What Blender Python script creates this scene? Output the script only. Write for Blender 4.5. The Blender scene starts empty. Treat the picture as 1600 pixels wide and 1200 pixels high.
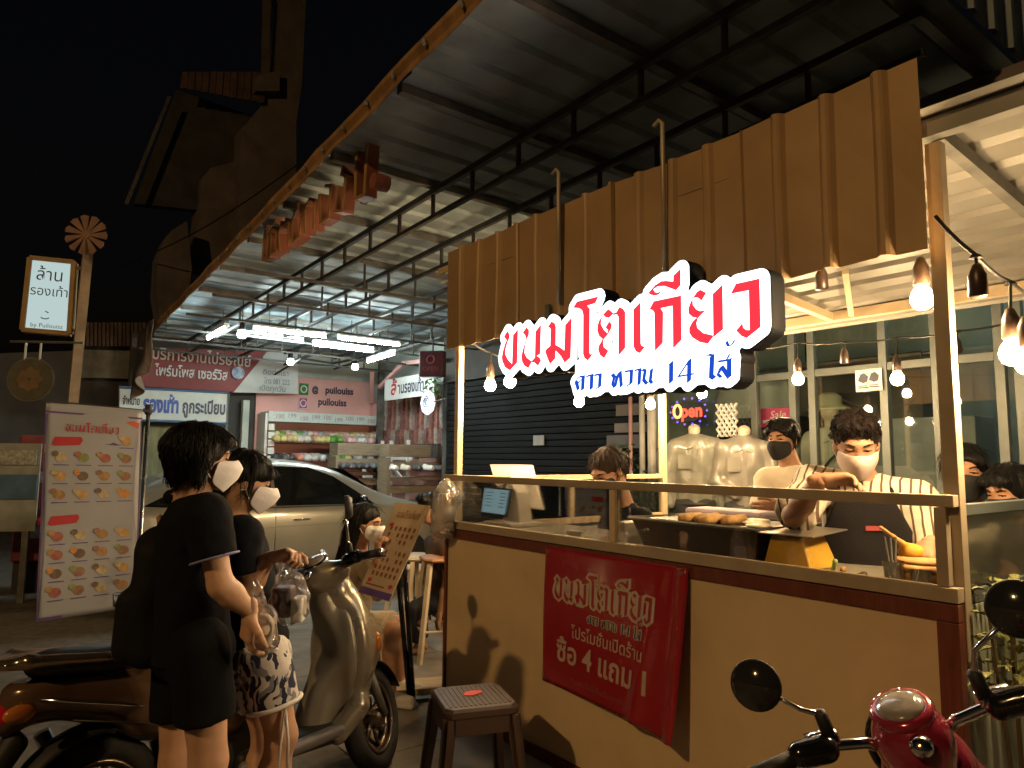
import bpy, bmesh, math, random
import numpy as np
from mathutils import Vector as Vec, Matrix, noise as mnoise
random.seed(7); np.random.seed(7)
R = math.radians
SC = bpy.context.scene
C = SC.collection

# ---------------------------------------------------------------- camera, sky, sun, exposure
CAM_Z, FPX = 1.5, 1110.0
cam = bpy.data.cameras.new('camera'); camo = bpy.data.objects.new('camera', cam); C.objects.link(camo)
cam.sensor_width = 36.0; cam.lens = 36.0 * FPX / 1600.0; cam.clip_start = 0.05; cam.clip_end = 600
CM = Matrix.Rotation(R(96.05), 3, 'X') @ Matrix.Rotation(R(0.5), 3, 'Z')
camo.matrix_world = Matrix.Translation((0, 0, CAM_Z)) @ CM.to_4x4()
SC.camera = camo
W = bpy.data.worlds.new('World'); SC.world = W; W.use_nodes = True
_n = W.node_tree.nodes; _sky = _n.new('ShaderNodeTexSky'); _sky.sky_type = 'NISHITA'; _sky.sun_disc = False
SUN_EL, SUN_AZ = R(30), R(217)
_sky.sun_elevation = R(-3.4); _sky.sun_rotation = SUN_AZ
_n['Background'].inputs[1].default_value = 0.045
W.node_tree.links.new(_sky.outputs[0], _n['Background'].inputs[0])
sl = bpy.data.lights.new('moonlight', 'SUN'); sl.energy = 0.012; sl.angle = R(0.5); sl.color = (1.0, 0.9, 0.75)
so = bpy.data.objects.new('moonlight', sl); C.objects.link(so)
so.rotation_euler = (R(55), 0, R(-40))
SC.view_settings.view_transform = 'Standard'; SC.view_settings.look = 'None'
SC.view_settings.exposure = 0.2; SC.view_settings.gamma = 1.0; SC.view_settings.use_curve_mapping = False
SC.cycles.use_denoising = True
SC.cycles.max_bounces = 8; SC.cycles.diffuse_bounces = 3; SC.cycles.glossy_bounces = 4; SC.cycles.transparent_max_bounces = 16
SC.cycles.caustics_reflective = False; SC.cycles.caustics_refractive = False
SC.cycles.sample_clamp_indirect = 4.0

# ---------------------------------------------------------------- frames
TH = R(37.7)
UX = Vec((math.sin(TH), -math.cos(TH), 0)); VX = Vec((math.cos(TH), math.sin(TH), 0)); A0 = Vec((-.395, 4.46, 0))
RZ = math.atan2(UX.y, UX.x)
def S(u, v, z): return A0 + UX * u + VX * v + Vec((0, 0, z))          # street frame: u along the stall front, v into the shops
def ray(x, y): return CM @ Vec(((x - 800) / FPX, -(y - 600) / FPX, -1))
def at(x, y, Y): d = ray(x, y); return Vec((0, 0, CAM_Z)) + d * (Y / d.y)
def atz(x, y, z): d = ray(x, y); return Vec((0, 0, CAM_Z)) + d * ((z - CAM_Z) / d.z)
def onv(x, y, v):
    d = ray(x, y); o = Vec((0, 0, CAM_Z)) - A0; p = o + d * ((v - o.dot(VX)) / d.dot(VX)); return p.dot(UX), p.z
def onu(x, y, u):
    d = ray(x, y); o = Vec((0, 0, CAM_Z)) - A0; p = o + d * ((u - o.dot(UX)) / d.dot(UX)); return p.dot(VX), p.z

# ---------------------------------------------------------------- materials
MATS = {}
def mat(name, col=(.5, .5, .5), rough=.6, metal=0, var=.12, nscale=8, bump=0, bscale=60, emit=None, es=0, coat=0, col2=None, stretch=None, spec=.5, dirt=0, sheen=0, alpha=None, trans=0, detail=6):
    if name in MATS: return MATS[name]
    m = bpy.data.materials.new(name); m.use_nodes = True; nt = m.node_tree; N = nt.nodes; L = nt.links
    b = N['Principled BSDF']
    b.inputs['Roughness'].default_value = rough; b.inputs['Metallic'].default_value = metal
    b.inputs['Specular IOR Level'].default_value = spec
    if coat: b.inputs['Coat Weight'].default_value = coat; b.inputs['Coat Roughness'].default_value = .06
    if sheen: b.inputs['Sheen Weight'].default_value = sheen
    if trans: b.inputs['Transmission Weight'].default_value = trans
    if alpha is not None: b.inputs['Alpha'].default_value = alpha
    c = tuple(col) + (1,)
    tc = N.new('ShaderNodeTexCoord'); mp = N.new('ShaderNodeMapping'); L.new(tc.outputs['Object'], mp.inputs[0])
    if stretch: mp.inputs['Scale'].default_value = stretch
    if var or col2:
        no = N.new('ShaderNodeTexNoise'); no.inputs['Scale'].default_value = nscale; no.inputs['Detail'].default_value = detail; L.new(mp.outputs[0], no.inputs[0])
        rp = N.new('ShaderNodeValToRGB'); L.new(no.outputs['Fac'], rp.inputs[0])
        lo = col2 if col2 else tuple(x * (1 - var) for x in col); hi = col if col2 else tuple(min(1, x * (1 + var)) for x in col)
        rp.color_ramp.elements[0].position = .32; rp.color_ramp.elements[1].position = .68
        rp.color_ramp.elements[0].color = tuple(lo) + (1,); rp.color_ramp.elements[1].color = tuple(hi) + (1,)
        out = rp.outputs[0]
        if dirt:
            n2 = N.new('ShaderNodeTexNoise'); n2.inputs['Scale'].default_value = 2.3; n2.inputs['Detail'].default_value = 9; L.new(tc.outputs['Object'], n2.inputs[0])
            r2 = N.new('ShaderNodeValToRGB'); r2.color_ramp.elements[0].position = .48; r2.color_ramp.elements[1].position = .72; L.new(n2.outputs['Fac'], r2.inputs[0])
            mx = N.new('ShaderNodeMix'); mx.data_type = 'RGBA'; L.new(out, mx.inputs[6]); mx.inputs[7].default_value = tuple(x * .45 for x in col) + (1,)
            mu = N.new('ShaderNodeMath'); mu.operation = 'MULTIPLY'; mu.inputs[1].default_value = dirt; L.new(r2.outputs[0], mu.inputs[0]); L.new(mu.outputs[0], mx.inputs[0])
            out = mx.outputs[2]
        L.new(out, b.inputs['Base Color'])
        ra = N.new('ShaderNodeMapRange'); L.new(no.outputs['Fac'], ra.inputs[0]); ra.inputs[3].default_value = max(0, rough - .07); ra.inputs[4].default_value = min(1, rough + .09); L.new(ra.outputs[0], b.inputs['Roughness'])
    else: b.inputs['Base Color'].default_value = c
    if bump:
        nb = N.new('ShaderNodeTexNoise'); nb.inputs['Scale'].default_value = bscale; nb.inputs['Detail'].default_value = 5; L.new(mp.outputs[0], nb.inputs[0])
        bp = N.new('ShaderNodeBump'); bp.inputs['Strength'].default_value = bump; bp.inputs['Distance'].default_value = .01; L.new(nb.outputs['Fac'], bp.inputs['Height']); L.new(bp.outputs[0], b.inputs['Normal'])
    if emit: b.inputs['Emission Color'].default_value = tuple(emit) + (1,); b.inputs['Emission Strength'].default_value = es
    MATS[name] = m; return m
def glassmat(name, tint=(1, 1, 1), refl=.08, haze=0.0, hazecol=(.8, .8, .8), rough=.02):
    if name in MATS: return MATS[name]
    m = bpy.data.materials.new(name); m.use_nodes = True; nt = m.node_tree; N = nt.nodes; L = nt.links
    N.remove(N['Principled BSDF']); o = N['Material Output']
    t = N.new('ShaderNodeBsdfTransparent'); t.inputs[0].default_value = tuple(tint) + (1,)
    g = N.new('ShaderNodeBsdfGlossy'); g.inputs['Roughness'].default_value = rough
    fr = N.new('ShaderNodeFresnel'); fr.inputs[0].default_value = 1.45
    ad = N.new('ShaderNodeMath'); ad.operation = 'MULTIPLY_ADD'; L.new(fr.outputs[0], ad.inputs[0]); ad.inputs[1].default_value = .85; ad.inputs[2].default_value = max(0, refl - .04); ad.use_clamp = True
    mx = N.new('ShaderNodeMixShader'); L.new(ad.outputs[0], mx.inputs[0]); L.new(t.outputs[0], mx.inputs[1]); L.new(g.outputs[0], mx.inputs[2])
    last = mx
    if haze:
        d = N.new('ShaderNodeBsdfDiffuse'); d.inputs[0].default_value = tuple(hazecol) + (1,)
        tr = N.new('ShaderNodeBsdfTranslucent'); tr.inputs[0].default_value = tuple(hazecol) + (1,)
        dm = N.new('ShaderNodeMixShader'); dm.inputs[0].default_value = .5; L.new(d.outputs[0], dm.inputs[1]); L.new(tr.outputs[0], dm.inputs[2])
        tc = N.new('ShaderNodeTexCoord'); no = N.new('ShaderNodeTexNoise'); no.inputs['Scale'].default_value = 6; no.inputs['Detail'].default_value = 8; L.new(tc.outputs['Object'], no.inputs[0])
        ra = N.new('ShaderNodeMapRange'); ra.inputs[1].default_value = .3; ra.inputs[2].default_value = .75; ra.inputs[3].default_value = haze * .3; ra.inputs[4].default_value = haze * 1.6; L.new(no.outputs['Fac'], ra.inputs[0])
        m2 = N.new('ShaderNodeMixShader'); L.new(ra.outputs[0], m2.inputs[0]); L.new(mx.outputs[0], m2.inputs[1]); L.new(dm.outputs[0], m2.inputs[2]); last = m2
    L.new(last.outputs[0], o.inputs[0]); MATS[name] = m; return m
def emat(name, col, s):
    if name in MATS: return MATS[name]
    m = bpy.data.materials.new(name); m.use_nodes = True; N = m.node_tree.nodes; N.remove(N['Principled BSDF'])
    e = N.new('ShaderNodeEmission'); e.inputs[0].default_value = tuple(col) + (1,); e.inputs[1].default_value = s
    m.node_tree.links.new(e.outputs[0], N['Material Output'].inputs[0]); MATS[name] = m; return m

# ---------------------------------------------------------------- object helpers
def props(o, label=None, cat=None, group=None, kind=None):
    if label: o['label'] = label
    if cat: o['category'] = cat
    if group: o['group'] = group
    if kind: o['kind'] = kind
    return o
def thing(name, label, cat, loc=(0, 0, 0), rz=0, group=None):
    o = bpy.data.objects.new(name, None); C.objects.link(o); o.empty_display_size = .1
    o.location = loc; o.rotation_euler = (0, 0, rz); o['mw'] = 1
    props(o, label, cat, group); del o['mw']; return o
def inv(o):
    return (Matrix.Translation(o.location) @ o.rotation_euler.to_matrix().to_4x4()).inverted()
def dup(root, dloc=None, rz=None, label=None):
    r = root.copy(); C.objects.link(r)
    if dloc is not None: r.location = dloc
    if rz is not None: r.rotation_euler = (0, 0, rz)
    if label: r['label'] = label
    for ch in list(root.children):
        c = ch.copy(); C.objects.link(c); c.parent = r
        for g in list(ch.children):
            d = g.copy(); C.objects.link(d); d.parent = c
    return r
class MB:
    def __init__(s): s.v = []; s.f = []; s.m = []; s.cur = 0
    def add(s, vs, fs, M=None):
        b = len(s.v)
        for p in vs:
            p = Vec(p); s.v.append(tuple(M @ p) if M else tuple(p))
        for f in fs: s.f.append(tuple(b + i for i in f)); s.m.append(s.cur)
        return s
    def box(s, lo, hi, M=None):
        x0, y0, z0 = lo; x1, y1, z1 = hi
        return s.add([(x0, y0, z0), (x1, y0, z0), (x1, y1, z0), (x0, y1, z0), (x0, y0, z1), (x1, y0, z1), (x1, y1, z1), (x0, y1, z1)],
              [(0, 3, 2, 1), (4, 5, 6, 7), (0, 1, 5, 4), (1, 2, 6, 5), (2, 3, 7, 6), (3, 0, 4, 7)], M)
    def beam(s, p, q, w=.04, h=.04, up=(0, 0, 1)):
        p = Vec(p); q = Vec(q); d = (q - p); L = d.length; d.normalize(); up = Vec(up)
        if abs(d.dot(up)) > .99: up = Vec((UX.x, UX.y, 0)) if abs(d.z) > .9 else Vec((1, 0, 0))
        sx = d.cross(up).normalized(); uz = sx.cross(d).normalized()
        M = Matrix((sx, d, uz)).transposed().to_4x4(); M.translation = p
        return s.box((-w / 2, 0, -h / 2), (w / 2, L, h / 2), M)
    def tube(s, pts, r=.01, n=8, close=False, caps=True):
        pts = [Vec(p) for p in pts]; m = len(pts); rr = r if isinstance(r, (list, tuple)) else [r] * m
        prev = None; rings = []
        for i, p in enumerate(pts):
            if close: d = pts[(i + 1) % m] - pts[i - 1]
            else: d = pts[min(i + 1, m - 1)] - pts[max(i - 1, 0)]
            d.normalize()
            if prev is None:
                a = Vec((0, 0, 1)) if abs(d.z) < .9 else Vec((1, 0, 0)); x = d.cross(a).normalized()
            else: x = (prev - d * prev.dot(d)).normalized()
            prev = x; y = d.cross(x)
            rings.append([p + (x * math.cos(2 * math.pi * k / n) + y * math.sin(2 * math.pi * k / n)) * rr[i] for k in range(n)])
        vs = [q for rg in rings for q in rg]; fs = []
        for i in range(m if close else m - 1):
            j = (i + 1) % m
            for k in range(n): fs.append((i * n + k, i * n + (k + 1) % n, j * n + (k + 1) % n, j * n + k))
        if caps and not close: fs.append(tuple(range(n))[::-1]); fs.append(tuple((m - 1) * n + k for k in range(n)))
        return s.add(vs, fs)
    def lathe(s, prof, n=20, M=None):      # prof: (r, z)
        vs = []; fs = []; m = len(prof)
        for r, z in prof:
            for k in range(n): a = 2 * math.pi * k / n; vs.append((r * math.cos(a), r * math.sin(a), z))
        for i in range(m - 1):
            for k in range(n): fs.append((i * n + k, i * n + (k + 1) % n, (i + 1) * n + (k + 1) % n, (i + 1) * n + k))
        fs.append(tuple(range(n))[::-1]); fs.append(tuple((m - 1) * n + k for k in range(n)))
        return s.add(vs, fs, M)
    def prism(s, poly, d, M=None):         # polygon in xy, extruded 0..d in z
        n = len(poly); vs = [(x, y, 0) for x, y in poly] + [(x, y, d) for x, y in poly]
        a = sum(poly[i][0] * poly[(i + 1) % n][1] - poly[(i + 1) % n][0] * poly[i][1] for i in range(n))
        fs = [tuple(range(n))[::-1], tuple(range(n, 2 * n))] + [(i, (i + 1) % n, n + (i + 1) % n, n + i) for i in range(n)]
        if a < 0: fs = [f[::-1] for f in fs]
        return s.add(vs, fs, M)
    def grid(s, fn, nu, nv, M=None):
        vs = [fn(i / nu, j / nv) for i in range(nu + 1) for j in range(nv + 1)]
        fs = [(i * (nv + 1) + j, (i + 1) * (nv + 1) + j, (i + 1) * (nv + 1) + j + 1, i * (nv + 1) + j + 1) for i in range(nu) for j in range(nv)]
        return s.add(vs, fs, M)
    def loft(s, rings, close=True, caps=True):
        n = len(rings[0]); m = len(rings); vs = [p for r in rings for p in r]; fs = []
        for i in range(m - 1):
            for k in range(n if close else n - 1): fs.append((i * n + k, i * n + (k + 1) % n, (i + 1) * n + (k + 1) % n, (i + 1) * n + k))
        if caps: fs.append(tuple(range(n))[::-1]); fs.append(tuple((m - 1) * n + k for k in range(n)))
        return s.add(vs, fs)
    def build(s, name, mats, parent=None, smooth=False, bevel=0, world=True, solid=0):
        o = mk(name, s.v, s.f, mats, parent, smooth, s.m, world)
        if bevel: b = o.modifiers.new('b', 'BEVEL'); b.width = bevel; b.segments = 2; b.limit_method = 'ANGLE'; b.angle_limit = R(40)
        if solid: b = o.modifiers.new('s', 'SOLIDIFY'); b.thickness = solid
        return o
def root_mw(o):
    M = Matrix.Identity(4); ch = []
    while o: ch.append(o); o = o.parent
    for x in reversed(ch): M = M @ Matrix.Translation(x.location) @ x.rotation_euler.to_matrix().to_4x4()
    return M
def mk(name, vs, fs, mats, parent=None, smooth=False, mi=None, world=True):
    if not isinstance(mats, (list, tuple)): mats = [mats]
    me = bpy.data.meshes.new(name); vs = np.asarray(vs, float)
    base = None
    if parent is not None and world:
        Mi = np.array(root_mw(parent).inverted()); vs = vs @ Mi[:3, :3].T + Mi[:3, 3]
    elif parent is None and world and len(vs):
        base = (vs.min(0) + vs.max(0)) / 2; base[2] = vs[:, 2].min(); vs = vs - base
    me.from_pydata(vs.tolist(), [], [tuple(int(i) for i in f) for f in fs])
    for m in mats: me.materials.append(m)
    if mi is not None and len(mats) > 1: me.polygons.foreach_set('material_index', np.asarray(mi, np.int32))
    if smooth: me.polygons.foreach_set('use_smooth', [True] * len(me.polygons))
    me.update()
    o = bpy.data.objects.new(name, me); C.objects.link(o)
    if base is not None: o.location = base
    if parent is not None: o.parent = parent
    if smooth == 'auto':
        for e in me.edges: pass
        me.set_sharp_from_angle(angle=R(38))
    return o
def frameM(o, x, y, z=None):
    x = Vec(x).normalized(); y = Vec(y).normalized(); z = x.cross(y) if z is None else Vec(z)
    M = Matrix((x, y, z)).transposed().to_4x4(); M.translation = Vec(o); return M
def planeS(u, v, z): return frameM(S(u, v, z), UX, (0, 0, 1))     # local x = u, y = up, z = out to the street (-v)
def planeE(u, v, z): return frameM(S(u, v, z), VX, (0, 0, 1))     # on end walls: local x = v, y = up, z = +u

# ---------------------------------------------------------------- text
def text(s, size, mat_, parent, M, name='lettering', bold=0, align='CENTER', ext=.001, xs=1.0, shear=0, fit=None):
    c = bpy.data.curves.new('t', 'FONT'); c.body = s; c.size = size; c.extrude = 0; c.offset = bold; c.align_x = align; c.align_y = 'CENTER'; c.shear = shear; c.resolution_u = 3
    o = bpy.data.objects.new('t', c); C.objects.link(o)
    dg = bpy.context.evaluated_depsgraph_get(); me = bpy.data.meshes.new_from_object(o.evaluated_get(dg))
    bpy.data.objects.remove(o)
    bm = bmesh.new(); bm.from_mesh(me); bmesh.ops.remove_doubles(bm, verts=bm.verts, dist=1e-6)
    seen = set(); i = 0
    for v in bm.verts:
        if v in seen: continue
        st = [v]; seen.add(v); isl = []
        while st:
            a = st.pop(); isl.append(a)
            for e in a.link_edges:
                b = e.other_vert(a)
                if b not in seen: seen.add(b); st.append(b)
        for a in isl: a.co.z += ext + (i % 7) * .00025
        i += 1
    if fit: w_ = max(v.co.x for v in bm.verts) - min(v.co.x for v in bm.verts); xs = fit / max(w_, 1e-6)
    vs = [M @ Vec((v.co.x * xs, v.co.y, v.co.z)) for v in bm.verts]; bm.verts.index_update()
    fs = [[v.index for v in f.verts] for f in bm.faces]; bm.free(); bpy.data.meshes.remove(me)
    return mk(name, vs, fs, mat_, parent)

# ---------------------------------------------------------------- signed distance modelling (surface nets)
def cap(a, b, ra, rb=None, k=.02, m=0, flat=None, cut=None, sub=False):
    return dict(t='c', a=Vec(a), b=Vec(b), ra=ra, rb=ra if rb is None else rb, k=k, m=m, flat=flat, cut=cut, sub=sub)
def ell(c, r, M=None, k=.02, m=0, cut=None, sub=False):
    return dict(t='e', c=Vec(c), r=r, M=M, k=k, m=m, cut=cut, sub=sub)
def rbox(c, r, M=None, rad=.01, k=.02, m=0, cut=None, sub=False):
    return dict(t='b', c=Vec(c), r=r, M=M, rad=rad, k=k, m=m, cut=cut, sub=sub)
def _pd(p, X, Y, Z):
    if p['t'] == 'c':
        a, b = p['a'], p['b']; ab = b - a; L2 = max(ab.length_squared, 1e-9)
        px, py, pz = X - a.x, Y - a.y, Z - a.z
        fl = p['flat']
        if fl:
            f, s = fl; q = (px * f.x + py * f.y + pz * f.z) * (s - 1); abf = ab.dot(f) * (s - 1)
            px = px + q * f.x; py = py + q * f.y; pz = pz + q * f.z; ab = ab + f * abf; L2 = max(ab.length_squared, 1e-9)
        t = np.clip((px * ab.x + py * ab.y + pz * ab.z) / L2, 0, 1)
        d = np.sqrt((px - t * ab.x) ** 2 + (py - t * ab.y) ** 2 + (pz - t * ab.z) ** 2) - (p['ra'] + (p['rb'] - p['ra']) * t)
        if fl: d = d / (1 + .5 * (fl[1] - 1))
    else:
        px, py, pz = X - p['c'].x, Y - p['c'].y, Z - p['c'].z
        if p['M'] is not None:
            M = p['M']; px, py, pz = (px * M[0][0] + py * M[1][0] + pz * M[2][0], px * M[0][1] + py * M[1][1] + pz * M[2][1], px * M[0][2] + py * M[1][2] + pz * M[2][2])
        rx, ry, rz = p['r']
        if p['t'] == 'e':
            k0 = np.sqrt((px / rx) ** 2 + (py / ry) ** 2 + (pz / rz) ** 2); k1 = np.sqrt((px / rx ** 2) ** 2 + (py / ry ** 2) ** 2 + (pz / rz ** 2) ** 2)
            d = k0 * (k0 - 1) / np.maximum(k1, 1e-6)
        else:
            rd = p['rad']; qx = np.abs(px) - rx + rd; qy = np.abs(py) - ry + rd; qz = np.abs(pz) - rz + rd
            d = np.sqrt(np.maximum(qx, 0) ** 2 + np.maximum(qy, 0) ** 2 + np.maximum(qz, 0) ** 2) + np.minimum(np.maximum(qx, np.maximum(qy, qz)), 0) - rd
    if p['cut']:
        for c, n in p['cut']: d = np.maximum(d, (X - c.x) * n.x + (Y - c.y) * n.y + (Z - c.z) * n.z)
    return d
def _bb(p):
    if p['t'] == 'c':
        r = max(p['ra'], p['rb']); a, b = p['a'], p['b']
        return np.array([min(a[i], b[i]) - r for i in range(3)]), np.array([max(a[i], b[i]) + r for i in range(3)])
    r = max(p['r']) * (1.75 if p['t'] == 'b' else 1.02); c = np.array(p['c']); return c - r, c + r
def nets(F, lo, h):
    nx, ny, nz = F.shape; ins = F < 0
    cs = [(i, j, k) for i in (0, 1) for j in (0, 1) for k in (0, 1)]
    sl = lambda i, j, k: (slice(i, nx - 1 + i), slice(j, ny - 1 + j), slice(k, nz - 1 + k))
    cnt = sum(ins[sl(*c)].astype(np.int8) for c in cs); act = (cnt > 0) & (cnt < 8)
    idx = np.argwhere(act); ix, iy, iz = idx.T
    acc = np.zeros((len(idx), 3)); num = np.zeros(len(idx))
    for a in cs:
        for ax in range(3):
            if a[ax]: continue
            b = list(a); b[ax] = 1
            fa = F[ix + a[0], iy + a[1], iz + a[2]]; fb = F[ix + b[0], iy + b[1], iz + b[2]]
            m = (fa < 0) != (fb < 0); t = np.where(m, fa / np.where(m, fa - fb, 1), 0)
            for d in range(3): acc[:, d] += np.where(m, a[d] + (t if d == ax else 0), 0)
            num += m
    V = (idx + acc / num[:, None]) * h + lo
    vid = -np.ones(act.shape, int); vid[ix, iy, iz] = np.arange(len(idx)); Q = []
    for ax in range(3):
        o1, o2 = [(1, 2), (2, 0), (0, 1)][ax]
        s0 = [slice(1, -1)] * 3; s0[ax] = slice(0, -1); s1 = [slice(1, -1)] * 3; s1[ax] = slice(1, None)
        a = ins[tuple(s0)]; b = ins[tuple(s1)]; ch = np.argwhere(a != b)
        if not len(ch): continue
        inside_first = a[tuple(ch.T)]
        g = ch + 1; g[:, ax] -= 1
        def cell(d1, d2):
            q = g.copy(); q[:, o1] += d1; q[:, o2] += d2; return vid[q[:, 0], q[:, 1], q[:, 2]]
        q = np.stack([cell(-1, -1), cell(0, -1), cell(0, 0), cell(-1, 0)], 1)
        q[~inside_first] = q[~inside_first][:, ::-1]; Q.append(q)
    return V, np.concatenate(Q) if Q else np.zeros((0, 4), int)
def sdf(prims, h=.01):
    bbs = [_bb(p) for p in prims if not p['sub']]
    lo = np.min([b[0] for b in bbs], 0) - 3 * h; hi = np.max([b[1] for b in bbs], 0) + 3 * h
    n = np.ceil((hi - lo) / h).astype(int) + 1
    F = np.full(tuple(n), .5, np.float32); I = np.zeros(tuple(n), np.int8)
    ax = [lo[d] + np.arange(n[d]) * h for d in range(3)]
    for p in prims:
        a, b = _bb(p); pad = p['k'] + 2.5 * h
        i0 = np.maximum(np.floor((a - pad - lo) / h).astype(int), 0); i1 = np.minimum(np.ceil((b + pad - lo) / h).astype(int) + 1, n)
        if (i1 <= i0).any(): continue
        s = tuple(slice(i0[d], i1[d]) for d in range(3))
        X = ax[0][s[0]][:, None, None]; Y = ax[1][s[1]][None, :, None]; Z = ax[2][s[2]][None, None, :]
        d = _pd(p, X, Y, Z); G = F[s]; k = p['k']
        if p['sub']:
            hh = np.clip(.5 - .5 * (G + d) / k, 0, 1); F[s] = G * (1 - hh) - d * hh + k * hh * (1 - hh)
        else:
            I[s] = np.where(d < G, p['m'], I[s])
            hh = np.clip(.5 + .5 * (G - d) / k, 0, 1); F[s] = G * (1 - hh) + d * hh - k * hh * (1 - hh)
    V, Q = nets(F, lo, h)
    if len(Q):
        g = np.clip(np.round((V[Q].mean(1) - lo) / h).astype(int), 0, n - 1); mi = I[g[:, 0], g[:, 1], g[:, 2]]
    else: mi = np.zeros(0, int)
    return V, Q, mi
def vnormals(V, Q):
    nrm = np.cross(V[Q[:, 2]] - V[Q[:, 0]], V[Q[:, 3]] - V[Q[:, 1]]); N = np.zeros_like(V)
    for k in range(4): np.add.at(N, Q[:, k], nrm)
    return N / np.maximum(np.linalg.norm(N, axis=1), 1e-9)[:, None]
def rough_up(V, Q, amp, freq, seed=0, stretch=(1, 1, 1)):
    N = vnormals(V, Q)
    d = np.array([mnoise.noise(Vec((p[0] * stretch[0] * freq + seed, p[1] * stretch[1] * freq, p[2] * stretch[2] * freq))) for p in V])
    return V + N * (d * amp)[:, None]
def blob(name, prims, mats, parent=None, h=.01, amp=0, freq=8, seed=0, stretch=(1, 1, 1), smooth=True, world=True, X=None):
    V, Q, mi = sdf(prims, h)
    if amp: V = rough_up(V, Q, amp, freq, seed, stretch)
    if X is not None: X = np.array(X); V = V @ X[:3, :3].T + X[:3, 3]
    return mk(name, V, Q, mats, parent, smooth, mi if isinstance(mats, (list, tuple)) and len(mats) > 1 else None, world)
def flatfield(polys, lo, hi, h):
    xs = np.arange(lo[0], hi[0], h); ys = np.arange(lo[1], hi[1], h); X, Y = np.meshgrid(xs, ys, indexing='ij'); D = np.full(X.shape, 9.0)
    for P in polys:
        n = len(P); d = np.full(X.shape, 9.0); ins = np.zeros(X.shape, bool)
        for i in range(n):
            (x0, y0), (x1, y1) = P[i], P[(i + 1) % n]; ex, ey = x1 - x0, y1 - y0
            t = np.clip(((X - x0) * ex + (Y - y0) * ey) / max(ex * ex + ey * ey, 1e-12), 0, 1)
            d = np.minimum(d, np.hypot(X - x0 - t * ex, Y - y0 - t * ey))
            c = (y0 > Y) != (y1 > Y)
            if abs(ey) > 1e-12: ins ^= c & (X < ex * (Y - y0) / ey + x0)
        D = np.minimum(D, np.where(ins, -d, d))
    return D
def plate(D, lo, h, grow, z0, z1, M):      # extrude the region D < grow between z0 and z1 on plane M
    nz = 9; hz = (z1 - z0) / (nz - 5); zz = z0 + (np.arange(nz) - 2) * hz
    F = np.maximum((D - grow)[:, :, None], np.maximum(z0 - zz, zz - z1)[None, None, :] + 1e-4)
    F[0] = F[-1] = 1; F[:, 0] = 1; F[:, -1] = 1
    V, Q = nets(F, np.zeros(3), 1.0); V = V * np.array([h, h, hz]) + np.array([lo[0], lo[1], zz[0]])
    M = np.array(M); return V @ M[:3, :3].T + M[:3, 3], Q
# ================================================================ materials of the place
m_asph = mat('asphalt', (.13, .115, .095), .9, var=.3, nscale=14, bump=.6, bscale=220, dirt=.5)
m_conc = mat('concrete', (.22, .2, .175), .85, var=.2, nscale=5, bump=.3, bscale=90, dirt=.6)
m_zinc = mat('zinc_sheet', (.27, .33, .37), .6, .08, var=.25, nscale=3, stretch=(1, 1, 1), dirt=.5)
m_steel = mat('dark_steel', (.06, .058, .055), .6, .3, var=.3, nscale=12)
m_gsteel = mat('grey_steel', (.16, .155, .14), .55, .4, var=.3, nscale=9, dirt=.5)
m_fascia = mat('rusty_fascia', (.27, .15, .06), .7, var=.35, nscale=6, bump=.3, dirt=.7)
m_white = mat('white_paint', (.72, .72, .7), .5, var=.06, dirt=.25)
m_bldg = mat('tan_render', (.16, .13, .11), .85, var=.2, nscale=2, bump=.25, bscale=40, dirt=.6)
m_dark = mat('dark_wall', (.06, .055, .05), .85, var=.3, nscale=3, dirt=.5)
m_pink = mat('pink_wall', (.74, .4, .37), .7, var=.06, nscale=2, dirt=.2)
m_mint = mat('pale_wall', (.46, .52, .48), .7, var=.08, nscale=2, dirt=.35)
m_alu = mat('window_aluminium', (.1, .115, .11), .45, .3, var=.12, dirt=.3)
m_wood = mat('shelf_wood', (.2, .15, .1), .7, var=.25, nscale=5, stretch=(1, 1, 9), bump=.2)
m_glass = glassmat('shop_glass', (.86, .9, .88), .09)
m_tube = emat('fluorescent_light', (.84, 1.0, .95), 135)
m_black = mat('black_plastic', (.018, .018, .019), .45, var=.1)
m_red = mat('banner_red', (.24, .022, .028), .5, var=.1)
m_blue = mat('sign_blue', (.02, .07, .34), .5, var=.05)
m_ink = mat('dark_ink', (.025, .03, .07), .5, var=.05)
m_wtext = mat('white_print', (.75, .73, .7), .6, var=.04)
MS = frameM(A0, UX, VX, (0, 0, 1))
def sb(mb, u0, v0, z0, u1, v1, z1): return mb.box((u0, v0, z0), (u1, v1, z1), MS)

# ---------------------------------------------------------------- ground
g = MB(); g.add([(-150, -60, 0), (150, -60, 0), (150, 220, 0), (-150, 220, 0)], [(0, 1, 2, 3)])
props(g.build('ground', m_asph), kind='structure')
g = MB(); n = 9
for i in range(11):
    for j in range(3):
        u0 = -8.6 + i * 1.5; v0 = -.75 + j * 1.4
        g.add([S(u0 + .006, v0 + .006, .006), S(u0 + 1.494, v0 + .006, .006), S(u0 + 1.494, v0 + 1.394, .006), S(u0 + .006, v0 + 1.394, .006)], [(0, 1, 2, 3)])
props(g.build('pavement', m_conc), kind='structure')

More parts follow.
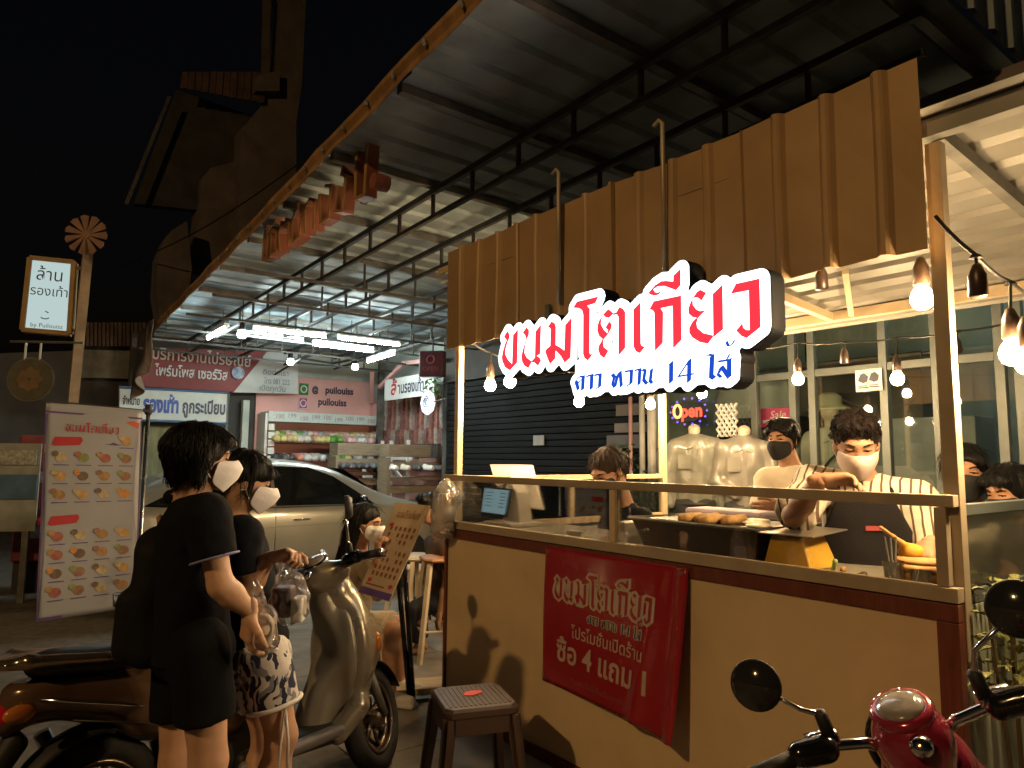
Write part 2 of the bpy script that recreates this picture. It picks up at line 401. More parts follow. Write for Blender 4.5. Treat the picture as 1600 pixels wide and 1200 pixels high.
# ---------------------------------------------------------------- street lamp behind the camera (its light draws the shadows on the counter)
LP = Vec((-6.3, -4.9, 7.5))
t = thing('street_lamp', 'tall grey street lamp with amber light by the roadside', 'street lamp', (LP.x - 1.2, LP.y - 1.4, 0))
b = MB(); b.tube([(LP.x - 1.2, LP.y - 1.4, 0), (LP.x - 1.2, LP.y - 1.4, 5.2), (LP.x - 1.1, LP.y - 1.3, 7.0), (LP.x - .7, LP.y - .8, 7.5), (LP.x, LP.y, 7.7)], [.09, .07, .06, .05, .04], 10); b.build('pole', m_gsteel, t, True)
b = MB(); b.lathe([(.05, .2), (.2, .14), (.24, .05), (.23, .03)], 16, Matrix.Translation(LP)); b.build('lamp_shade', m_gsteel, t, True)
ld = bpy.data.lights.new('street_lamp_light', 'SPOT'); ld.energy = 1750; ld.color = (1.0, .6, .23); ld.shadow_soft_size = .16; ld.spot_size = R(150); ld.spot_blend = .5
lo_ = bpy.data.objects.new('street_lamp_light', ld); C.objects.link(lo_); lo_.location = (0, 0, 0); lo_.parent = t
lo_.location = Vec((1.2, 1.4, LP.z - .02)); lo_.rotation_euler = (S(1.4, 0, .5) - LP).to_track_quat('-Z', 'Y').to_euler()

# ---------------------------------------------------------------- canopy over the pavement
def cz(u): return 3.45 + .03 * u
def ve(u): return -.62 - .045 * (u + 2)
CN = thing('metal_canopy', 'long grey corrugated metal canopy on lattice girders over the pavement', 'canopy', S(-2.5, -.6, 0), RZ)
def corr(u0, u1, v0, v1, zf, pitch=.25, hgt=.028):
    mb = MB(); prof = []; u = u0
    while u < u1 - 1e-3:
        prof += [(u, 0), (u + pitch * .68, 0), (u + pitch * .76, hgt), (u + pitch * .92, hgt)]; u += pitch
    prof.append((u1, 0)); prof = [(a, b) for a, b in prof if a <= u1 + 1e-6]; vs = []; fs = []
    for j, v in enumerate((v0, v1)):
        for a, b in prof: vs.append(S(a, v, zf(a) + b))
    n = len(prof)
    for i in range(n - 1): fs.append((i, i + 1, n + i + 1, n + i))
    return mb.add(vs, fs)
i = 0; u = -7.5
while u < 2.55:
    corr(u, min(u + .76, 2.6), ve(u + .38) + .03, 3.36, lambda a, i=i: cz(a) + .02 + (i % 2) * .004).build('roof_sheet', m_zinc, CN, solid=.001); u += .75; i += 1
for k, u in enumerate(np.arange(-7.2, 2.6, .97)):
    b = MB(); b.beam(S(u, ve(u) + .03, cz(u) - .015), S(u, 3.34, cz(u) - .015), .05, .05); b.build('rafter', m_gsteel, CN)
for v in (.1, .78, 1.6, 2.45):
    b = MB(); b.beam(S(-7.4, v, cz(-7.4) - .065), S(2.55, v, cz(2.55) - .065), .035, .04); b.build('girder_chord', m_steel, CN)
    b = MB(); b.beam(S(-7.4, v, cz(-7.4) - .25), S(2.55, v, cz(2.55) - .25), .03, .03); b.build('girder_chord', m_steel, CN)
    for k, u in enumerate(np.arange(-7.2, 2.5, .485)):
        b = MB(); b.beam(S(u, v, cz(u) - .25), S(u, v, cz(u) - .065), .022, .022); b.build('girder_web', m_steel, CN)
for u in (-6.8, -6.0, -5.2, -4.3, -3.3, -2.3):
    b = MB(); b.beam(S(u, -.6, cz(u) - .3), S(u, 3.3, cz(u) - .3), .022, .025); b.build('cross_chord', m_steel, CN)
    for v in np.arange(.5, 3.2, .55):
        b = MB(); b.beam(S(u, v, cz(u) - .3), S(u, v, cz(u) - .05), .016, .016); b.build('girder_web', m_steel, CN)
b = MB(); b.grid(lambda s, t_: tuple(S(-7.5 + 10.1 * s, ve(-7.5 + 10.1 * s) - .01 + .005 * math.sin(s * 60) - .02 * (t_ > .6), cz(-7.5 + 10.1 * s) - .035 + .09 * t_ + .012 * mnoise.noise(Vec((s * 30, 0, t_))))), 80, 3)
b.build('gutter', m_fascia, CN, solid=.006)
m_clip = mat('white_clip', (.22, .22, .21), .6)
for k in range(17):
    u = 2.3 - k * .34; b = MB(); vv = ve(u) - .045; sb(b, u, vv, cz(u) - .0, u + .02, vv + .02, cz(u) + .03); b.build('clip', m_clip, CN, bevel=.004)
for u in (-7.35, 2.5):
    b = MB(); b.beam(S(u, 3.3, 0), S(u, 3.3, cz(u) - .05), .09, .09); b.build('post', m_gsteel, CN)
# end sheet standing over the canopy's right end + beam behind it
b = MB(); vs = []; fs = []; prof = []
for k in range(17): prof += [(k * .25, 0), (k * .25 + .16, 0), (k * .25 + .185, .03), (k * .25 + .225, .03)]
for a, h_ in prof:
    for z in (cz(2.6) + .03, cz(2.6) + .95): vs.append(S(2.62 + h_, -.6 + a, z))
for i in range(len(prof) - 1): fs.append((2 * i, 2 * i + 2, 2 * i + 3, 2 * i + 1))
b.add(vs, fs); b.build('end_sheet', m_zinc, CN, solid=.001)
b = MB(); sb(b, 1.2, 1.52, 3.22, 4.2, 1.58, 3.44); b.build('cross_beam', m_bldg, CN)
# crumpled tarpaulin hanging off the far canopy corner
m_tarp = mat('brown_tarp', (.3, .2, .13), .35, var=.4, nscale=5, bump=.3, bscale=20)
p0 = S(-7.35, -.72, cz(-7.4) + .02)
b = MB()
def tarp(s, t_):
    p = S(-7.45 + 1.0 * s * (1 - .35 * t_), -.5 - .05 * math.sin(s * 9 + t_ * 2) * (.3 + t_), cz(-7.4) + .04 - (1.0 - .35 * s) * t_ + .03 * s)
    q = mnoise.noise_vector(p * 3.2) * (.03 + .05 * t_); return tuple(p + q)
b.grid(tarp, 26, 26); o = b.build('tarpaulin', m_tarp, None, True, solid=.003)
props(o, 'crumpled brown tarpaulin hanging from the far corner of the canopy', 'tarpaulin')
# cable across the dark building
b = MB(); pa, pb = at(190, 415, 13), at(520, 215, 9.5); b.tube([pa.lerp(pb, k / 10) + Vec((0, 0, -.35 * math.sin(math.pi * k / 10) * .6)) for k in range(11)], .012, 5)
props(b.build('power_cable', m_black), 'black overhead cable slung in front of the dark tan building', 'cable')

# ---------------------------------------------------------------- dark tan building behind the canopy
BD = thing('tan_building', 'tall dark tan building with balconies rising behind the canopy', 'building', S(-12, 1, 0), RZ)
def wp(x, y, Y): return at(x, y, Y)
def slab(name, px, Y, depth, m=m_bldg):     # a facade piece outlined on a plane parallel to v, with real depth away from the street
    u0 = -12.0 + Y; pts = [onu(x, y, u0) for x, y in px]; b = MB(); b.prism(pts, depth, planeE(u0 - depth, 0, 0)); return b.build(name, m, BD)
slab('column', [(440, 0), (412, -40), (478, -40), (478, 0), (472, 130), (463, 190), (463, 420), (370, 420), (378, 200), (395, 182), (420, 150), (430, 120)], 1.2, .5)
slab('pipe', [(413, -30), (424, -30), (420, 120), (410, 120)], 1.25, .1)
slab('ledge', [(402, 118), (437, 110), (437, 142), (400, 142)], 1.5, .4)
slab('balcony_wall', [(315, 280), (330, 262), (385, 248), (385, 420), (292, 420), (310, 350)], .8, .6)
slab('corner_wall', [(258, 375), (268, 360), (292, 345), (300, 420), (292, 470), (250, 500), (244, 460), (247, 400)], 1.6, .5)
m_shut = mat('brown_sheet', (.12, .075, .055), .75, var=.3, nscale=6, dirt=.5)
for k in range(12):
    x0 = 285 + k * 11; slab('sheet_rib', [(x0, 112), (x0 + 9, 112), (x0 + 7, 160 - (11 - k) * 2), (x0 - 3, 160 - (11 - k) * 2)], 1.3 + .03 * (k % 2), .05, m_shut)
slab('gable_edge', [(262, 150), (268, 150), (200, 320), (194, 318)], 1.2, .06, m_gsteel)
slab('roof_plane', [(276, 140), (420, 190), (400, 300), (330, 330), (210, 318)], .6, .2, m_dark)
# lower building to the left of the canopy: brown corrugated fascia over a grey shutter
LB = thing('low_shop_front', 'low dark shop front with brown corrugated fascia behind the lit post', 'building', S(-9, -2, 0), RZ)
for k in range(16):
    x0 = 128 + k * 6.3; pts = [onu(x, y, -8.6) for x, y in [(x0, 504), (x0 + 4.6, 504.5), (x0 + 4.6, 541), (x0, 541)]]
    b = MB(); b.prism(pts, .05 + .03 * (k % 2), planeE(-8.65, 0, 0)); b.build('fascia_sheet', m_shut, LB)
pts = [onu(x, y, -8.7) for x, y in [(118, 540), (262, 545), (262, 760), (110, 760)]]; b = MB(); b.prism(pts, .1, planeE(-8.8, 0, 0)); b.build('wall', m_dark, LB)
pts = [onu(x, y, -8.6) for x, y in [(128, 546), (216, 549), (216, 592), (126, 590)]]; b = MB(); b.prism(pts, .04, planeE(-8.64, 0, 0)); b.build('signboard', mat('grey_board', (.2, .2, .18), .7, var=.2, dirt=.5), LB)
pts = [onu(x, y, -8.75) for x, y in [(-90, 555), (118, 548), (110, 760), (-90, 760)]]; b = MB(); b.prism(pts, .1, planeE(-8.85, 0, 0)); b.build('wall', m_dark, LB)

# ---------------------------------------------------------------- shoe shop at the end of the canopy
SH = thing('shoe_shop', 'pink walled shoe shop lit by fluorescent tubes at the canopy end', 'shop', S(-7.9, 1.5, 0), RZ)
b = MB(); sb(b, -8.1, -.5, 0, -7.95, 1.35, 3.35); b.build('wall', m_dark, SH)
b = MB(); sb(b, -8.1, 1.35, 0, -7.92, 3.45, 2.86); b.build('wall', m_pink, SH)
b = MB(); sb(b, -8.1, 1.35, 2.865, -7.93, 3.45, 3.3); b.build('wall', m_mint, SH)
b = MB(); sb(b, -8.1, 3.45, 2.5, -5.2, 3.6, 3.42); b.build('wall', m_mint, SH)
b = MB(); sb(b, -8.1, 3.455, 0, -5.2, 3.6, 2.495); b.build('wall', m_pink, SH)
b = MB(); sb(b, -7.92, 3.38, 0, -7.78, 3.45, 2.5); b.build('pillar', m_pink, SH)
b = MB(); sb(b, -7.86, 1.1, 0, -7.76, 1.2, 2.4); b.build('pipe', m_mint, SH)
b = MB(); sb(b, -7.95, 3.36, 2.82, -5.3, 3.4, 2.86); b.build('trim', m_mint, SH)
b = MB(); b.beam(S(-7.7, 3.3, 2.5), S(-7.0, 2.95, 2.95), .07, .07); b.build('brace', m_pink, SH)
for nm, s, sz, px, py in (('lettering', 'puilouiss', .17, 531, 611), ('lettering', 'puilouiss', .17, 520, 629), ('lettering', '@', .14, 493, 609)):
    v, z = onu(px, py, -7.9); text(s, sz, m_ink, SH, planeE(-7.915, v, z), bold=.006, fit=(.52 if len(s) > 1 else .12))
for k, (px, py, c) in enumerate(((475, 608, (.03, .22, .06)), (474, 630, (.45, .08, .25)))):
    v, z = onu(px, py, -7.9); Mx = planeE(-7.915, v, z)
    ms = mat('social_icon_%d' % k, c, .5, var=.05)
    b = MB(); b.box((-.085, -.1, 0), (.085, .1, .006), Mx); ob = b.build('social_icon', ms, SH, bevel=.01)
    b = MB(); b.tube([Mx @ Vec((.05 * math.cos(a), .055 * math.sin(a), .009)) for a in np.linspace(0, 2 * math.pi, 16, endpoint=False)], .01, 5, True); b.build('ring', m_wtext, ob)
    if k:
        b = MB(); b.tube([Mx @ Vec((x, y, .008)) for x, y in ((-.075, -.09), (.075, -.09), (.075, .09), (-.075, .09))], .008, 4, True); b.build('border', m_wtext, ob)
# shelves with shoes
SHV = thing('shoe_shelf', 'white slatted shelf with price strip against the pink wall', 'shelf', S(-7.6, 2.4, 0), RZ)
b = MB(); sb(b, -7.9, 1.42, 2.07, -7.5, 3.32, 2.23); b.build('price_strip', mat('price_strip', (.55, .62, .6), .5, var=.12, nscale=40), SHV)
for k in range(9):
    v, z = 1.6 + k * .2, 2.15; text('199' if k % 2 else '100', .1, mat('faint_print', (.4, .3, .33), .6), SHV, planeE(-7.497, v, z + .02 * math.sin(k * 2.2)), bold=.002)
for z in (1.76, 1.46, 1.14):
    b = MB(); sb(b, -7.9, 1.42, z - .025, -7.48, 3.32, z); b.build('shelf_board', m_pink, SHV)
for k in range(6):
    b = MB(); sb(b, -7.5, 1.42, 1.3 + k * .125, -7.47, 1.52, 1.4 + k * .125); b.build('slat', m_white, SHV)
b = MB(); sb(b, -7.9, 1.38, 0, -7.52, 1.42, 2.2); b.build('side_panel', m_white, SHV)
def shoe_mesh():
    V, Q, _ = sdf([cap((0, 0, .03), (.17, 0, .02), .04, .045, k=.02), cap((0, 0, .06), (.06, 0, .05), .034, .03, k=.02), rbox((.085, 0, .008), (.125, .045, .012), None, .01, k=.01), ell((.01, 0, .1), (.035, .024, .03), k=.01, sub=True)], .012)
    return V, Q
sV, sQ = shoe_mesh()
scol = [(.55, .45, .2), (.5, .36, .2), (.6, .56, .48), (.3, .2, .14), (.55, .48, .2), (.05, .05, .055), (.6, .25, .2), (.62, .62, .6), (.08, .08, .09), (.62, .3, .34), (.65, .4, .42), (.3, .34, .4), (.1, .28, .05)]
snames = ['tan', 'brown leather', 'cream', 'dark brown', 'mustard', 'black', 'coral', 'white', 'charcoal', 'rose', 'pink', 'slate blue', 'green']
smesh = {}; nth = {}
def shoe(u, v, z, ci, ang, where, sc_=1.0):
    if ci not in smesh:
        me = bpy.data.meshes.new('shoe'); me.from_pydata(sV.tolist(), [], sQ.tolist()); me.materials.append(mat('shoe_' + snames[ci].replace(' ', '_'), scol[ci], .5, var=.15)); me.polygons.foreach_set('use_smooth', [True] * len(me.polygons)); smesh[ci] = me
    o = bpy.data.objects.new('shoe', smesh[ci]); C.objects.link(o); o.location = S(u, v, z); o.rotation_euler = (0, 0, RZ + ang); o.scale = (sc_, sc_, sc_)
    nth[where] = nth.get(where, 0) + 1; od = ['first', 'second', 'third', 'fourth', 'fifth', 'sixth', 'seventh', 'eighth', 'ninth', 'tenth', 'eleventh', 'twelfth', 'thirteenth', 'fourteenth', 'fifteenth', 'sixteenth', 'seventeenth', 'eighteenth', 'nineteenth', 'twentieth'][nth[where] - 1]
    props(o, '%s shoe, %s from the left on %s' % (snames[ci], od, where), 'shoe', 'shoes on the shop shelves'); return o
rowA = [0, 4, 1, 4, 2, 2, 3, 1, 4, 0, 12, 12, 9, 10, 10, 7, 7, 10, 11, 11]; rowB = [5, 8, 6, 5, 6, 7, 7, 2, 7, 8, 5, 12, 12, 4, 5, 7, 8, 5, 6, 5]
for k in range(20):
    shoe(-7.62 + .03 * (k % 3), 1.53 + k * .093, 1.765, rowA[k], .15 * math.sin(k * 3.1), 'the upper shelf under the price strip', 1.35)
    shoe(-7.62 + .03 * (k % 2), 1.53 + k * .093, 1.465, rowB[k], .2 * math.sin(k * 1.7), 'the lower shelf under the price strip', 1.35)
    shoe(-7.84, 1.56 + k * .093, 1.84, rowA[(k * 7 + 3) % 20], .2, 'the back of the upper shelf', 1.35)
# sandal wall on the right
b = MB(); bs = [MB(), MB(), MB()]
for i in range(15):
    for j in range(11):
        u = -7.5 + i * .155; z = 2.5 - j * .082; q = S(u + random.uniform(-.015, .015), 3.42, z); Mx = frameM(q, UX, (0, 0, 1)) @ Matrix.Rotation(random.uniform(-.3, .3), 4, 'Z')
        bs[(i + (j > 6)) % 3].prism([(-.03, -.05), (.03, -.05), (.04, .02), (.02, .06), (-.02, .06), (-.04, .02)], .05, Mx)
for k, (bb_, c) in enumerate(zip(bs, ((.33, .14, .11), (.36, .3, .26), (.22, .1, .09)))):
    o = bb_.build('hanging_sandals', mat('sandals_%d' % k, c, .6, var=.3, nscale=20)); o['kind'] = 'stuff'; props(o, ['terracotta', 'grey beige', 'dark maroon'][k] + ' sandals hung in columns on the shoe shop side wall', 'sandals', 'sandals on the side wall')
b = MB()
for j in range(30):
    u = -7.4 + j * .075; Mx = frameM(S(u, 3.2, 1.62), UX, (0, 0, 1)); b.prism([(-.03, -.11), (.028, -.11), (.02, .1), (-.02, .1)], .06, Mx)
o = b.build('standing_shoes', mat('dark_shoes', (.05, .045, .045), .4, var=.5, nscale=30)); o['kind'] = 'stuff'; props(o, 'row of dark shoes on the rack below the sandal wall', 'shoes')
RK = thing('shoe_rack', 'white metal tube rack below the sandal wall', 'rack', S(-6.4, 3.1, 0), RZ)
for u in (-7.4, -6.75, -6.45, -5.9):
    b = MB(); b.beam(S(u, 3.05, .3), S(u, 3.05, 1.78), .05, .03); b.build('upright', m_white, RK)
for z in (1.5, 1.2): b = MB(); b.beam(S(-7.5, 3.08, z), S(-5.6, 3.08, z), .03, .05); b.build('rail', m_white, RK)
b = MB(); b.beam(S(-6.6, 3.0, 1.55), S(-6.0, 3.0, 1.2), .025, .04); b.build('brace', m_white, RK)
# wooden display crates behind the car
def crate(lab, pxl, pxr, y0, y1, u0, shoes=True):
    va, z1 = onu(pxl, y0, u0); vb, _ = onu(pxr, y0, u0); _, z0 = onu(pxl, y1, u0)
    T = thing('display_crate', lab, 'display crate', S(u0, (va + vb) / 2, 0), RZ, 'wooden shoe crates'); n = 4; dz = (z1 - z0)
    b = MB(); sb(b, u0 - .3, va, z1 - .18, u0, vb, z1); b.build('plank', m_wood, T, bevel=.005)
    for k in range(1, n + 1):
        zz = z1 - .18 - k * (dz - .18) / n; b = MB(); sb(b, u0 - .3, va, zz, u0 - .01, vb, zz + .05 + .05 * (k % 2)); b.build('plank', m_wood, T, bevel=.004)
    for vv in (va, vb): b = MB(); sb(b, u0 - .28, vv - .03, 0, u0 + .012, vv + .03, z1 - .19); b.build('upright', m_wood, T, bevel=.004)
    return va, vb, z0, z1
va, vb, z0, z1 = crate('small brown wooden display crate with dark shoes behind the silver car', 528, 600, 692, 775, -6.0)
for k in range(7): shoe(-6.05, va + .05 + k * (vb - va - .1) / 6, z1 - .36, [5, 8, 5, 5, 8, 5, 8][k], .1 * k, 'the small brown crate behind the car')
va, vb, z0, z1 = crate('wide grey brown wooden display crate beside the stall corner post', 608, 716, 694, 790, -5.4)
for k in range(7): shoe(-5.45, va + .05 + k * (vb - va - .1) / 6, z1 - .36, [7, 2, 5, 7, 8, 11, 7][k], .1 * k, 'the wide crate beside the stall post')
# tubes
def tube_light(lab, a, bpt, dim=False):
    T = thing('tube_light', lab, 'tube light', (a + bpt) / 2, RZ, 'fluorescent tubes under the canopy')
    b = MB(); b.tube([a, bpt], .017, 8); b.build('tube', m_tube if not dim else m_white, T, True)
    b = MB(); b.beam(a + Vec((0, 0, .045)), bpt + Vec((0, 0, .045)), .06, .035); b.build('batten', m_white, T)
    d = (bpt - a).normalized()
    for p in (a, bpt): b = MB(); b.beam(p - d * .012 + Vec((0, 0, .012)), p + d * .012 + Vec((0, 0, .012)), .03, .06); b.build('end_cap', m_white, T)
    for s in (.2, .8):
        p = a.lerp(bpt, s); b = MB(); b.tube([p + Vec((0, 0, .06)), p + Vec((0, 0, .25))], .004, 4); b.build('wire', m_black, T)
def hz(x, y, z): return atz(x, y, z)
tube_light('long tube light nearest the lattice girder, upper middle of the shoe shop', hz(397, 513, 3.05), hz(508, 526, 3.05))
tube_light('tube light just right of the upper middle tube, running into the girder', hz(529, 528, 3.0), hz(624, 539, 3.0))
tube_light('lower tube light hanging above the pink wall lettering', hz(490, 538, 2.95), hz(582, 549, 2.95))
tube_light('short slanting tube light at the far corner over the red banner', hz(325, 529, 3.0), hz(354, 513, 3.0))
tube_light('short slanting tube light beside the maroon box sign', hz(575, 565, 2.9), hz(615, 553, 2.9))
tube_light('unlit white batten between the banner and the lit tubes', hz(375, 523, 3.0), hz(472, 535, 3.0), True)
for k, (x, y, lab) in enumerate(((378, 520, 'spot bulb beside the short slanting tube over the banner'), (454, 564, 'spot bulb at the banner corner beside the pink wall'), (555, 572, 'spot bulb above the pink wall lettering'))):
    p = hz(x, y, 2.93); T = thing('spot_bulb', lab, 'bulb', p, 0, 'spot bulbs of the shoe shop')
    b = MB(); b.lathe([(.005, -.06), (.04, -.055), (.055, -.02), (.04, .03)], 12, Matrix.Translation(p)); b.build('bulb', emat('spot_light', (.9, 1, .95), 22), T, True)
    b = MB(); b.lathe([(.03, .03), (.035, .05), (.03, .12), (.01, .13)], 10, Matrix.Translation(p)); b.build('socket', m_black, T, True)
    b = MB(); b.tube([p + Vec((0, 0, .12)), p + Vec((0, 0, .4))], .006, 5); b.build('wire', m_black, T)
b = MB(); b.tube([hz(430, 585, 2.8), hz(470, 560, 2.95), hz(520, 568, 2.95), hz(560, 560, 3.0), hz(640, 535, 3.05)], .018, 5)
props(b.build('wire_bundle', m_black), 'drooping black wire bundle over the pink wall', 'cable')
# maroon box sign, board, round sign
BX = thing('box_sign', 'square maroon box sign hanging under the canopy by the stall post', 'sign', S(-4.6, 2.3, 2.8), RZ)
p = at(676, 569, 9.0); Mx = frameM(p, Vec((1, -.25, 0)), (0, 0, 1))
b = MB(); b.box((-.16, -.165, -.07), (.16, .165, .07), Mx); b.build('case', mat('maroon', (.06, .012, .018), .4, var=.1), BX, bevel=.012)
b = MB(); b.tube([Mx @ Vec((.05 * math.cos(a), .05 + .05 * math.sin(a), .073)) for a in np.linspace(0, 6.28, 14, endpoint=False)], .008, 4, True); b.build('emblem', mat('dull_red', (.2, .05, .06), .5), BX)
text('OPEN', .08, MATS['dull_red'], BX, Mx @ Matrix.Translation((0, -.07, .072)))
b = MB(); b.tube([p + Vec((0, 0, .16)), p + Vec((0, 0, .35))], .01, 5); b.build('hanger', m_black, BX)
BR = thing('shop_board', 'white shop board with red and black lettering and leaves on pink brackets', 'sign', S(-6.4, 3.0, 2.5), RZ)
(u0, z0), (u1, z1) = onv(602, 612, 3.0), onv(679, 607, 3.0)
Mx = planeS((u0 + u1) / 2, 3.0, (z0 + z1) / 2 + .05)
hw = (u1 - u0) / 2
b = MB(); b.box((-hw, -.17, -.015), (hw, .17, .015), Mx); b.build('board', m_white, BR, bevel=.004)
text('ล้', .3, mat('sign_red', (.5, .03, .03), .5), BR, Mx @ Matrix.Translation((-hw * .58, .0, .017)), bold=.008, fit=hw * .25)
text('านรองเท้า', .24, m_ink, BR, Mx @ Matrix.Translation((hw * .12, -.01, .017)), bold=.006, fit=hw * 1.05)
b = MB(); b.beam(S(u0 - .3, 3.05, z0 + .1), S(u0 + .5, 3.05, z0 + .42), .05, .06); b.build('bracket', m_pink, BR)
b = MB(); b.beam(S(u0 + .52, 3.05, z0 + .42), S(u1 + .1, 3.05, z0 + .36), .05, .06); b.build('bracket', m_pink, BR)
m_leaf = mat('leaf_green', (.05, .11, .025), .6, var=.4, nscale=20)
b = MB()
for k in range(60):
    q = S(u1 + random.uniform(-.12, .18), 2.95 + random.uniform(-.05, .05), z1 + .05 + random.uniform(-.22, .2)); d = Vec((random.uniform(-1, 1), random.uniform(-1, 1), random.uniform(-1, 1))).normalized(); e = d.cross(Vec((.3, .2, 1))).normalized()
    b.add([q, q + d * .05 + e * .025, q + d * .11, q + d * .05 - e * .025], [(0, 1, 2, 3)])
b.build('leaves', m_leaf, BR)
RS = thing('round_sign', 'small round glowing white sign with a dark emblem below the shop board', 'sign', S(-5.2, 2.9, 2.2), RZ)
(u0, z0) = onv(668, 629, 2.9); Mx = planeS(u0, 2.9, z0)
b = MB(); b.lathe([(.17, -.03), (.18, -.01), (.18, .01), (.17, .02)], 8, Mx); b.build('disc', emat('white_panel_light', (.8, .95, 1), 1.6), RS)
b = MB()
for k in range(3): b.tube([Mx @ Vec((.05 * math.cos(a) + .03 * (k - 1), .06 * math.sin(a) + .03 * (k == 1), .024)) for a in np.linspace(.3, 5, 10)], .007, 4)
b.build('emblem', m_ink, RS)
b = MB(); b.tube([Mx @ Vec((.17, 0, 0)), Mx @ Vec((.4, .03, -.05))], .01, 5); b.build('bracket', m_gsteel, RS)
# red and white postal banner
PB = thing('postal_banner', 'long red and white vinyl banner with white lettering above the blue framed sign', 'banner', S(-7.7, .8, 2.5), RZ)
UB = -7.72
q = lambda x, y: onu(x, y, UB)
b = MB(); b.cur = 0
def pol(px, off=0.0):
    return [tuple(planeE(UB + off, v, z) @ Vec((0, 0, .02 * math.sin(v * 5 + z * 3)))) for v, z in (q(*p) for p in px)]
mb = MB(); vs = pol([(214, 544), (418, 549), (366, 612), (216, 603)]); mb.add(vs, [(0, 3, 2, 1)]); mb.build('red_field', m_red, PB, solid=.004)
mb = MB(); vs = pol([(419, 549), (466, 551), (466, 615), (364, 613)]); mb.add(vs, [(0, 3, 2, 1)]); mb.build('white_field', mat('banner_white', (.62, .64, .63), .5, var=.06), PB, solid=.004)
v, z = q(317, 560); text('บริการงานไปรษณีย์', .24, m_wtext, PB, planeE(UB + .03, v, z), bold=.004, fit=onu(394, 560, UB)[0] - onu(240, 560, UB)[0])
v, z = q(300, 584); text('ไพร์มโพส เซอร์วิส', .21, m_wtext, PB, planeE(UB + .03, v, z), bold=.004, fit=onu(357, 584, UB)[0] - onu(243, 584, UB)[0])
v, z = q(371, 583); b = MB(); b.lathe([(.1, 0), (.1, .01), (.07, .012)], 18, planeE(UB + .03, v, z)); b.build('round_logo', mat('logo_blue', (.1, .2, .4), .5, col2=(.5, .55, .6), nscale=12), PB)
for k, (x, y, s) in enumerate(((430, 583, 'ติดต่อเรา'), (432, 597, 'โทร 081 222'), (425, 608, 'เปิดทุกวัน'))):
    v, z = q(x, y); text(s, .12, mat('grey_print', (.25, .26, .28), .6), PB, planeE(UB + .03, v, z), bold=.001, fit=.42)
b = MB(); b.tube([tuple(S(UB + .02, *q(214, 543))), tuple(S(UB + .02, *q(466, 550)))], .012, 5); b.build('hem_pipe', m_gsteel, PB)
# blue framed sign
BS = thing('blue_framed_sign', 'white sign with bold blue lettering in a pale blue frame under the red banner', 'sign', S(-7.6, .3, 2), RZ)
UB2 = -7.62
pts = [onu(x, y, UB2) for x, y in ((186, 605), (357, 614), (356, 662), (186, 655))]
b = MB(); b.prism(pts, .04, planeE(UB2 - .04, 0, 0)); b.build('panel', mat('sign_cream', (.58, .6, .55), .5, var=.06, dirt=.2), BS)
b = MB(); b.tube([tuple(S(UB2 + .005, v, z)) for v, z in pts], .02, 4, True); b.build('frame', mat('frame_blue', (.12, .2, .34), .5), BS)
v, z = onu(252, 634, UB2); text('รองเท้า', .3, m_blue, BS, planeE(UB2 + .004, v, z), bold=.016, fit=onu(280, 633, UB2)[0] - onu(224, 633, UB2)[0])
v, z = onu(319, 638, UB2); text('ถูกระเบียบ', .26, m_ink, BS, planeE(UB2 + .004, v, z), bold=.01, fit=onu(353, 637, UB2)[0] - onu(286, 637, UB2)[0])
v, z = onu(205, 627, UB2); text('จำหน่าย', .16, m_ink, BS, planeE(UB2 + .004, v, z), bold=.004, fit=onu(217, 627, UB2)[0] - onu(190, 627, UB2)[0])
b = MB(); b.tube([S(UB2 - .02, pts[1][0], pts[1][1]), S(UB2 - .02, pts[1][0], 0)], .03, 6); b.build('post', m_gsteel, BS)
b = MB(); sb(b, -7.9, -.3, .3, -7.8, .75, 1.95); o = b.build('curtain', mat('olive_curtain', (.2, .19, .1), .8, var=.25, nscale=3, stretch=(6, 6, 1), bump=.4)); props(o, 'dull olive curtain hanging under the blue framed sign', 'curtain')
# ================================================================ the food stall
m_cream = mat('cream_laminate', (.62, .47, .28), .55, var=.06, nscale=3, bump=.08, bscale=150, dirt=.3)
m_trim = mat('brown_wood_trim', (.13, .035, .02), .4, var=.25, nscale=6, stretch=(9, 9, 1), bump=.15)
m_frame = mat('cream_tube', (.6, .47, .3), .45, var=.08, nscale=10, dirt=.2)
m_sill = mat('taupe_aluminium', (.42, .34, .24), .42, .25, var=.1, dirt=.2)
m_tan = mat('tan_sheet', (.4, .26, .13), .5, .1, var=.1, nscale=4, dirt=.25)
m_roof = mat('cream_roof_sheet', (.22, .21, .185), .5, .1, var=.1, nscale=4, dirt=.3)
m_sgl = glassmat('stall_glass', (.99, .99, .98), .045, 0, (.5, .45, .35))
m_side = mat('grey_green_panel', (.3, .32, .24), .6, var=.1, dirt=.3)
ST = thing('food_stall', 'cream fronted snack stall with glass guards and tan corrugated fascia', 'food stall', S(1.4, 1, 0), RZ)
def part(name, m, *bx, bevel=.002):
    b = MB()
    for q in bx: sb(b, *q)
    return b.build(name, m, ST, bevel=bevel)
part('front_panel', m_cream, (.02, 0, .06, 2.795, .02, 1.02))
part('top_trim', m_trim, (0, -.012, 1.022, 2.86, .03, 1.074))
part('side_trim', m_trim, (2.797, -.012, .0, 2.86, .03, 1.02))
part('side_trim', m_trim, (-.006, -.012, 0, .018, .03, 1.02))
part('bottom_trim', m_trim, (.02, -.012, 0, 2.795, .03, .058))
part('side_panel', m_side, (2.832, .032, .0, 2.852, 2.0, 1.06))
part('side_panel', m_cream, (.0, .032, .0, .02, 2.0, 1.0))
part('counter_top', mat('counter_steel', (.4, .36, .3), .35, .5, var=.1, dirt=.3), (.045, .042, 1.06, 2.81, .62, 1.097))
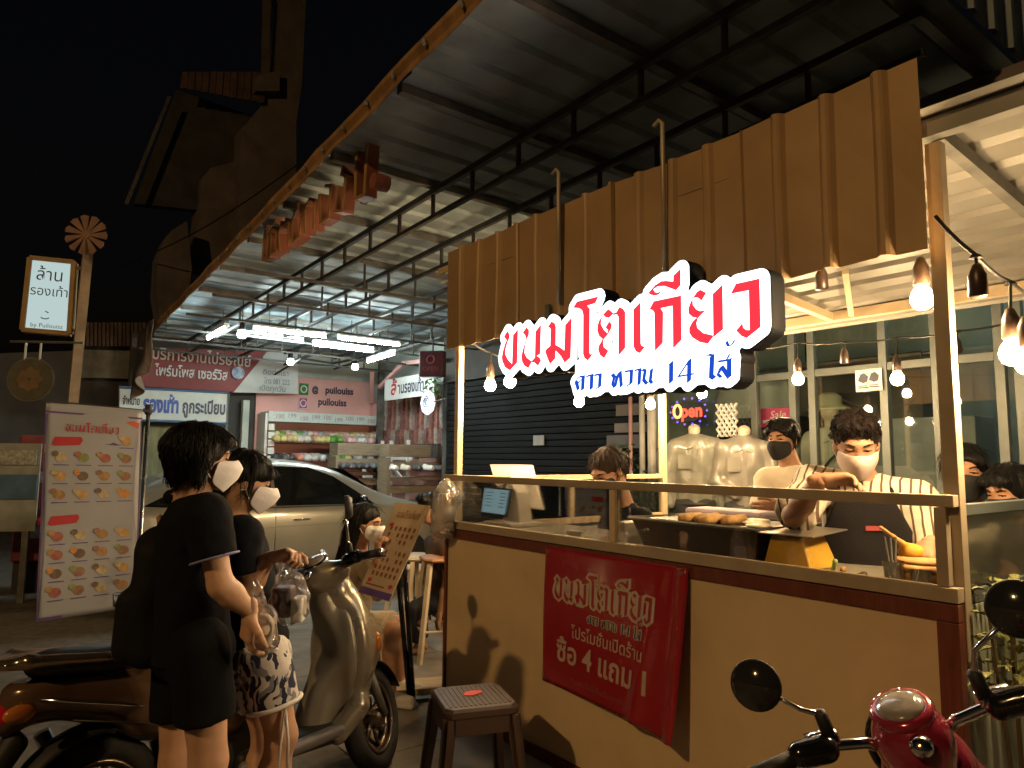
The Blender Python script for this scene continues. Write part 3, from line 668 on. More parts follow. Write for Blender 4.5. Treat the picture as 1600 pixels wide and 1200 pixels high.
part('counter_top', MATS['counter_steel'], (.045, .622, .98, .42, 1.975, 1.035))
part('counter_back', m_side, (.43, .58, .0, 2.6, .6, 1.058))
part('sill', m_sill, (.0, -.008, 1.078, 2.86, .04, 1.122))
part('guard_rail', m_sill, (-.05, -.004, 1.365, 2.86, .036, 1.402))
part('mid_post', m_frame, (1.395, .0, 1.124, 1.43, .034, 1.363))
part('end_post', m_sill, (2.80, .0, 1.124, 2.835, .034, 1.363))
part('mid_post', m_frame, (.012, .002, 1.124, .046, .034, 1.363))
for u0, u1 in ((.05, 1.392), (1.433, 2.797)): part('glass_pane', m_sgl, (u0, .014, 1.12, u1, .019, 1.366), bevel=0)
part('corner_post', m_frame, (.0, .042, .9, .04, .082, 2.75))
part('corner_post', m_sill, (2.815, .042, .9, 2.862, .088, 2.55))
part('corner_post', m_frame, (.0, 1.98, 0, .045, 2.025, 2.45))
part('corner_post', m_frame, (2.81, 1.98, 0, 2.855, 2.025, 2.42))
for z0, z1 in ((1.362, 1.395), (1.055, 1.098)): part('side_rail', m_frame, (.004, .084, z0, .036, 1.978, z1))
part('side_post', m_frame, (.004, 1.0, 1.1, .036, 1.035, 1.36))
for v0, v1 in ((.086, .998), (1.037, 1.976)): part('glass_pane', m_sgl, (.018, v0, 1.1, .022, v1, 1.36), bevel=0)
for z0, z1 in ((1.335, 1.37), (1.062, 1.105)): part('side_rail', m_alu, (2.82, .09, z0, 2.852, 1.978, z1))
part('glass_pane', glassmat('side_glass', (.93, .95, .92), .08, .05, (.5, .47, .38)), (2.834, .09, 1.106, 2.839, 1.976, 1.334), bevel=0)
# corrugated fascia: four sheets, ribs upright, uneven lower edge
for k, (u0, u1) in enumerate(((-.01, .74), (.73, 1.47), (1.46, 2.18), (2.17, 2.835))):
    prof = []; a = u0
    while a < u1 - .02:
        prof += [(a, 0), (a + .13, 0), (a + .143, -.016), (a + .152, -.023), (a + .168, -.023), (a + .177, -.016), (a + .19, 0)]; a += .19
    prof = [p for p in prof if p[0] < u1] + [(u1, 0)]; vs = []; fs = []
    zr = [1.0, .75, .5, .25, 0]
    for j, s in enumerate(zr):
        for a, d in prof:
            zb = 2.19 - .012 * (a / 2.8) + (-.02 if (u0 > 1.4 and u0 < 2 and s == 0) else 0); zt = 2.82
            vs.append(S(a, -.02 - .005 * (k % 2) + d + .004 * math.sin(a * 9 + s * 4), zb + (zt - zb) * s + .004 * math.sin(a * 31) * (s in (0, 1))))
    n = len(prof)
    for j in range(4):
        for i in range(n - 1): fs.append((j * n + i, (j + 1) * n + i, (j + 1) * n + i + 1, j * n + i + 1))
    b = MB(); b.add(vs, fs); b.build('fascia_sheet', m_tan, ST, solid=.0012)
for u in (1.11, 1.80):
    b = MB(); b.tube([S(u - .05, -.065, 2.985), S(u - .02, -.065, 3.0), S(u, -.065, 2.98), S(u, -.065, 2.3)], .011, 6); b.build('hanger_tube', m_sill, ST, True)
# stall roof, ribs along u, falling to the back
def rz_(v): return 2.64 - .085 * v
prof = []; v = -.02
while v < 2.25: prof += [(v, 0), (v + .12, 0), (v + .14, .022), (v + .18, .022), (v + .2, 0)]; v += .2
for k, (u0, u1) in enumerate(((-.12, 1.8), (1.75, 3.75))):
    vs = []; fs = []
    for u in (u0, u1):
        for a, d in prof: vs.append(S(u, a, rz_(a) + d + .003 * k))
    n = len(prof)
    for i in range(n - 1): fs.append((i, i + 1, n + i + 1, n + i))
    b = MB(); b.add(vs, fs); b.build('roof_sheet', m_roof, ST, solid=.001)
for v in (.06, 2.0):
    b = MB(); b.beam(S(-.1, v, rz_(v) - .035), S(3.72, v, rz_(v) - .035), .05, .06); b.build('roof_beam', m_frame if v > 1 else m_roof, ST)
for u in (.02, 1.45, 2.84, 3.6):
    b = MB(); b.beam(S(u, .09, rz_(.09) - .04), S(u, 1.97, rz_(1.97) - .04), .04, .05); b.build('roof_beam', m_gsteel if u > 2 else m_frame, ST)
b = MB(); b.beam(S(1.6, 1.95, 2.42), S(1.95, 1.2, 2.5), .03, .03); b.build('roof_brace', m_frame, ST)
b = MB(); sb(b, -.14, -.015, 2.7, .0, .0, 2.74); b.build('bracket', m_frame, ST)
# cream board leaning inside the left side (lit by the bulbs)

# ---------------------------------------------------------------- glowing sign
SG = thing('illuminated_sign', 'glowing white sign with red Thai title and blue second line on the stall fascia', 'sign', S(1.4, -.1, 1.9), RZ)
def tr(pts, ox, oy, sc=7.5): return [onv(ox + x / sc, oy + y / sc, -.16) for x, y in pts]
R1, R2, R3, R4 = (770, 440), (920, 420), (1050, 390), (880, 520)
RED = [tr(p, *R1) for p in (
 [(145,655),(185,582),(210,620),(208,660),(185,710),(163,790),(158,850),(190,915),(243,972),(255,630),(308,565),(298,950),(215,1042),(160,1005),(130,940),(122,890),(140,800),(165,720),(180,690),(165,668)],
 [(370,600),(412,538),(438,575),(435,620),(408,690),(388,780),(385,840),(410,890),(470,938),(512,890),(518,590),(578,510),(568,850),(528,872),(560,890),(578,925),(545,988),(497,945),(465,950),(432,1015),(385,985),(360,935),(352,880),(370,800),(398,720),(410,670),(395,630)],
 [(662,535),(705,472),(740,490),(752,530),(750,745),(800,770),(858,815),(868,510),(938,430),(925,890),(858,950),(820,880),(750,805),(745,900),(688,968),(660,900),(632,822),(650,790),(692,755),(698,560),(680,540)],
 [(962,310),(1005,238),(1248,180),(1215,255),(1120,285),(1150,320),(1145,830),(1155,855),(1185,850),(1130,925),(1095,900),(1078,850),(1080,390),(1065,340),(1030,315)])]
RED += [tr(p, *R2) for p in (
 [(185,540),(245,475),(305,525),(250,578),(215,572)],
 [(185,545),(160,600),(155,650),(185,710),(240,765),(185,830),(140,790),(118,730),(120,670),(140,610)],
 [(258,622),(282,650),(280,690),(240,768),(245,720),(215,690)],
 [(240,768),(190,825),(180,860),(190,920),(243,962),(195,1048),(150,1010),(130,950),(140,900),(165,860),(178,830)],
 [(305,525),(340,515),(375,452),(415,470),(440,510),(440,930),(365,1015),(368,570),(345,535),(305,545)],
 [(542,480),(618,400),(622,880),(635,905),(672,915),(612,990),(570,970),(542,910)],
 [(730,480),(780,385),(1095,318),(1100,835),(1008,930),(1003,435),(855,465),(885,510),(880,870),(795,958),(788,520),(770,490)],
 [(718,290),(760,240),(800,195),(870,150),(930,145),(1010,155),(1012,85),(1088,10),(1088,195),(1035,255),(1000,240),(900,205),(820,210),(770,245),(790,275),(825,285),(865,265),(830,305),(790,318),(750,310)])]
RED += [tr(p, *R3) for p in (
 [(262,575),(310,500),(350,475),(415,510),(360,600),(325,570),(285,565)],
 [(255,585),(258,650),(300,705),(345,725),(405,715),(350,770),(320,805),(260,795),(215,755),(210,700),(230,640)],
 [(320,800),(300,860),(310,920),(380,980),(505,1010),(435,1105),(350,1090),(260,1035),(222,980),(222,920),(260,850),(300,810)],
 [(498,525),(605,420),(612,935),(510,1020),(505,1010)],
 [(708,520),(768,405),(1038,345),(1052,910),(888,1040),(830,1015),(770,952),(838,870),(850,920),(890,945),(930,945),(918,480)])]
def nib(pl, w): 
    dx, dy = w * .68, -w * .56; return [(x + dx, y + dy) for x, y in pl] + [(x - dx, y - dy) for x, y in reversed(pl)]
BLUE = []
for w, pl in ((16,[(110,375),(135,345),(178,340)]),(17,[(167,345),(163,445)]),(15,[(112,380),(120,410),(128,445)]),(12,[(120,405),(145,372)]),
 (17,[(192,342),(235,330),(230,440)]),(17,[(255,332),(300,325),(295,425),(270,435)]),(16,[(395,325),(410,345),(397,395),(415,425),(437,330),(455,305),(465,420)]),
 (17,[(490,305),(545,295),(540,400),(505,415)]),(17,[(570,295),(610,285),(603,405)]),(16,[(630,290),(652,295),(640,370),(665,400),(692,370),(702,285)]),(14,[(690,372),(705,395)]),
 (14,[(812,270),(855,232)]),(22,[(855,232),(853,388)]),(13,[(1000,210),(912,342)]),(14,[(912,342),(1030,322)]),(22,[(997,212),(993,382)]),
 (15,[(1120,187),(1150,172),(1185,180)]),(24,[(1175,180),(1168,340),(1190,357)]),(18,[(1220,226),(1320,212)]),(24,[(1308,210),(1308,350)]),(20,[(1224,322),(1248,265),(1303,345)]),(14,[(1222,328),(1245,348)]),(12,[(1292,206),(1312,168)]),
 (12,[(1288,72),(1300,102),(1330,96),(1350,58)])):
    for a_, b_ in zip(pl[:-1], pl[1:]): BLUE.append([onv(880 + x / 5, 520 + y / 5, -.16) for x, y in nib([a_, b_], w)])
FILL = [tr([(560, 480), (930, 420), (960, 940), (600, 960)], *R3), tr([(300, 560), (600, 560), (600, 900), (320, 900)], *R3)] + [[onv(880 + x / 5, 520 + y / 5, -.16) for x, y in [(110, 230), (600, 120), (1330, 60), (1330, 360), (1160, 380), (970, 400), (680, 420), (300, 450), (110, 455)]]]
allp = [p for P in RED + BLUE for p in P]; lo = (min(p[0] for p in allp) - .08, min(p[1] for p in allp) - .08); hi = (max(p[0] for p in allp) + .08, max(p[1] for p in allp) + .08)
hS = .0055; D1 = flatfield(RED, lo, hi, hS); D2 = flatfield(BLUE, lo, hi, hS); D3 = flatfield(FILL, lo, hi, hS)
DD = np.minimum(np.minimum(D1, D2 + .006), D3 + .03)
PM = planeS(0, 0, 0)
V_, Q_ = plate(DD, lo, hS, .041, .062, .158, PM); mk('return_case', V_, Q_, mat('black_return', (.006, .007, .01), .6, spec=.1), SG)
V_, Q_ = plate(DD, lo, hS, .0385, .1585, .166, PM); mk('white_face', V_, Q_, emat('sign_white_light', (.9, .98, 1.0), 2.7), SG)
def letters(polys, m, name):
    for i, P in enumerate(polys):
        b = MB(); b.prism(P, .004 + .0004 * (i % 4), planeS(0, -.1665, 0)); b.build(name, m, SG)
letters(RED, emat('sign_red_light', (1.0, .045, .07), .92), 'red_letter'); letters(BLUE, emat('sign_blue_light', (.015, .08, .6), .9), 'blue_letter')
for u in (1.0, 1.9):
    b = MB(); sb(b, u, -.062, 2.1, u + .03, -.045, 2.3); b.build('mounting_bar', m_gsteel, SG)

# ---------------------------------------------------------------- string lights
m_bulb = emat('warm_bulb_light', (1.0, .68, .34), 700); m_cord = mat('black_rubber', (.012, .012, .012), .6)
m_dead = mat('dark_socket', (.05, .03, .02), .35, var=.2)
def string(lab, pts, drops):
    T = thing('string_lights', lab, 'string lights', pts[0], 0, 'bulb strings of the stall')
    P = []
    for a, b_ in zip(pts[:-1], pts[1:]):
        for k in range(8): s = k / 8; P.append(a.lerp(b_, s) - Vec((0, 0, .07 * (b_ - a).length * 4 * s * (1 - s) * .6)))
    P.append(pts[-1]); b = MB(); b.tube(P, .006, 6); b.build('cable', m_cord, T, True)
    for p, top, lit in drops:
        b = MB(); b.tube([top, p + Vec((0, 0, .11))], .005, 5); b.build('drop_wire', m_cord, T)
        b = MB(); b.lathe([(.006, .135), (.012, .13), (.024, .1), (.026, .04), (.02, .035)], 10, Matrix.Translation(p)); b.build('socket', m_dead, T, True)
        b = MB(); b.lathe([(.012, .11), (.018, .1)], 8, Matrix.Translation(top - Vec((0, 0, .11)))); b.build('joint', m_cord, T)
        if lit:
            b = MB(); b.lathe([(.014, .036), (.022, .026), (.031, .012), (.036, -.006), (.035, -.02), (.028, -.034), (.016, -.043), (.004, -.046)], 14, Matrix.Translation(p)); b.build('bulb', m_bulb, T, True)
def SU(x, y, u): v, z = onu(x, y, u); return S(u, v, z)
def SV(x, y, v): u, z = onv(x, y, v); return S(u, v, z)
up = lambda p, h: p + Vec((0, 0, h))
L = [SU(766, 600, .12), SU(797, 594, .4), SU(905, 626, .12), SU(1016, 630, .12)]
string('bulb string along the left side of the stall beneath the glowing sign', [S(.12, .05, 2.25)] + [up(p, .2) for p in (L[0], L[2], L[3])] + [S(.12, 1.95, 2.2)], [(L[0], up(L[0], .2), 1), (L[1], up(L[1], .25), 1), (L[2], up(L[2], .2), 1), (L[3], up(L[3], .2), 1)])
L = [(1097, 613, 1, 560), (1163, 578, 1, 545), (1247, 591, 1, 535), (1320, 577, 0, 534), (1402, 590, 1, 527), (1496, 562, 0, 517)]
D = [(SV(x, y, 1.93), SV(x, yt, 1.93), lit) for x, y, lit, yt in L]
string('bulb string across the back of the stall in front of the clothes shop glass', [S(.1, 1.93, 2.15)] + [d[1] for d in D] + [SV(1600, 497, 1.93), S(3.3, 1.93, 2.35)], D)
D = [(SU(1441, 463, 2.76), SU(1441, 420, 2.76), 1), (SU(1530, 483, 3.0), SU(1524, 398, 3.0), 0), (SU(1582, 548, 3.0), SU(1579, 440, 3.0), 1), (SU(1607, 562, 3.05), SU(1607, 452, 3.05), 1)]
string('bulb string on the right side of the stall over the corner post', [SU(1462, 338, 2.88), SU(1524, 398, 3.0), SU(1579, 440, 3.0), SU(1640, 470, 3.0), S(3.0, 1.9, 2.45)], D)
p = SV(1285, 466, .35); string('single dark unlit socket dangling beside the sign end', [p + Vec((0, 0, .32)), p + Vec((0, 0, .3))], [(p, p + Vec((0, 0, .3)), 0)])
# ================================================================ clothes shop behind the stall
VB = 3.2
CS = thing('clothes_shop', 'clothes shop with grey framed glass front behind the stall', 'shop', S(1, VB, 0), RZ)
def cpart(name, m, *bx, bevel=.002):
    b = MB()
    for q in bx: sb(b, *q)
    return b.build(name, m, CS, bevel=bevel)
cpart('wall', m_dark, (-5.2, VB + .02, 2.62, -1.0, VB + .2, 3.42), (-5.2, VB + .02, 0, -5.08, VB + .2, 2.61))
cpart('wall', m_mint, (-1.0, 6.0, 0, 6.2, 6.1, 3.3)); cpart('wall', m_mint, (-1.12, VB + .02, 0, -1.02, 5.99, 3.3)); cpart('ceiling', m_white, (-1.0, VB, 3.2, 6.2, 5.99, 3.3)); cpart('wall', m_mint, (6.2, VB, 0, 6.3, 6.1, 3.3))
cpart('beam', m_dark, (-1.0, VB - .06, 2.98, 6.2, VB + .1, 3.42))
uf = [onv(x, 540, VB)[0] for x in (1178, 1238, 1268, 1380, 1462, 1562, 1592)]
for u in [-.98] + uf + [3.2, 4.3]: cpart('mullion', m_alu, (u - .03, VB - .03, 0, u + .03, VB + .03, 2.97))
zt = onv(1330, 578, VB)[1]
seg = [-.98] + uf + [3.2, 4.3]
for a, c in zip(seg[:-1], seg[1:]):
    cpart('transom', m_alu, (a + .032, VB - .025, zt - .03, c - .032, VB + .025, zt + .03))
    cpart('glass_pane', m_glass, (a + .03, VB - .004, .05, c - .03, VB + .002, zt - .03), bevel=0)
    cpart('glass_pane', m_glass, (a + .03, VB - .004, zt + .03, c - .03, VB + .002, 2.96), bevel=0)
zz = 0.02
while zz < 2.58:
    b = MB(); sb(b, -5.05, VB - .01, zz, -1.12, VB + .01, zz + .07); b.build('shutter_slat', mat('shutter_dark', (.0065, .007, .0075), .7, 0, spec=.15, var=.2, nscale=3), CS, bevel=.008); zz += .078
for k, (x, y, w, h_) in enumerate(((842, 688, .2, .12), (990, 640, .5, .12), (975, 690, .5, .14), (985, 668, .45, .1))):
    u, z = onv(x, y, VB - .03); b = MB(); b.box((-w / 2, -h_ / 2, 0), (w / 2, h_ / 2, .008), planeS(u, VB - .03, z)); b.build('notice', mat('notice_%d' % k, [(.4, .42, .4), (.1, .08, .05), (.09, .09, .1), (.14, .13, .12)][k], .6), CS)
# pipes by the shutter
for x, r, c in ((1003, .03, (.35, .35, .33)), (1018, .045, (.42, .42, .4)), (985, .02, (.35, .2, .2))):
    u, z = onv(x, 640, VB - .1); b = MB(); b.tube([S(u, VB - .1, .1), S(u, VB - .1, 2.6)], r, 8); b.build('pipe', mat('pipe%d' % x, c, .5), CS, True)
TI = thing('shop_tube_light', 'tube light on the ceiling inside the clothes shop', 'tube light', S(2.2, 4.6, 3.1), RZ)
b = MB(); b.tube([S(1.6, 4.7, 3.1), S(2.8, 4.7, 3.1)], .016, 8); b.build('tube', emat('dim_tube_light', (.75, 1, .92), 42), TI, True)
b = MB(); b.beam(S(1.58, 4.7, 3.15), S(2.82, 4.7, 3.15), .06, .05); b.build('batten', m_white, TI)
# clothes hanging inside
def garment(lab, x, y, v, w, L, col, rail=True):
    u, z = onv(x, y, v); c = S(u, v, z); m = mat('cloth_%02d%02d%02d' % tuple(int(q * 99) for q in col), col, .85, var=.12, bump=.2, bscale=30)
    T = thing('hanging_shirt', lab, 'shirt', c - Vec((0, 0, L)), RZ, 'clothes hanging in the shop')
    f = Vec((VX.x, VX.y, 0)); pr = [cap(c - UX * w * .3, c + UX * w * .3, .05, flat=(f, 1.6), k=.04), cap(c - Vec((0, 0, .06)), c - Vec((0, 0, L - .1)), w * .42, w * .46, k=.05, flat=(f, 2.6)),
        cap(c - UX * w * .36, c - UX * w * .56 - Vec((0, 0, .3)), .055, .06, flat=(f, 1.5), k=.04), cap(c + UX * w * .36, c + UX * w * .56 - Vec((0, 0, .3)), .055, .06, flat=(f, 1.5), k=.04)]
    blob('cloth', pr, m, T, .016, .014, 7, x)
    b = MB(); b.tube([c + Vec((0, 0, .03)), c + Vec((0, 0, .12)), c + UX * .02 + Vec((0, 0, .15)), c + Vec((0, 0, .17))], .004, 4); b.build('hanger_hook', m_gsteel, T)
garment('white work shirt hanging high inside the glass left of the mullion', 1150, 612, 3.9, .42, .62, (.5, .52, .5))
garment('pale grey shirt hanging high inside the glass right of the lattice', 1205, 600, 4.0, .42, .66, (.42, .46, .45))
garment('blue grey shirt hanging behind the arms crossed man', 1185, 700, 3.7, .46, .6, (.24, .32, .34))
garment('light grey shirt hanging between mannequin and arms crossed man', 1225, 705, 3.6, .4, .55, (.36, .38, .38))
b = MB(); b.tube([S(-.9, 3.95, 2.42), S(1.5, 3.95, 2.42)], .015, 6); props(b.build('clothes_rail', m_gsteel), 'steel clothes rail inside the shop glass', 'rail')
b = MB(); u, z = onv(1180, 672, 3.5); sb(b, u - .45, 3.5, z - .08, u + .45, 3.8, z + .12); props(b.build('folded_stack', mat('dark_cloth', (.02, .02, .03), .9, var=.3, nscale=12, bump=.4), bevel=.03), 'dark folded clothes stacked on a shelf under the pink price card', 'clothes')
u, z = onv(1216, 652, 3.35); T = thing('price_card', 'bright pink price card above the dark folded clothes', 'card', S(u, 3.35, z - .08), RZ)
b = MB(); b.box((-.19, -.085, -.005), (.19, .085, .005), planeS(u, 3.35, z)); b.build('card', mat('hot_pink', (.6, .06, .2), .5), T, bevel=.003)
text('Sale', .1, m_wtext, T, planeS(u, 3.343, z + .02), shear=.2)
b = MB(); b.box((-.15, -.05, .006), (.15, -.02, .008), planeS(u, 3.35, z)); b.build('stripe', m_wtext, T)
LT = thing('lattice_panel', 'white diamond lattice panel left of the pale shirts', 'lattice', S(-.3, 3.1, 1.5), RZ)
(u0, z1), (u1, z0) = onv(1120, 632, 3.08), onv(1152, 682, 3.08)
for k in range(-4, 4):
    for sgn in (1, -1):
        b = MB(); ww = u1 - u0; hh_ = z1 - z0; s0 = k * .25; lo_t, hi_t = max(0, -s0), min(1, 1 - s0)
        if hi_t - lo_t < .08: continue
        fx = lambda t_: u0 + ww * ((s0 + t_) if sgn > 0 else 1 - s0 - t_)
        a = S(fx(lo_t), 3.08 + .008 * sgn, z0 + hh_ * lo_t); c = S(fx(hi_t), 3.08 + .008 * sgn, z0 + hh_ * hi_t)
        b.beam(a, c, .01, .028, up=(VX.x, VX.y, 0)); b.build('slat', m_white, LT)
# OPEN sign
OP = thing('open_sign', 'small red led open sign with blue dots on the shop glass', 'sign', S(-.7, 3.1, 1.9), RZ)
u, z = onv(1077, 643, 3.1); Mx = planeS(u, 3.1, z)
b = MB(); pts = [(.2 * math.cos(a), .1 * math.sin(a)) for a in np.linspace(0, 2 * math.pi, 24, endpoint=False)]; b.prism(pts, .02, Mx); b.build('backing', m_black, OP)
text('pen', .17, emat('led_red', (1, .06, .03), 3.2), OP, Mx @ Matrix.Translation((.045, .0, .022)), bold=.006)
b = MB(); b.tube([Mx @ Vec((-.12 + .045 * math.cos(a), .005 + .06 * math.sin(a), .026)) for a in np.linspace(0, 6.28, 16, endpoint=False)], .014, 5, True); b.build('letter_ring', emat('led_orange', (1, .4, .12), 2.6), OP)
b = MB()
for a in np.linspace(0, 2 * math.pi, 15)[:-1]:
    b.lathe([(.008, 0), (.008, .008), (.003, .01)], 6, Mx @ Matrix.Translation((.215 * math.cos(a), .125 * math.sin(a), .01)))
o = b.build('led_dots', emat('led_blue', (.12, .06, 1), 5), OP); o['kind'] = 'stuff'
# dark interior furniture, posters, hat mannequin, reflections
for k, (x, y) in enumerate(((1349, 595), (1366, 593))):
    u, z = onv(x, y, 3.15); T = thing('poster', ['left', 'right'][k] + ' one of two small white posters on the shop glass', 'poster', S(u, 3.15, z - .1), RZ, 'small posters on the glass')
    b = MB(); b.box((-.06, -.085, 0), (.06, .085, .003), planeS(u, 3.15, z)); b.build('paper', m_wtext, T)
    b = MB(); b.prism([(-.04, .0), (-.02, .05), (.01, .06), (.04, .03), (.03, -.01), (0, -.02)], .002, planeS(u, 3.145, z)); b.build('picture', m_ink, T)
    b = MB(); b.box((-.04, -.06, .003), (.04, -.05, .004), planeS(u, 3.15, z)); b.box((-.04, -.045, .003), (.03, -.037, .004), planeS(u, 3.15, z)); b.build('print_lines', m_ink, T)
b = MB(); u, z = onv(1330, 620, 3.9); sb(b, u - .5, 3.9, .0, u + .6, 4.3, z + .35); props(b.build('dark_cabinet', m_dark, bevel=.01), 'dark wall cabinet inside the glass behind the chef', 'cabinet')
b = MB(); u, z = onv(1420, 700, 3.8); sb(b, u - .35, 3.8, .0, u + .5, 4.2, z + .25); props(b.build('grey_cabinet', mat('cab_grey', (.16, .18, .19), .6), bevel=.01), 'grey cabinet inside the glass by the right post', 'cabinet')
# mannequins
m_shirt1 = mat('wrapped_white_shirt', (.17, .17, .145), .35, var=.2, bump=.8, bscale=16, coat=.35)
m_mann = mat('mannequin_skin', (.45, .38, .3), .5)
m_dkp = mat('dark_trousers', (.02, .02, .024), .8, var=.2, bump=.2)
def mannequin(name, lab, x, ysh, Y, col, bag=False, hat=False):
    n = at(x, ysh, Y); n = Vec((n.x, n.y, n.z)); f = -Vec((n.x, n.y, 0)).normalized(); r = Vec((-f.y, f.x, 0)); T = thing(name, lab, 'mannequin', (n.x, n.y, 0), 0, 'mannequins outside the clothes shop')
    z = Vec((0, 0, 1)); sh = n - z * .06
    pr = [cap(sh - r * .17, sh + r * .17, .055, k=.05), cap(sh - z * .06, sh - z * .5, .185, .165, k=.07, flat=(f, 1.75), cut=[(sh - z * .52, -z)])]
    for s in (-1, 1):
        e = sh + r * s * .24 - z * .27; w = e + r * s * (-.02 if not bag else -.16) - z * (.24 if not bag else .12) + f * (.02 if not bag else .1)
        pr += [cap(sh + r * s * .18, e, .06, .052, k=.04), cap(e, w, .05, .042, k=.03)]
    pr += [cap(sh + z * .02, n + z * .035, .06, .05, k=.02)]
    so = blob('shirt', pr, col, T, .012, .016, 11, x, (1, 1, .6))
    b = MB(); b.grid(lambda s_, t_: tuple(sh - z * (.02 + .48 * t_) + r * (.018 * (2 * s_ - 1)) + f * (.112 - .012 * t_)), 2, 8); b.build('placket', col, so, solid=.004)
    for sx in (-1, 1): b = MB(); b.add([n + r * sx * .055 + z * .03, n + r * sx * .012 + f * .1 - z * .08, n + r * sx * .075 + f * .1 - z * .1, n + r * sx * .1 + f * .03 - z * .015], [(0, 1, 2, 3)]); b.build('collar', col, so, solid=.006)
    b = MB(); b.box((-.055, -.065, 0), (.055, .055, .006), frameM(sh - r * .085 - z * .13 + f * .112, r, z)); b.build('pocket', col, so)
    b = MB(); b.tube([sh - z * .5 + (r * math.cos(a) * .155 + f * math.sin(a) * .11) for a in np.linspace(0, 6.28, 20, endpoint=False)], .016, 6, True); b.build('belt', m_black, T)
    blob('neck', [cap(n, n + z * .09, .048, .05), ell(n + z * .1, (.05, .05, .02))] if not hat else [cap(n, n + z * .09, .048, .05), ell(n + z * .2, (.075, .09, .11))], m_mann, T, .01)
    hp = sh - z * .52
    blob('trousers', [cap(hp - r * .05, hp + r * .05, .13, flat=(f, 1.3), k=.05), cap(hp - r * .08, hp - r * .09 - z * .75, .085, .06, k=.03), cap(hp + r * .08, hp + r * .09 - z * .75, .085, .06, k=.03)], m_dkp, T, .014)
    b = MB(); b.lathe([(.15, 0), (.15, .015), (.03, .025), (.02, max(.1, hp.z - .6))], 14, Matrix.Translation((n.x, n.y, 0))); b.build('stand', m_gsteel, T, True)
    if hat:
        b = MB(); b.lathe([(.19, .2), (.17, .22), (.105, .25), (.1, .32), (.06, .35), (.01, .355)], 20, Matrix.Translation(n)); b.build('hat', mat('khaki_cloth', (.42, .42, .3), .9, bump=.2), T, True)
        b = MB(); b.tube([n + r * .15 - z * .08 + f * .12, n - r * .02 - z * .25 + f * .15, n - r * .16 - z * .45 + f * .12], .012, 5); b.build('strap', m_black, T)
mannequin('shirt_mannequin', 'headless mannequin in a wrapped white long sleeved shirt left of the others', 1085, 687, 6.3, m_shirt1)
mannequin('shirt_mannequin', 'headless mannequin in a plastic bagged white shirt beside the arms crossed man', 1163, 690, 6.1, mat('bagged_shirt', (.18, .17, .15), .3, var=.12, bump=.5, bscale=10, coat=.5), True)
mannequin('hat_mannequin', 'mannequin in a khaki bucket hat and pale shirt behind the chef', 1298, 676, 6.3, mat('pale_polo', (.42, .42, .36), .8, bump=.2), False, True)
# potted greenery behind the left side
def leafy(name, lab, c, rad, hgt, n, size, m=m_leaf, pot=True):
    T = thing(name, lab, 'plant', (c.x, c.y, 0), 0); b = MB()
    for k in range(n):
        a = random.uniform(0, 6.28); rr = rad * math.sqrt(random.random()); q = Vec((c.x + rr * math.cos(a), c.y + rr * math.sin(a), c.z + hgt * random.random()))
        d = Vec((math.cos(a), math.sin(a), random.uniform(-.5, .9))).normalized(); e = d.cross(Vec((0, 0, 1))).normalized(); L_ = size * random.uniform(.6, 1.2)
        nrm = e.cross(d); b.add([q, q + d * L_ * .5 + e * L_ * .25 + nrm * .01, q + d * L_, q + d * L_ * .5 - e * L_ * .25 + nrm * .01], [(0, 1, 2, 3)])
    b.build('leaves', m, T)['kind'] = 'stuff'
    b = MB()
    for k in range(6): a = k; b.tube([(c.x, c.y, .15), (c.x + .5 * rad * math.cos(a), c.y + .5 * rad * math.sin(a), c.z + hgt * .8)], .006, 4)
    b.build('stems', mat('stem_brown', (.08, .06, .03), .8), T)
    if pot: b = MB(); b.lathe([(.1, 0), (.14, .25), (.15, .26), (.13, .27)], 14, Matrix.Translation((c.x, c.y, 0))); b.build('pot', mat('clay_pot', (.2, .09, .05), .8), T, True)
leafy('leafy_plant', 'bushy green potted plant behind the back left stall post', at(1000, 770, 7.6), .4, .5, 420, .1)
leafy('leafy_plant', 'dark green potted plant at the foot of the back left stall post', at(1020, 815, 7.0), .28, .4, 240, .09)
leafy('flowering_plant', 'pale yellow flowering plant beside the right side of the stall', at(1590, 1075, 2.25), .14, .3, 170, .06, mat('leaf_pale', (.16, .17, .05), .6, var=.5, nscale=25))

# ================================================================ counter goods
CT = 1.099
PS = thing('cash_register_terminal', 'white cash register terminal with small customer display on the counter end', 'cash register', S(.4, .3, CT), RZ)
def quad(px, vs_): return [SV(x, y, v) for (x, y), v in zip(px, vs_)]
m_pos = mat('white_plastic', (.75, .7, .62), .4, var=.04)
def slab4(q, d, name, m, par, bev=.006):
    n_ = (q[1] - q[0]).cross(q[3] - q[0]).normalized() * d; b = MB(); b.add(list(q) + [p + n_ for p in q], [(0, 1, 2, 3), (7, 6, 5, 4), (1, 0, 4, 5), (2, 1, 5, 6), (3, 2, 6, 7), (0, 3, 7, 4)]); return b.build(name, m, par, bevel=bev)
slab4(quad([(768, 727), (834, 728), (851, 798), (786, 790)], [.52, .52, .4, .4]), -.02, 'screen_housing', m_pos, PS)
b = MB(); b.tube([SV(x, y, v) for x, y, v in ((785, 752, .46), (815, 753, .46), (822, 785, .4), (814, 786, .4))], .004, 5); b.build('orange_bezel', mat('orange_plastic', (.6, .17, .04), .5), PS)
q = quad([(755, 760), (799, 764), (791, 808), (749, 802)], [.2, .22, .18, .16]); slab4(q, .012, 'customer_display', m_black, PS, .004)
c_ = sum(q, Vec()) / 4; n_ = (q[1] - q[0]).cross(q[3] - q[0]).normalized(); qs = [c_ + (p - c_) * .87 - n_ * .0045 for p in q]
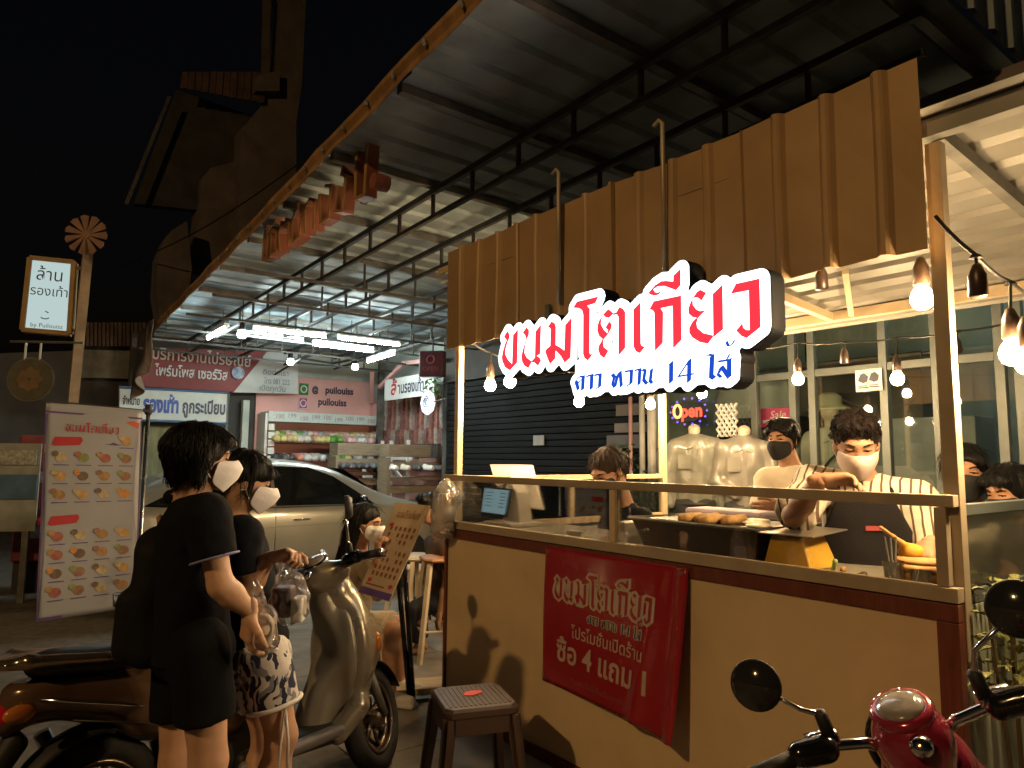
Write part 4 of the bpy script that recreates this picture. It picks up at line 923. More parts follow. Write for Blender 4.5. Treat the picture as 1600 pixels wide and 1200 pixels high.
b = MB(); b.add(qs, [(0, 1, 2, 3)]); sc_ = b.build('screen', emat('screen_light', (.45, .68, .72), 1.1), PS)
for k in range(5):
    s0 = .14 + .14 * k; b = MB(); L_ = lambda s, t_: (qs[0].lerp(qs[1], s)).lerp(qs[3].lerp(qs[2], s), t_) - n_ * .001
    b.add([L_(.1, s0), L_(.38, s0), L_(.38, s0 + .025), L_(.1, s0 + .025)], [(0, 1, 2, 3)]); b.add([L_(.7, s0), L_(.9, s0), L_(.9, s0 + .03), L_(.7, s0 + .03)], [(0, 1, 2, 3)]); b.build('screen_print', m_ink, sc_)
u0, _ = onv(803, 800, .3)
b = MB(); b.prism([(-.07, 0), (.11, 0), (.07, .2), (.0, .27), (-.02, .24)], .1, frameM(S(u0, .36, CT), UX, (0, 0, 1))); b.build('stand', m_pos, PS, bevel=.006)
b = MB(); sb(b, u0 - .13, .16, CT, u0 + .14, .4, CT + .025); b.build('base', m_pos, PS, bevel=.006)
b = MB(); u, z = onv(900, 835, .08); sb(b, u - .055, .06, CT, u + .055, .1, CT + .045); props(b.build('tissue_box', m_pos, bevel=.004), 'small white box on the sill beside the cashier', 'box')
# griddle
m_iron = mat('griddle_iron', (.05, .038, .03), .45, .5, var=.3, nscale=9, dirt=.4)
GR = thing('griddle', 'long dark iron griddle full of pancakes behind the glass', 'griddle', S(1.75, .35, CT), RZ)
b = MB(); vs = [S(1.5, .12, CT), S(2.1, .1, CT), S(2.1, .55, CT), S(1.5, .55, CT), S(1.44, .1, CT + .13), S(2.12, .08, CT + .13), S(2.12, .57, CT + .13), S(1.44, .57, CT + .13)]
b.add(vs, [(0, 3, 2, 1), (4, 5, 6, 7), (0, 1, 5, 4), (1, 2, 6, 5), (2, 3, 7, 6), (3, 0, 4, 7)]); b.build('pan_body', m_iron, GR, bevel=.006)
b = MB(); b.tube([S(1.43, .09, CT + .135), S(2.125, .07, CT + .135), S(2.125, .58, CT + .135), S(1.43, .58, CT + .135)], .007, 5, True); b.build('rim', m_gsteel, GR)
m_pan = mat('pancake', (.55, .36, .14), .75, col2=(.36, .18, .06), nscale=14, bump=.2); m_batter = mat('batter', (.66, .58, .4), .5, var=.06)
k_ = 0
for (u, v, rx, m_, nm, lab) in ((1.72, .2, .05, m_pan, 'pancake', 'rolled golden pancake nearest the glass on the griddle'), (1.78, .24, .05, m_pan, 'pancake', 'second rolled pancake from the left on the griddle'), (1.84, .2, .055, m_pan, 'pancake', 'third rolled pancake from the left on the griddle'), (1.9, .26, .05, m_pan, 'pancake', 'browned pancake roll beside the pale batter'), (1.97, .3, .06, m_batter, 'batter_disc', 'pale round of batter at the right of the griddle'), (1.9, .42, .06, m_batter, 'batter_disc', 'pale round of batter at the back of the griddle'), (2.05, .2, .055, m_batter, 'batter_disc', 'pale round of batter beside the tin')):
    c = S(u, v, CT + .145)
    if nm == 'pancake': o = blob(nm, [cap(c - UX * .02 - VX * rx, c + VX * rx, .022, .02, k=.01), cap(c - VX * rx + Vec((0, 0, .008)), c + VX * rx + Vec((0, 0, .008)), .018, k=.01)], m_, None, .006, .004, 30)
    else: o = blob(nm, [ell(c - Vec((0, 0, .006)), (rx, rx, .009))], m_, None, .006, .002, 30)
    props(o, lab, 'food', 'food on the griddle')
T = thing('lilac_tray', 'lilac plastic tray behind the griddle', 'tray', S(1.6, .65, CT), RZ); b = MB(); sb(b, 1.35, .6, CT + .1, 1.8, .78, CT + .16); b.build('tray', mat('lilac', (.4, .32, .42), .5), T, bevel=.015); b = MB(); sb(b, 1.4, .62, CT, 1.75, .76, CT + .1); b.build('foot', m_iron, T)
b = MB(); sb(b, 1.26, .16, CT, 1.36, .3, CT + .1); b.tube([S(1.37, .3, CT + .05), S(1.42, .32, CT + .12), S(1.46, .3, CT + .06), S(1.44, .26, CT + .02)], .006, 5); props(b.build('power_strip_box', m_pos, bevel=.008), 'white box with looped cord left of the griddle', 'box')
TN = thing('yellow_tin', 'mustard yellow tin with a steel lid standing beside the griddle', 'tin', S(2.25, .25, CT), RZ)
b = MB(); q0 = [S(2.12, .12, CT), S(2.33, .1, CT), S(2.33, .3, CT), S(2.12, .3, CT)]; q1 = [S(2.15, .13, CT + .115), S(2.29, .12, CT + .115), S(2.29, .28, CT + .115), S(2.15, .28, CT + .115)]
b.loft([q0, q1]); b.build('body', mat('mustard_paint', (.5, .29, .03), .5, var=.12, nscale=20, bump=.1), TN, bevel=.006)
b = MB(); b.add([S(2.08, .09, CT + .125), S(2.36, .07, CT + .128), S(2.34, .36, CT + .14), S(2.08, .38, CT + .14)] + [S(2.08, .09, CT + .121), S(2.36, .07, CT + .124), S(2.34, .36, CT + .136), S(2.08, .38, CT + .136)], [(0, 1, 2, 3), (7, 6, 5, 4), (0, 4, 5, 1), (1, 5, 6, 2), (2, 6, 7, 3), (3, 7, 4, 0)]); b.build('lid', mat('steel_plate', (.5, .45, .38), .3, .8), TN)
# utensils
m_spw = mat('spatula_wood', (.5, .28, .1), .6, var=.2, nscale=30)
def stick(name, lab, cat, a, bq, w, m, group='utensils on the counter'):
    o = blob(name, [cap(a, a.lerp(bq, .6), w * .7, w * .8, k=.005), cap(a.lerp(bq, .6), bq, w * .8, w * 1.25, k=.01)], m, None, .005); props(o, lab, cat, group)
stick('spatula', 'pale green spatula handle leaning by the tin', 'utensil', SV(1298, 906, .1), SV(1305, 877, .07), .008, mat('lime_plastic', (.4, .55, .18), .5))
stick('spatula', 'light wooden spatula leaning beside the green one', 'utensil', SV(1308, 908, .1), SV(1318, 890, .08), .009, m_spw)
stick('spatula', 'dark flat spatula lying beside the wooden one', 'utensil', SV(1322, 905, .1), SV(1350, 898, .14), .01, m_iron)
CU = thing('utensil_cup', 'clear cup with metal sticks near the right corner post', 'cup', SV(1397, 912, .1), 0)
p = SV(1397, 918, .1); p.z = CT
b = MB(); b.lathe([(.026, .0), (.033, .07), (.034, .072), (.03, .07), (.024, .004)], 16, Matrix.Translation(p)); b.build('cup', m_sgl, CU, True)
for dx in (-.012, .0, .012): b = MB(); b.tube([p + Vec((dx * .4, 0, .01)), p + Vec((dx * 1.6, .01, .15))], .004, 5); b.build('stick', m_gsteel, CU)
b = MB(); p = SV(1436, 900, .2); p.z = CT; b.lathe([(.08, .04), (.085, .045), (.085, .055), (.08, .06)], 20, Matrix.Translation(p)); b.lathe([(.075, .062), (.08, .066), (.075, .078)], 20, Matrix.Translation(p + Vec((.01, .0, 0)))); b.lathe([(.07, 0), (.07, .038), (.06, .039)], 16, Matrix.Translation(p)); o = b.build('wooden_plates', m_spw, None, True); props(o, 'stack of round wooden plates by the right corner post', 'plates')
b = MB(); p = SV(1440, 916, .12); p.z = CT; b.lathe([(.03, 0), (.035, .05), (.03, .055), (.027, .01)], 14, Matrix.Translation(p)); props(b.build('glass_jar', m_sgl, None, True), 'small glass jar in front of the wooden plates', 'jar')
o = blob('folded_apron', [ell(SU(1525, 855, 2.7), (.09, .06, .05)), cap(SU(1505, 850, 2.72), SU(1550, 830, 2.7), .03), cap(SU(1530, 860, 2.72), SU(1560, 890, 2.7), .03, .015), cap(SU(1510, 880, 2.7), SU(1508, 905, 2.7), .02)], mat('beige_cloth', (.42, .36, .25), .85, var=.15, bump=.3), None, .009, .02, 16); props(o, 'bundled beige cloth behind the right side glass', 'cloth')

# ---------------------------------------------------------------- red promotion banner on the counter
m_vinyl = mat('red_vinyl', (.3, .012, .02), .25, var=.06, nscale=3, coat=.4)
PBN = thing('promotion_banner', 'glossy red vinyl promotion banner pinned to the cream counter front', 'banner', S(1.4, -.05, .4), RZ)
def bpt(s, t_, off=0.0):
    u = .96 + .905 * s - .03 * t_ * (1 - s); z = 1.06 - .665 * t_ + .03 * s * (1 - t_) * 0
    d = .016 + .13 * (s ** 2.2) * (t_ ** 1.3) + .02 * math.exp(-((s - .84 + .12 * t_) / .05) ** 2) * t_ + .012 * math.sin(s * 7 + t_ * 5) * t_ * .5 + .015 * math.exp(-((s - .97) / .03) ** 2)
    return S(u, -d - off, z)
b = MB(); b.grid(lambda s, t_: tuple(bpt(s, t_)), 70, 30); b.build('vinyl', m_vinyl, PBN, True, solid=-.0012)
def wrap(o, off):     # bend flat print (x in 0..1, y in 0..1) on to the banner surface
    for v in o.data.vertices: v.co = (o['M'] if False else v.co)
def bprint(P, m, name, off=.0025):
    # P: polygons in (s,t); subdivide edges
    mb = MB()
    for i, p in enumerate(P):
        n = len(p); vs = [bpt(s, t_, off + .0003 * (i % 3)) for s, t_ in p]
        mb.add(vs, [tuple(range(n))])
    return mb.build(name, m, PBN)
def remap(polys, box):   # sign tracing (u,z) -> banner (s,t)
    us = [p[0] for P in RED for p in P]; zs = [p[1] for P in RED + BLUE for p in P]; a, b_, c, d = min(us), max(us), min(zs), max(zs)
    s0, s1, t0, t1 = box; return [[(s0 + (s1 - s0) * (x - a) / (b_ - a), t1 + (t0 - t1) * (y - c) / (d - c)) for x, y in P] for P in polys]
bx = (.09, .80, .13, .50)
def grow(P, g):
    c = (sum(p[0] for p in P) / len(P), sum(p[1] for p in P) / len(P)); out = []; n = len(P)
    A_ = sum(P[i][0] * P[(i + 1) % n][1] - P[(i + 1) % n][0] * P[i][1] for i in range(n)); sg = 1 if A_ > 0 else -1
    for i in range(n):
        (x0, y0), (x1, y1), (x2, y2) = P[i - 1], P[i], P[(i + 1) % n]; nx, ny = (y2 - y0), -(x2 - x0); L_ = math.hypot(nx, ny) or 1; out.append((x1 + sg * g * nx / L_, y1 + sg * g * ny / L_))
    return out
m_pale = mat('pale_print', (.5, .42, .36), .4); m_pred = mat('print_red', (.33, .02, .03), .3)
bprint([grow(P, .018) for P in remap(RED, bx)] + [grow(P, .007) for P in remap(BLUE, bx)], m_pale, 'print_outline', .002)
bprint(remap(RED, bx), m_pred, 'print_title', .0035); bprint(remap(BLUE, bx), m_ink, 'print_subtitle', .0035)
def btext(s, size, cs, ct, m, name, bold=.0, xs=1):
    o = text(s, size, m, PBN, Matrix.Identity(4), name, bold=bold, xs=xs); Mi = root_mw(PBN).inverted(); Mw = root_mw(PBN)
    for v in o.data.vertices: w = Mw @ v.co; v.co = Mi @ bpt(cs + w.x / .9, ct - w.y / .665, .002 + w.z)
m_prnt = mat('beige_print', (.5, .36, .3), .4)
btext('โปรโมชั่นเปิดร้าน', .075, .5, .585, m_prnt, 'lettering', .0008); btext('ซื้อ 4 แถม 1', .135, .47, .745, m_prnt, 'lettering', .003); btext('* เฉพาะวันเปิดร้านวันแรกเท่านั้น *', .032, .48, .915, mat('dim_print', (.36, .1, .09), .4), 'lettering')
for s, t_ in ((.03, .03), (.97, .03), (.03, .97), (.96, .97)): b = MB(); p = bpt(s, t_); b.lathe([(.008, 0), (.009, .002), (.004, .003)], 10, frameM(p, UX, (0, 0, 1))); b.build('eyelet', m_gsteel, PBN)

# ---------------------------------------------------------------- tall menu banner on the left
m_paper = mat('menu_paper', (.31, .325, .37), .3, var=.05, nscale=4, coat=.25)
MQ = [at(72, 628, 3.75), at(222, 641, 4.05), at(212, 948, 4.05), at(56, 972, 3.75)]
MN = thing('menu_banner', 'tall pale menu banner with rows of snack pictures hanging on a steel pole', 'menu banner', (MQ[2].x, MQ[2].y, 0))
nM = (MQ[1] - MQ[0]).cross(MQ[3] - MQ[0]).normalized(); nM = -nM if nM.y > 0 else nM
def mp(s, t_, off=0): return (MQ[0].lerp(MQ[1], s)).lerp(MQ[3].lerp(MQ[2], s), t_) + nM * (off + .012 * math.sin(t_ * 7 + s * 2) * (.3 + .7 * s))
b = MB(); b.grid(lambda s, t_: tuple(mp(s, t_)), 16, 40); b.build('sheet', m_paper, MN, True, solid=-.001)
m_purp = mat('purple_print', (.09, .05, .2), .4); m_mred = mat('menu_red', (.4, .03, .04), .4)
def mpoly(P, m, name, off=.002, par=None):
    vs = [mp(s, t_, off) for s, t_ in P]; b = MB(); b.add(vs, [tuple(range(len(P)))]); return b.build(name, m, par or MN)
mpoly([(0, .04), (1, .04), (1, .049), (0, .049)], m_purp, 'print_line'); mpoly([(0, .055), (.015, .055), (.015, 1), (0, 1)], m_purp, 'print_line'); mpoly([(.985, .055), (1, .055), (1, 1), (.985, 1)], m_purp, 'print_line'); mpoly([(.02, .985), (.98, .985), (.98, .998), (.02, .998)], m_purp, 'print_line')
us = [p[0] for P in RED for p in P]; zs = [p[1] for P in RED for p in P]; a_, b_, c_, d_ = min(us), max(us), min(zs), max(zs)
for P in RED: mpoly([(.2 + .55 * (x - a_) / (b_ - a_), .135 - .055 * (y - c_) / (d_ - c_)) for x, y in P], m_mred, 'print_title', .003)
for k, ty in enumerate((.175, .545)): mpoly([(.07, ty + .02), (.1, ty - .015), (.36, ty - .02), (.38, ty - .005), (.35, ty + .02), (.1, ty + .028)], m_mred, 'print_ribbon', .002)
mfc = [mat('snack_%d' % k, c, .5, var=.25, nscale=40) for k, c in enumerate(((.33, .19, .08), (.24, .13, .08), (.42, .26, .1), (.5, .22, .05), (.2, .24, .09), (.3, .1, .08), (.14, .09, .07), (.4, .33, .2)))]
def snack(s, t_, k):
    m = mfc[k % 8]; r_ = .052
    T = mpoly([(s + r_ * 1.1 * math.cos(a), t_ + r_ * .43 * math.sin(a)) for a in np.linspace(0, 6.28, 12, endpoint=False)], m, 'snack_picture', .002)
    mpoly([(s - .06 + .035 * math.cos(a), t_ - .017 + .014 * math.sin(a)) for a in np.linspace(0, 6.28, 10, endpoint=False)], mfc[(k * 3 + 1) % 8], 'filling_picture', .003, T)
    mpoly([(s - .075, t_ + .034), (s + .08, t_ + .034), (s + .08, t_ + .038), (s - .075, t_ + .038)], m_purp, 'caption', .002, T)
kk = 0
for r_ in range(3):
    for c in range(4): snack(.17 + .225 * c, .255 + .088 * r_, [7, 4, 5, 1, 2, 6, 0, 1, 0, 2, 7, 3][kk]); kk += 1
for r_ in range(4):
    for c in range(4): snack(.17 + .225 * c, .625 + .085 * r_, [5, 7, 0, 2, 5, 6, 0, 1, 6, 1, 7, 2, 5, 1, 7, 0][kk - 12]); kk += 1
snack(.84, .165, 2)
mpoly([(.6, .186), (.66, .183), (.7, .175), (.74, .183), (.8, .187), (.72, .19)], m_purp, 'print_emblem'); mpoly([(.82, .07), (.9, .06), (.97, .07), (.96, .1), (.88, .085)], mat('orange_red', (.5, .1, .05), .4), 'print_emblem')
pb = at(233, 930, 4.1); pt = at(232, 640, 4.1)
b = MB(); b.tube([(pt.x, pt.y, 0), (pt.x, pt.y, pt.z + .01)], .011, 8); b.build('pole', mat('bright_steel', (.5, .5, .5), .25, .9), MN, True)
b = MB(); b.beam(mp(.0, -.004) , Vec((pt.x + .02, pt.y, pt.z - .01)), .012, .012); b.build('top_bar', m_black, MN)
b = MB(); b.lathe([(.016, -.03), (.02, -.02), (.02, .02), (.012, .03)], 10, Matrix.Translation((pt.x, pt.y, pt.z))); b.build('clamp', m_black, MN)
b = MB(); b.beam(Vec((pt.x - .3, pt.y + .1, .015)), Vec((pt.x + .3, pt.y - .1, .015)), .05, .03); b.beam(Vec((pt.x - .1, pt.y - .3, .045)), Vec((pt.x + .1, pt.y + .3, .045)), .05, .03); b.build('foot', m_black, MN)

# ---------------------------------------------------------------- small menu board on a black stand
BQ = [at(618, 785, 4.62), at(672, 790, 4.4), at(608, 940, 4.2), at(560, 925, 4.42)]
EB = thing('menu_board', 'small tan menu board tilted on a black tube stand beside the stall corner', 'menu board', (BQ[2].x, BQ[2].y + .3, 0))
nB = (BQ[1] - BQ[0]).cross(BQ[3] - BQ[0]).normalized(); nB = -nB if nB.y > 0 else nB
def ep(s, t_, off=0): return (BQ[0].lerp(BQ[1], s)).lerp(BQ[3].lerp(BQ[2], s), t_) + nB * off
slab4([ep(0, 0), ep(1, 0), ep(1, 1), ep(0, 1)], .008 if (BQ[1] - BQ[0]).cross(BQ[3] - BQ[0]).dot(nB) < 0 else -.008, 'board', mat('board_paper', (.42, .32, .22), .4, var=.06), EB, .001)
def epoly(P, m, name, off=.002): b = MB(); b.add([ep(s, t_, off) for s, t_ in P], [tuple(range(len(P)))]); return b.build(name, m, EB)
epoly([(0, .93), (1, .93), (1, 1), (0, 1)], m_purp, 'print_band')
mbrn = mat('board_brown', (.2, .07, .03), .5)
for P in RED: epoly([(.2 + .65 * (x - a_) / (b_ - a_), .17 - .1 * (y - c_) / (d_ - c_)) for x, y in P], mbrn, 'print_title', .003)
for r_, t_ in enumerate((.27, .34, .41, .53, .61, .69, .76)):
    for c in range(6 if r_ not in (2,) else 5):
        s = .16 + .135 * c; epoly([(s, t_), (s + .05, t_ - .015), (s + .08, t_ + .01), (s + .06, t_ + .04), (s + .01, t_ + .035)], mbrn, 'snack_picture')
for s, t_ in ((.1, .24), (.1, .48), (.12, .84), (.8, .86)): epoly([(s, t_), (s + .1, t_ - .015), (s + .14, t_ + .01), (s + .1, t_ + .03), (s + .02, t_ + .03)], m_mred, 'print_ribbon')
epoly([(.12, .885), (.7, .885), (.7, .9), (.12, .9)], mbrn, 'print_line')
for dx in (0, 12):
    a = at(620 + dx, 880, 4.45); c = at(640 + dx * .5, 1092, 4.55); c.z = .02; b = MB(); b.tube([a, c], .016, 8); b.build('stand_leg', mat('gloss_black', (.012, .012, .014), .15, .3, coat=.6), EB, True)
c = at(646, 1095, 4.55); c.z = .0; b = MB(); b.beam(Vec((c.x - .25, c.y - .1, .015)), Vec((c.x + .2, c.y + .1, .015)), .06, .03); b.build('base', m_black, EB)
b = MB(); c = atz(662, 1070, .05); b.box((-.22, -.1, 0), (.2, .12, .06), Matrix.Translation((c.x, c.y, 0)) @ Matrix.Rotation(.3, 4, 'Z')); props(b.build('wooden_plank', mat('pale_plank', (.4, .3, .18), .7, var=.2, nscale=6, stretch=(1, 8, 8)), bevel=.004), 'pale wooden plank on the ground at the stall corner', 'plank')

# ---------------------------------------------------------------- stools, chair, table
m_pst = mat('brown_plastic', (.06, .035, .025), .5, var=.08); m_wst = mat('white_stool_paint', (.6, .5, .36), .5, var=.06)
PT = thing('plastic_stool', 'brown plastic stool with a red sticker in front of the counter', 'stool', (-.16, 3.3, 0), R(18))
b = MB(); 
def sq(h_, r_, z): return [(-h_ + r_, -h_, z), (h_ - r_, -h_, z), (h_, -h_ + r_, z), (h_, h_ - r_, z), (h_ - r_, h_, z), (-h_ + r_, h_, z), (-h_, h_ - r_, z), (-h_, -h_ + r_, z)]
b.loft([sq(.165, .03, .41), sq(.165, .03, .435), sq(.155, .03, .45)]); b.build('seat', m_pst, PT, world=False, bevel=.004)
for i, (sx, sy) in enumerate(((-1, -1), (1, -1), (1, 1), (-1, 1))):
    b = MB(); b.loft([[(sx * .14 - .03, sy * .14 - .012, .41), (sx * .14 + .03, sy * .14 - .012, .41), (sx * .14 + .03, sy * .14 + .012, .41), (sx * .14 - .03, sy * .14 + .012, .41)], [(sx * .185 - .022, sy * .185 - .01, 0), (sx * .185 + .022, sy * .185 - .01, 0), (sx * .185 + .022, sy * .185 + .01, 0), (sx * .185 - .022, sy * .185 + .01, 0)]]); b.loft([[(sx * .14 - .012, sy * .14 - .03, .41), (sx * .14 + .012, sy * .14 - .03, .41), (sx * .14 + .012, sy * .14 + .03, .41), (sx * .14 - .012, sy * .14 + .03, .41)], [(sx * .185 - .01, sy * .185 - .022, 0), (sx * .185 + .01, sy * .185 - .022, 0), (sx * .185 + .01, sy * .185 + .022, 0), (sx * .185 - .01, sy * .185 + .022, 0)]]); b.build('leg', m_pst, PT, world=False)
for k in range(4):
    a = Matrix.Rotation(k * math.pi / 2, 4, 'Z'); b = MB(); b.box((-.12, -.16, .34), (.12, -.148, .412), a); b.build('apron', m_pst, PT, world=False)
for k in range(-6, 7):
    b = MB(); b.box((k * .022 - .005, -.13, .45), (k * .022 + .005, .13, .4525)); b.build('rib', m_pst, PT, world=False)
b = MB(); b.prism([(-.045, -.02), (-.01, -.035), (.05, .0), (.045, .03), (.005, .035), (-.03, .02)], .002, Matrix.Translation((.0, .02, .4535))); b.build('sticker', mat('sticker_red', (.62, .05, .03), .4), PT, world=False)
def bar_stool(lab, c, h_, rz, seat_m, ring=True):
    T = thing('bar_stool', lab, 'stool', (c.x, c.y, 0), rz, 'white framed stools'); r_ = .15
    b = MB(); b.loft([sq(r_, .05, h_ - .03), sq(r_ + .01, .05, h_ - .015), sq(r_, .05, h_)]); b.build('seat', seat_m, T, world=False, bevel=.005)
    for sx, sy in ((-1, -1), (1, -1), (1, 1), (-1, 1)): b = MB(); b.beam((sx * .11, sy * .11, h_ - .03), (sx * .19, sy * .19, 0), .035, .035); b.build('leg', m_wst, T, world=False, bevel=.004)
    if ring: b = MB(); b.tube([(.17, .17, h_ * .3), (-.17, .17, h_ * .3), (-.17, -.17, h_ * .3), (.17, -.17, h_ * .3)], .012, 6, True); b.build('foot_ring', m_wst, T, world=False)
m_seatw = mat('seat_wood', (.3, .14, .06), .5, var=.2, nscale=8)
bar_stool('white stool with brown wooden seat between menu board and stall', at(690, 880, 5.6), .75, .3, m_seatw)
bar_stool('white stool half hidden behind the tilted menu board', at(648, 890, 5.9), .72, .8, m_wst)
bar_stool('low white stool at the far end of the stall side', at(662, 900, 6.8), .5, .2, m_wst)
CH = thing('wooden_chair', 'pale cream wooden chair under the seated woman', 'chair', (at(560, 950, 4.75).x, 4.75, 0), R(20))
m_chr = mat('cream_chair', (.55, .36, .18), .5, var=.1)
b = MB(); b.box((-.2, -.2, .42), (.2, .2, .45)); b.build('seat', m_chr, CH, world=False, bevel=.006)
for sx, sy in ((-1, -1), (1, -1), (1, 1), (-1, 1)): b = MB(); b.beam((sx * .175, sy * .175, .42), (sx * .19, sy * .19, 0), .04, .04); b.build('leg', m_chr, CH, world=False)
for sx in (-1, 1): b = MB(); b.beam((-.19, sx * .17, .45), (-.24, sx * .17, .85), .035, .035); b.build('back_post', m_chr, CH, world=False)
for z in (.62, .78): b = MB(); b.box((-.245, -.18, z), (-.215, .18, z + .11)); b.build('back_slat', m_chr, CH, world=False, bevel=.004)

# ---------------------------------------------------------------- hanging letters under the canopy edge
HL = thing('hanging_letter_sign', 'dull orange red block letter sign hanging from the canopy edge', 'sign', S(-1.2, -.45, 3.2), RZ)
m_hl = mat('letter_red', (.24, .08, .05), .55, var=.2, dirt=.3); m_hf = mat('letter_face', (.34, .2, .08), .55, var=.2)
glyph = [[(0, .02), (0, .3), (.03, .45), (.1, .62)], [(0, .02), (.1, .02), (.1, .3)], [(.17, .0), (.17, .26), (.13, .33), (.2, .38), (.27, .34), (.28, .02), (.2, .02)], [(.22, .42), (.26, .55), (.42, .62)], [(.36, .0), (.33, .24), (.38, .36), (.43, .28), (.47, .36), (.53, .3), (.53, .0)], [(.62, .0), (.6, .3), (.66, .4), (.7, .55)], [(.62, .0), (.74, .02), (.75, .4)], [(.66, .46), (.72, .6), (.86, .68)], [(.84, .02), (.82, .34), (.9, .4), (.98, .34), (.98, .0)], [(1.06, .36), (1.1, .02), (1.22, .02), (1.24, .38), (1.16, .42)], [(1.34, .3), (1.32, .04), (1.42, .0), (1.46, .36), (1.4, .42)], [(1.4, .42), (1.44, .62), (1.54, .62)], [(1.6, .56), (1.6, .04), (1.72, .02), (1.74, .62)]]
for k, gl in enumerate(glyph):
    b = MB(); b2 = MB(); sc_ = .95
    for (x0, y0), (x1, y1) in zip(gl[:-1], gl[1:]):
        dx, dy = x1 - x0, y1 - y0; L_ = math.hypot(dx, dy); nx, ny = -dy / L_ * .015, dx / L_ * .015; ex, ey = dx / L_ * .015, dy / L_ * .015
        P = [(x0 + nx - ex, y0 + ny - ey), (x1 + nx + ex, y1 + ny + ey), (x1 - nx + ex, y1 - ny + ey), (x0 - nx - ex, y0 - ny - ey)]
        P = [(x * 1.1, y * .62) for x, y in P]; b.prism(P, .075, planeS(-2.1, -.445, 3.13)); b2.prism(P, .006, planeS(-2.1, -.521, 3.13))
    o = b.build('letter', m_hl, HL); b2.build('letter_face', m_hf, o)
b = MB(); b.lathe([(.05, 0), (.055, .05), (.05, .1)], 14, planeS(-.1, -.42, 3.2)); b.build('letter_dot', m_hl, HL)
for u in (-1.55, -.45): b = MB(); b.beam(S(u, -.45, 3.4), S(u, -.45, cz(u) + .01), .04, .04); b.build('hanger', m_black, HL)
for u in (-1.55, -.45): b = MB(); b.beam(S(u, -.41, 3.18), S(u, -.41, 3.42), .04, .03); b.build('hanger', m_black, HL)

# ---------------------------------------------------------------- lit box sign, windmill and round sign on the left
LY = 8.0
LX = thing('lit_box_sign', 'glowing white box sign with handwritten Thai lettering on a wooden post', 'sign', (at(125, 500, LY).x, LY, 0))
m_pole = mat('post_wood', (.3, .19, .1), .75, var=.25, nscale=6, dirt=.5); m_bfr = mat('sign_frame_wood', (.32, .2, .08), .6, var=.2)
LQ = [at(49, 404, LY), at(117, 411, LY + .12), at(110, 522, LY + .12), at(37, 516, LY)]
nL = (LQ[1] - LQ[0]).cross(LQ[3] - LQ[0]).normalized(); nL = -nL if nL.y > 0 else nL
c_ = sum(LQ, Vec()) / 4
def lp(s, t_, off=0): return (LQ[0].lerp(LQ[1], s)).lerp(LQ[3].lerp(LQ[2], s), t_) + nL * off
for i in range(4):
    b = MB(); a, c = LQ[i], LQ[(i + 1) % 4]; b.beam(a, c, .05, .12, up=nL); b.build('frame', m_bfr, LX)
b = MB(); b.add([lp(.03, .02, .03), lp(.97, .02, .03), lp(.97, .98, .03), lp(.03, .98, .03)], [(0, 1, 2, 3)]); b.build('panel', emat('box_panel_light', (.68, .86, .84), .62), LX, solid=.004)
ex = (LQ[1] - LQ[0]).normalized(); ey = (LQ[0] - LQ[3]).normalized()
ML = lambda s, t_: frameM(lp(s, t_, .036), ex, ey, nL)
text('ล้าน', .2, m_ink, LX, ML(.48, .22), xs=.9); text('รองเท้า', .15, m_ink, LX, ML(.5, .45), xs=.9); text('by Puilouiss', .07, mat('faint_ink', (.2, .27, .28), .6), LX, ML(.5, .92))
b = MB(); b.tube([lp(.45 + .09 * math.cos(a), .8 + .025 * math.sin(a), .038) for a in np.linspace(.2, 2.9, 8)], .006, 4); b.tube([lp(.45, .72, .038), lp(.52, .74, .038)], .006, 4); b.build('drawing', MATS['faint_ink'], LX)
pp = at(127, 480, LY + .1); b = MB(); b.beam(Vec((pp.x - .07, pp.y, 0)), Vec((pp.x + .03, pp.y, at(133, 390, LY).z)), .1, .1); b.build('post', m_pole, LX)
for y in (.08, .95): b = MB(); b.beam(lp(.98, y), Vec((pp.x, pp.y, lp(.98, y).z)), .03, .03); b.build('bracket', m_pole, LX)
WM = thing('windmill_ornament', 'round wooden windmill ornament on top of the sign post', 'ornament', (pp.x, pp.y, 3.9))
pc = at(135, 367, LY - .05); Mx = frameM(pc, (1, .1, 0), (0, 0, 1))
for k in range(11): b = MB(); b.prism([(.05, -.012), (.22, -.045), (.235, 0), (.22, .045), (.05, .012)], .012, Mx @ Matrix.Rotation(k * 2 * math.pi / 11, 4, 'Z') @ Matrix.Rotation(.25, 4, 'X')); b.build('blade', mat('ornament_paint', (.3, .17, .12), .7, var=.2), WM)
b = MB(); b.lathe([(.05, -.02), (.05, .02), (.02, .03)], 14, Mx); b.build('hub', MATS['ornament_paint'], WM); b = MB(); b.beam(pc + Vec((0, .03, -.28)), pc + Vec((0, .03, 0)), .04, .03); b.build('stem', m_pole, WM)
RD = thing('round_board', 'round olive board with a painted flower hanging beneath the lit box sign', 'sign', (at(48, 592, LY).x, LY, 0))
pc = at(48, 593, LY); Mx = frameM(pc, (1, .1, 0), (0, 0, 1))
b = MB(); b.lathe([(.235, -.02), (.24, 0), (.235, .02)], 28, Mx); b.build('disc', mat('olive_disc', (.09, .085, .055), .7, var=.2), RD)
for k in range(8): b = MB(); b.prism([(.02, -.02), (.1, -.05), (.15, 0), (.1, .05), (.02, .02)], .006, Mx @ Matrix.Translation((0, 0, .021 + .001 * k)) @ Matrix.Rotation(k * math.pi / 4, 4, 'Z')); b.build('petal', mat('painted_petal', (.17, .11, .06), .7, var=.3), RD)
b = MB(); b.tube([Mx @ Vec((.245 * math.cos(a), .245 * math.sin(a), 0)) for a in np.linspace(0, 6.28, 28, endpoint=False)], .012, 5, True); b.build('rim', m_gsteel, RD)
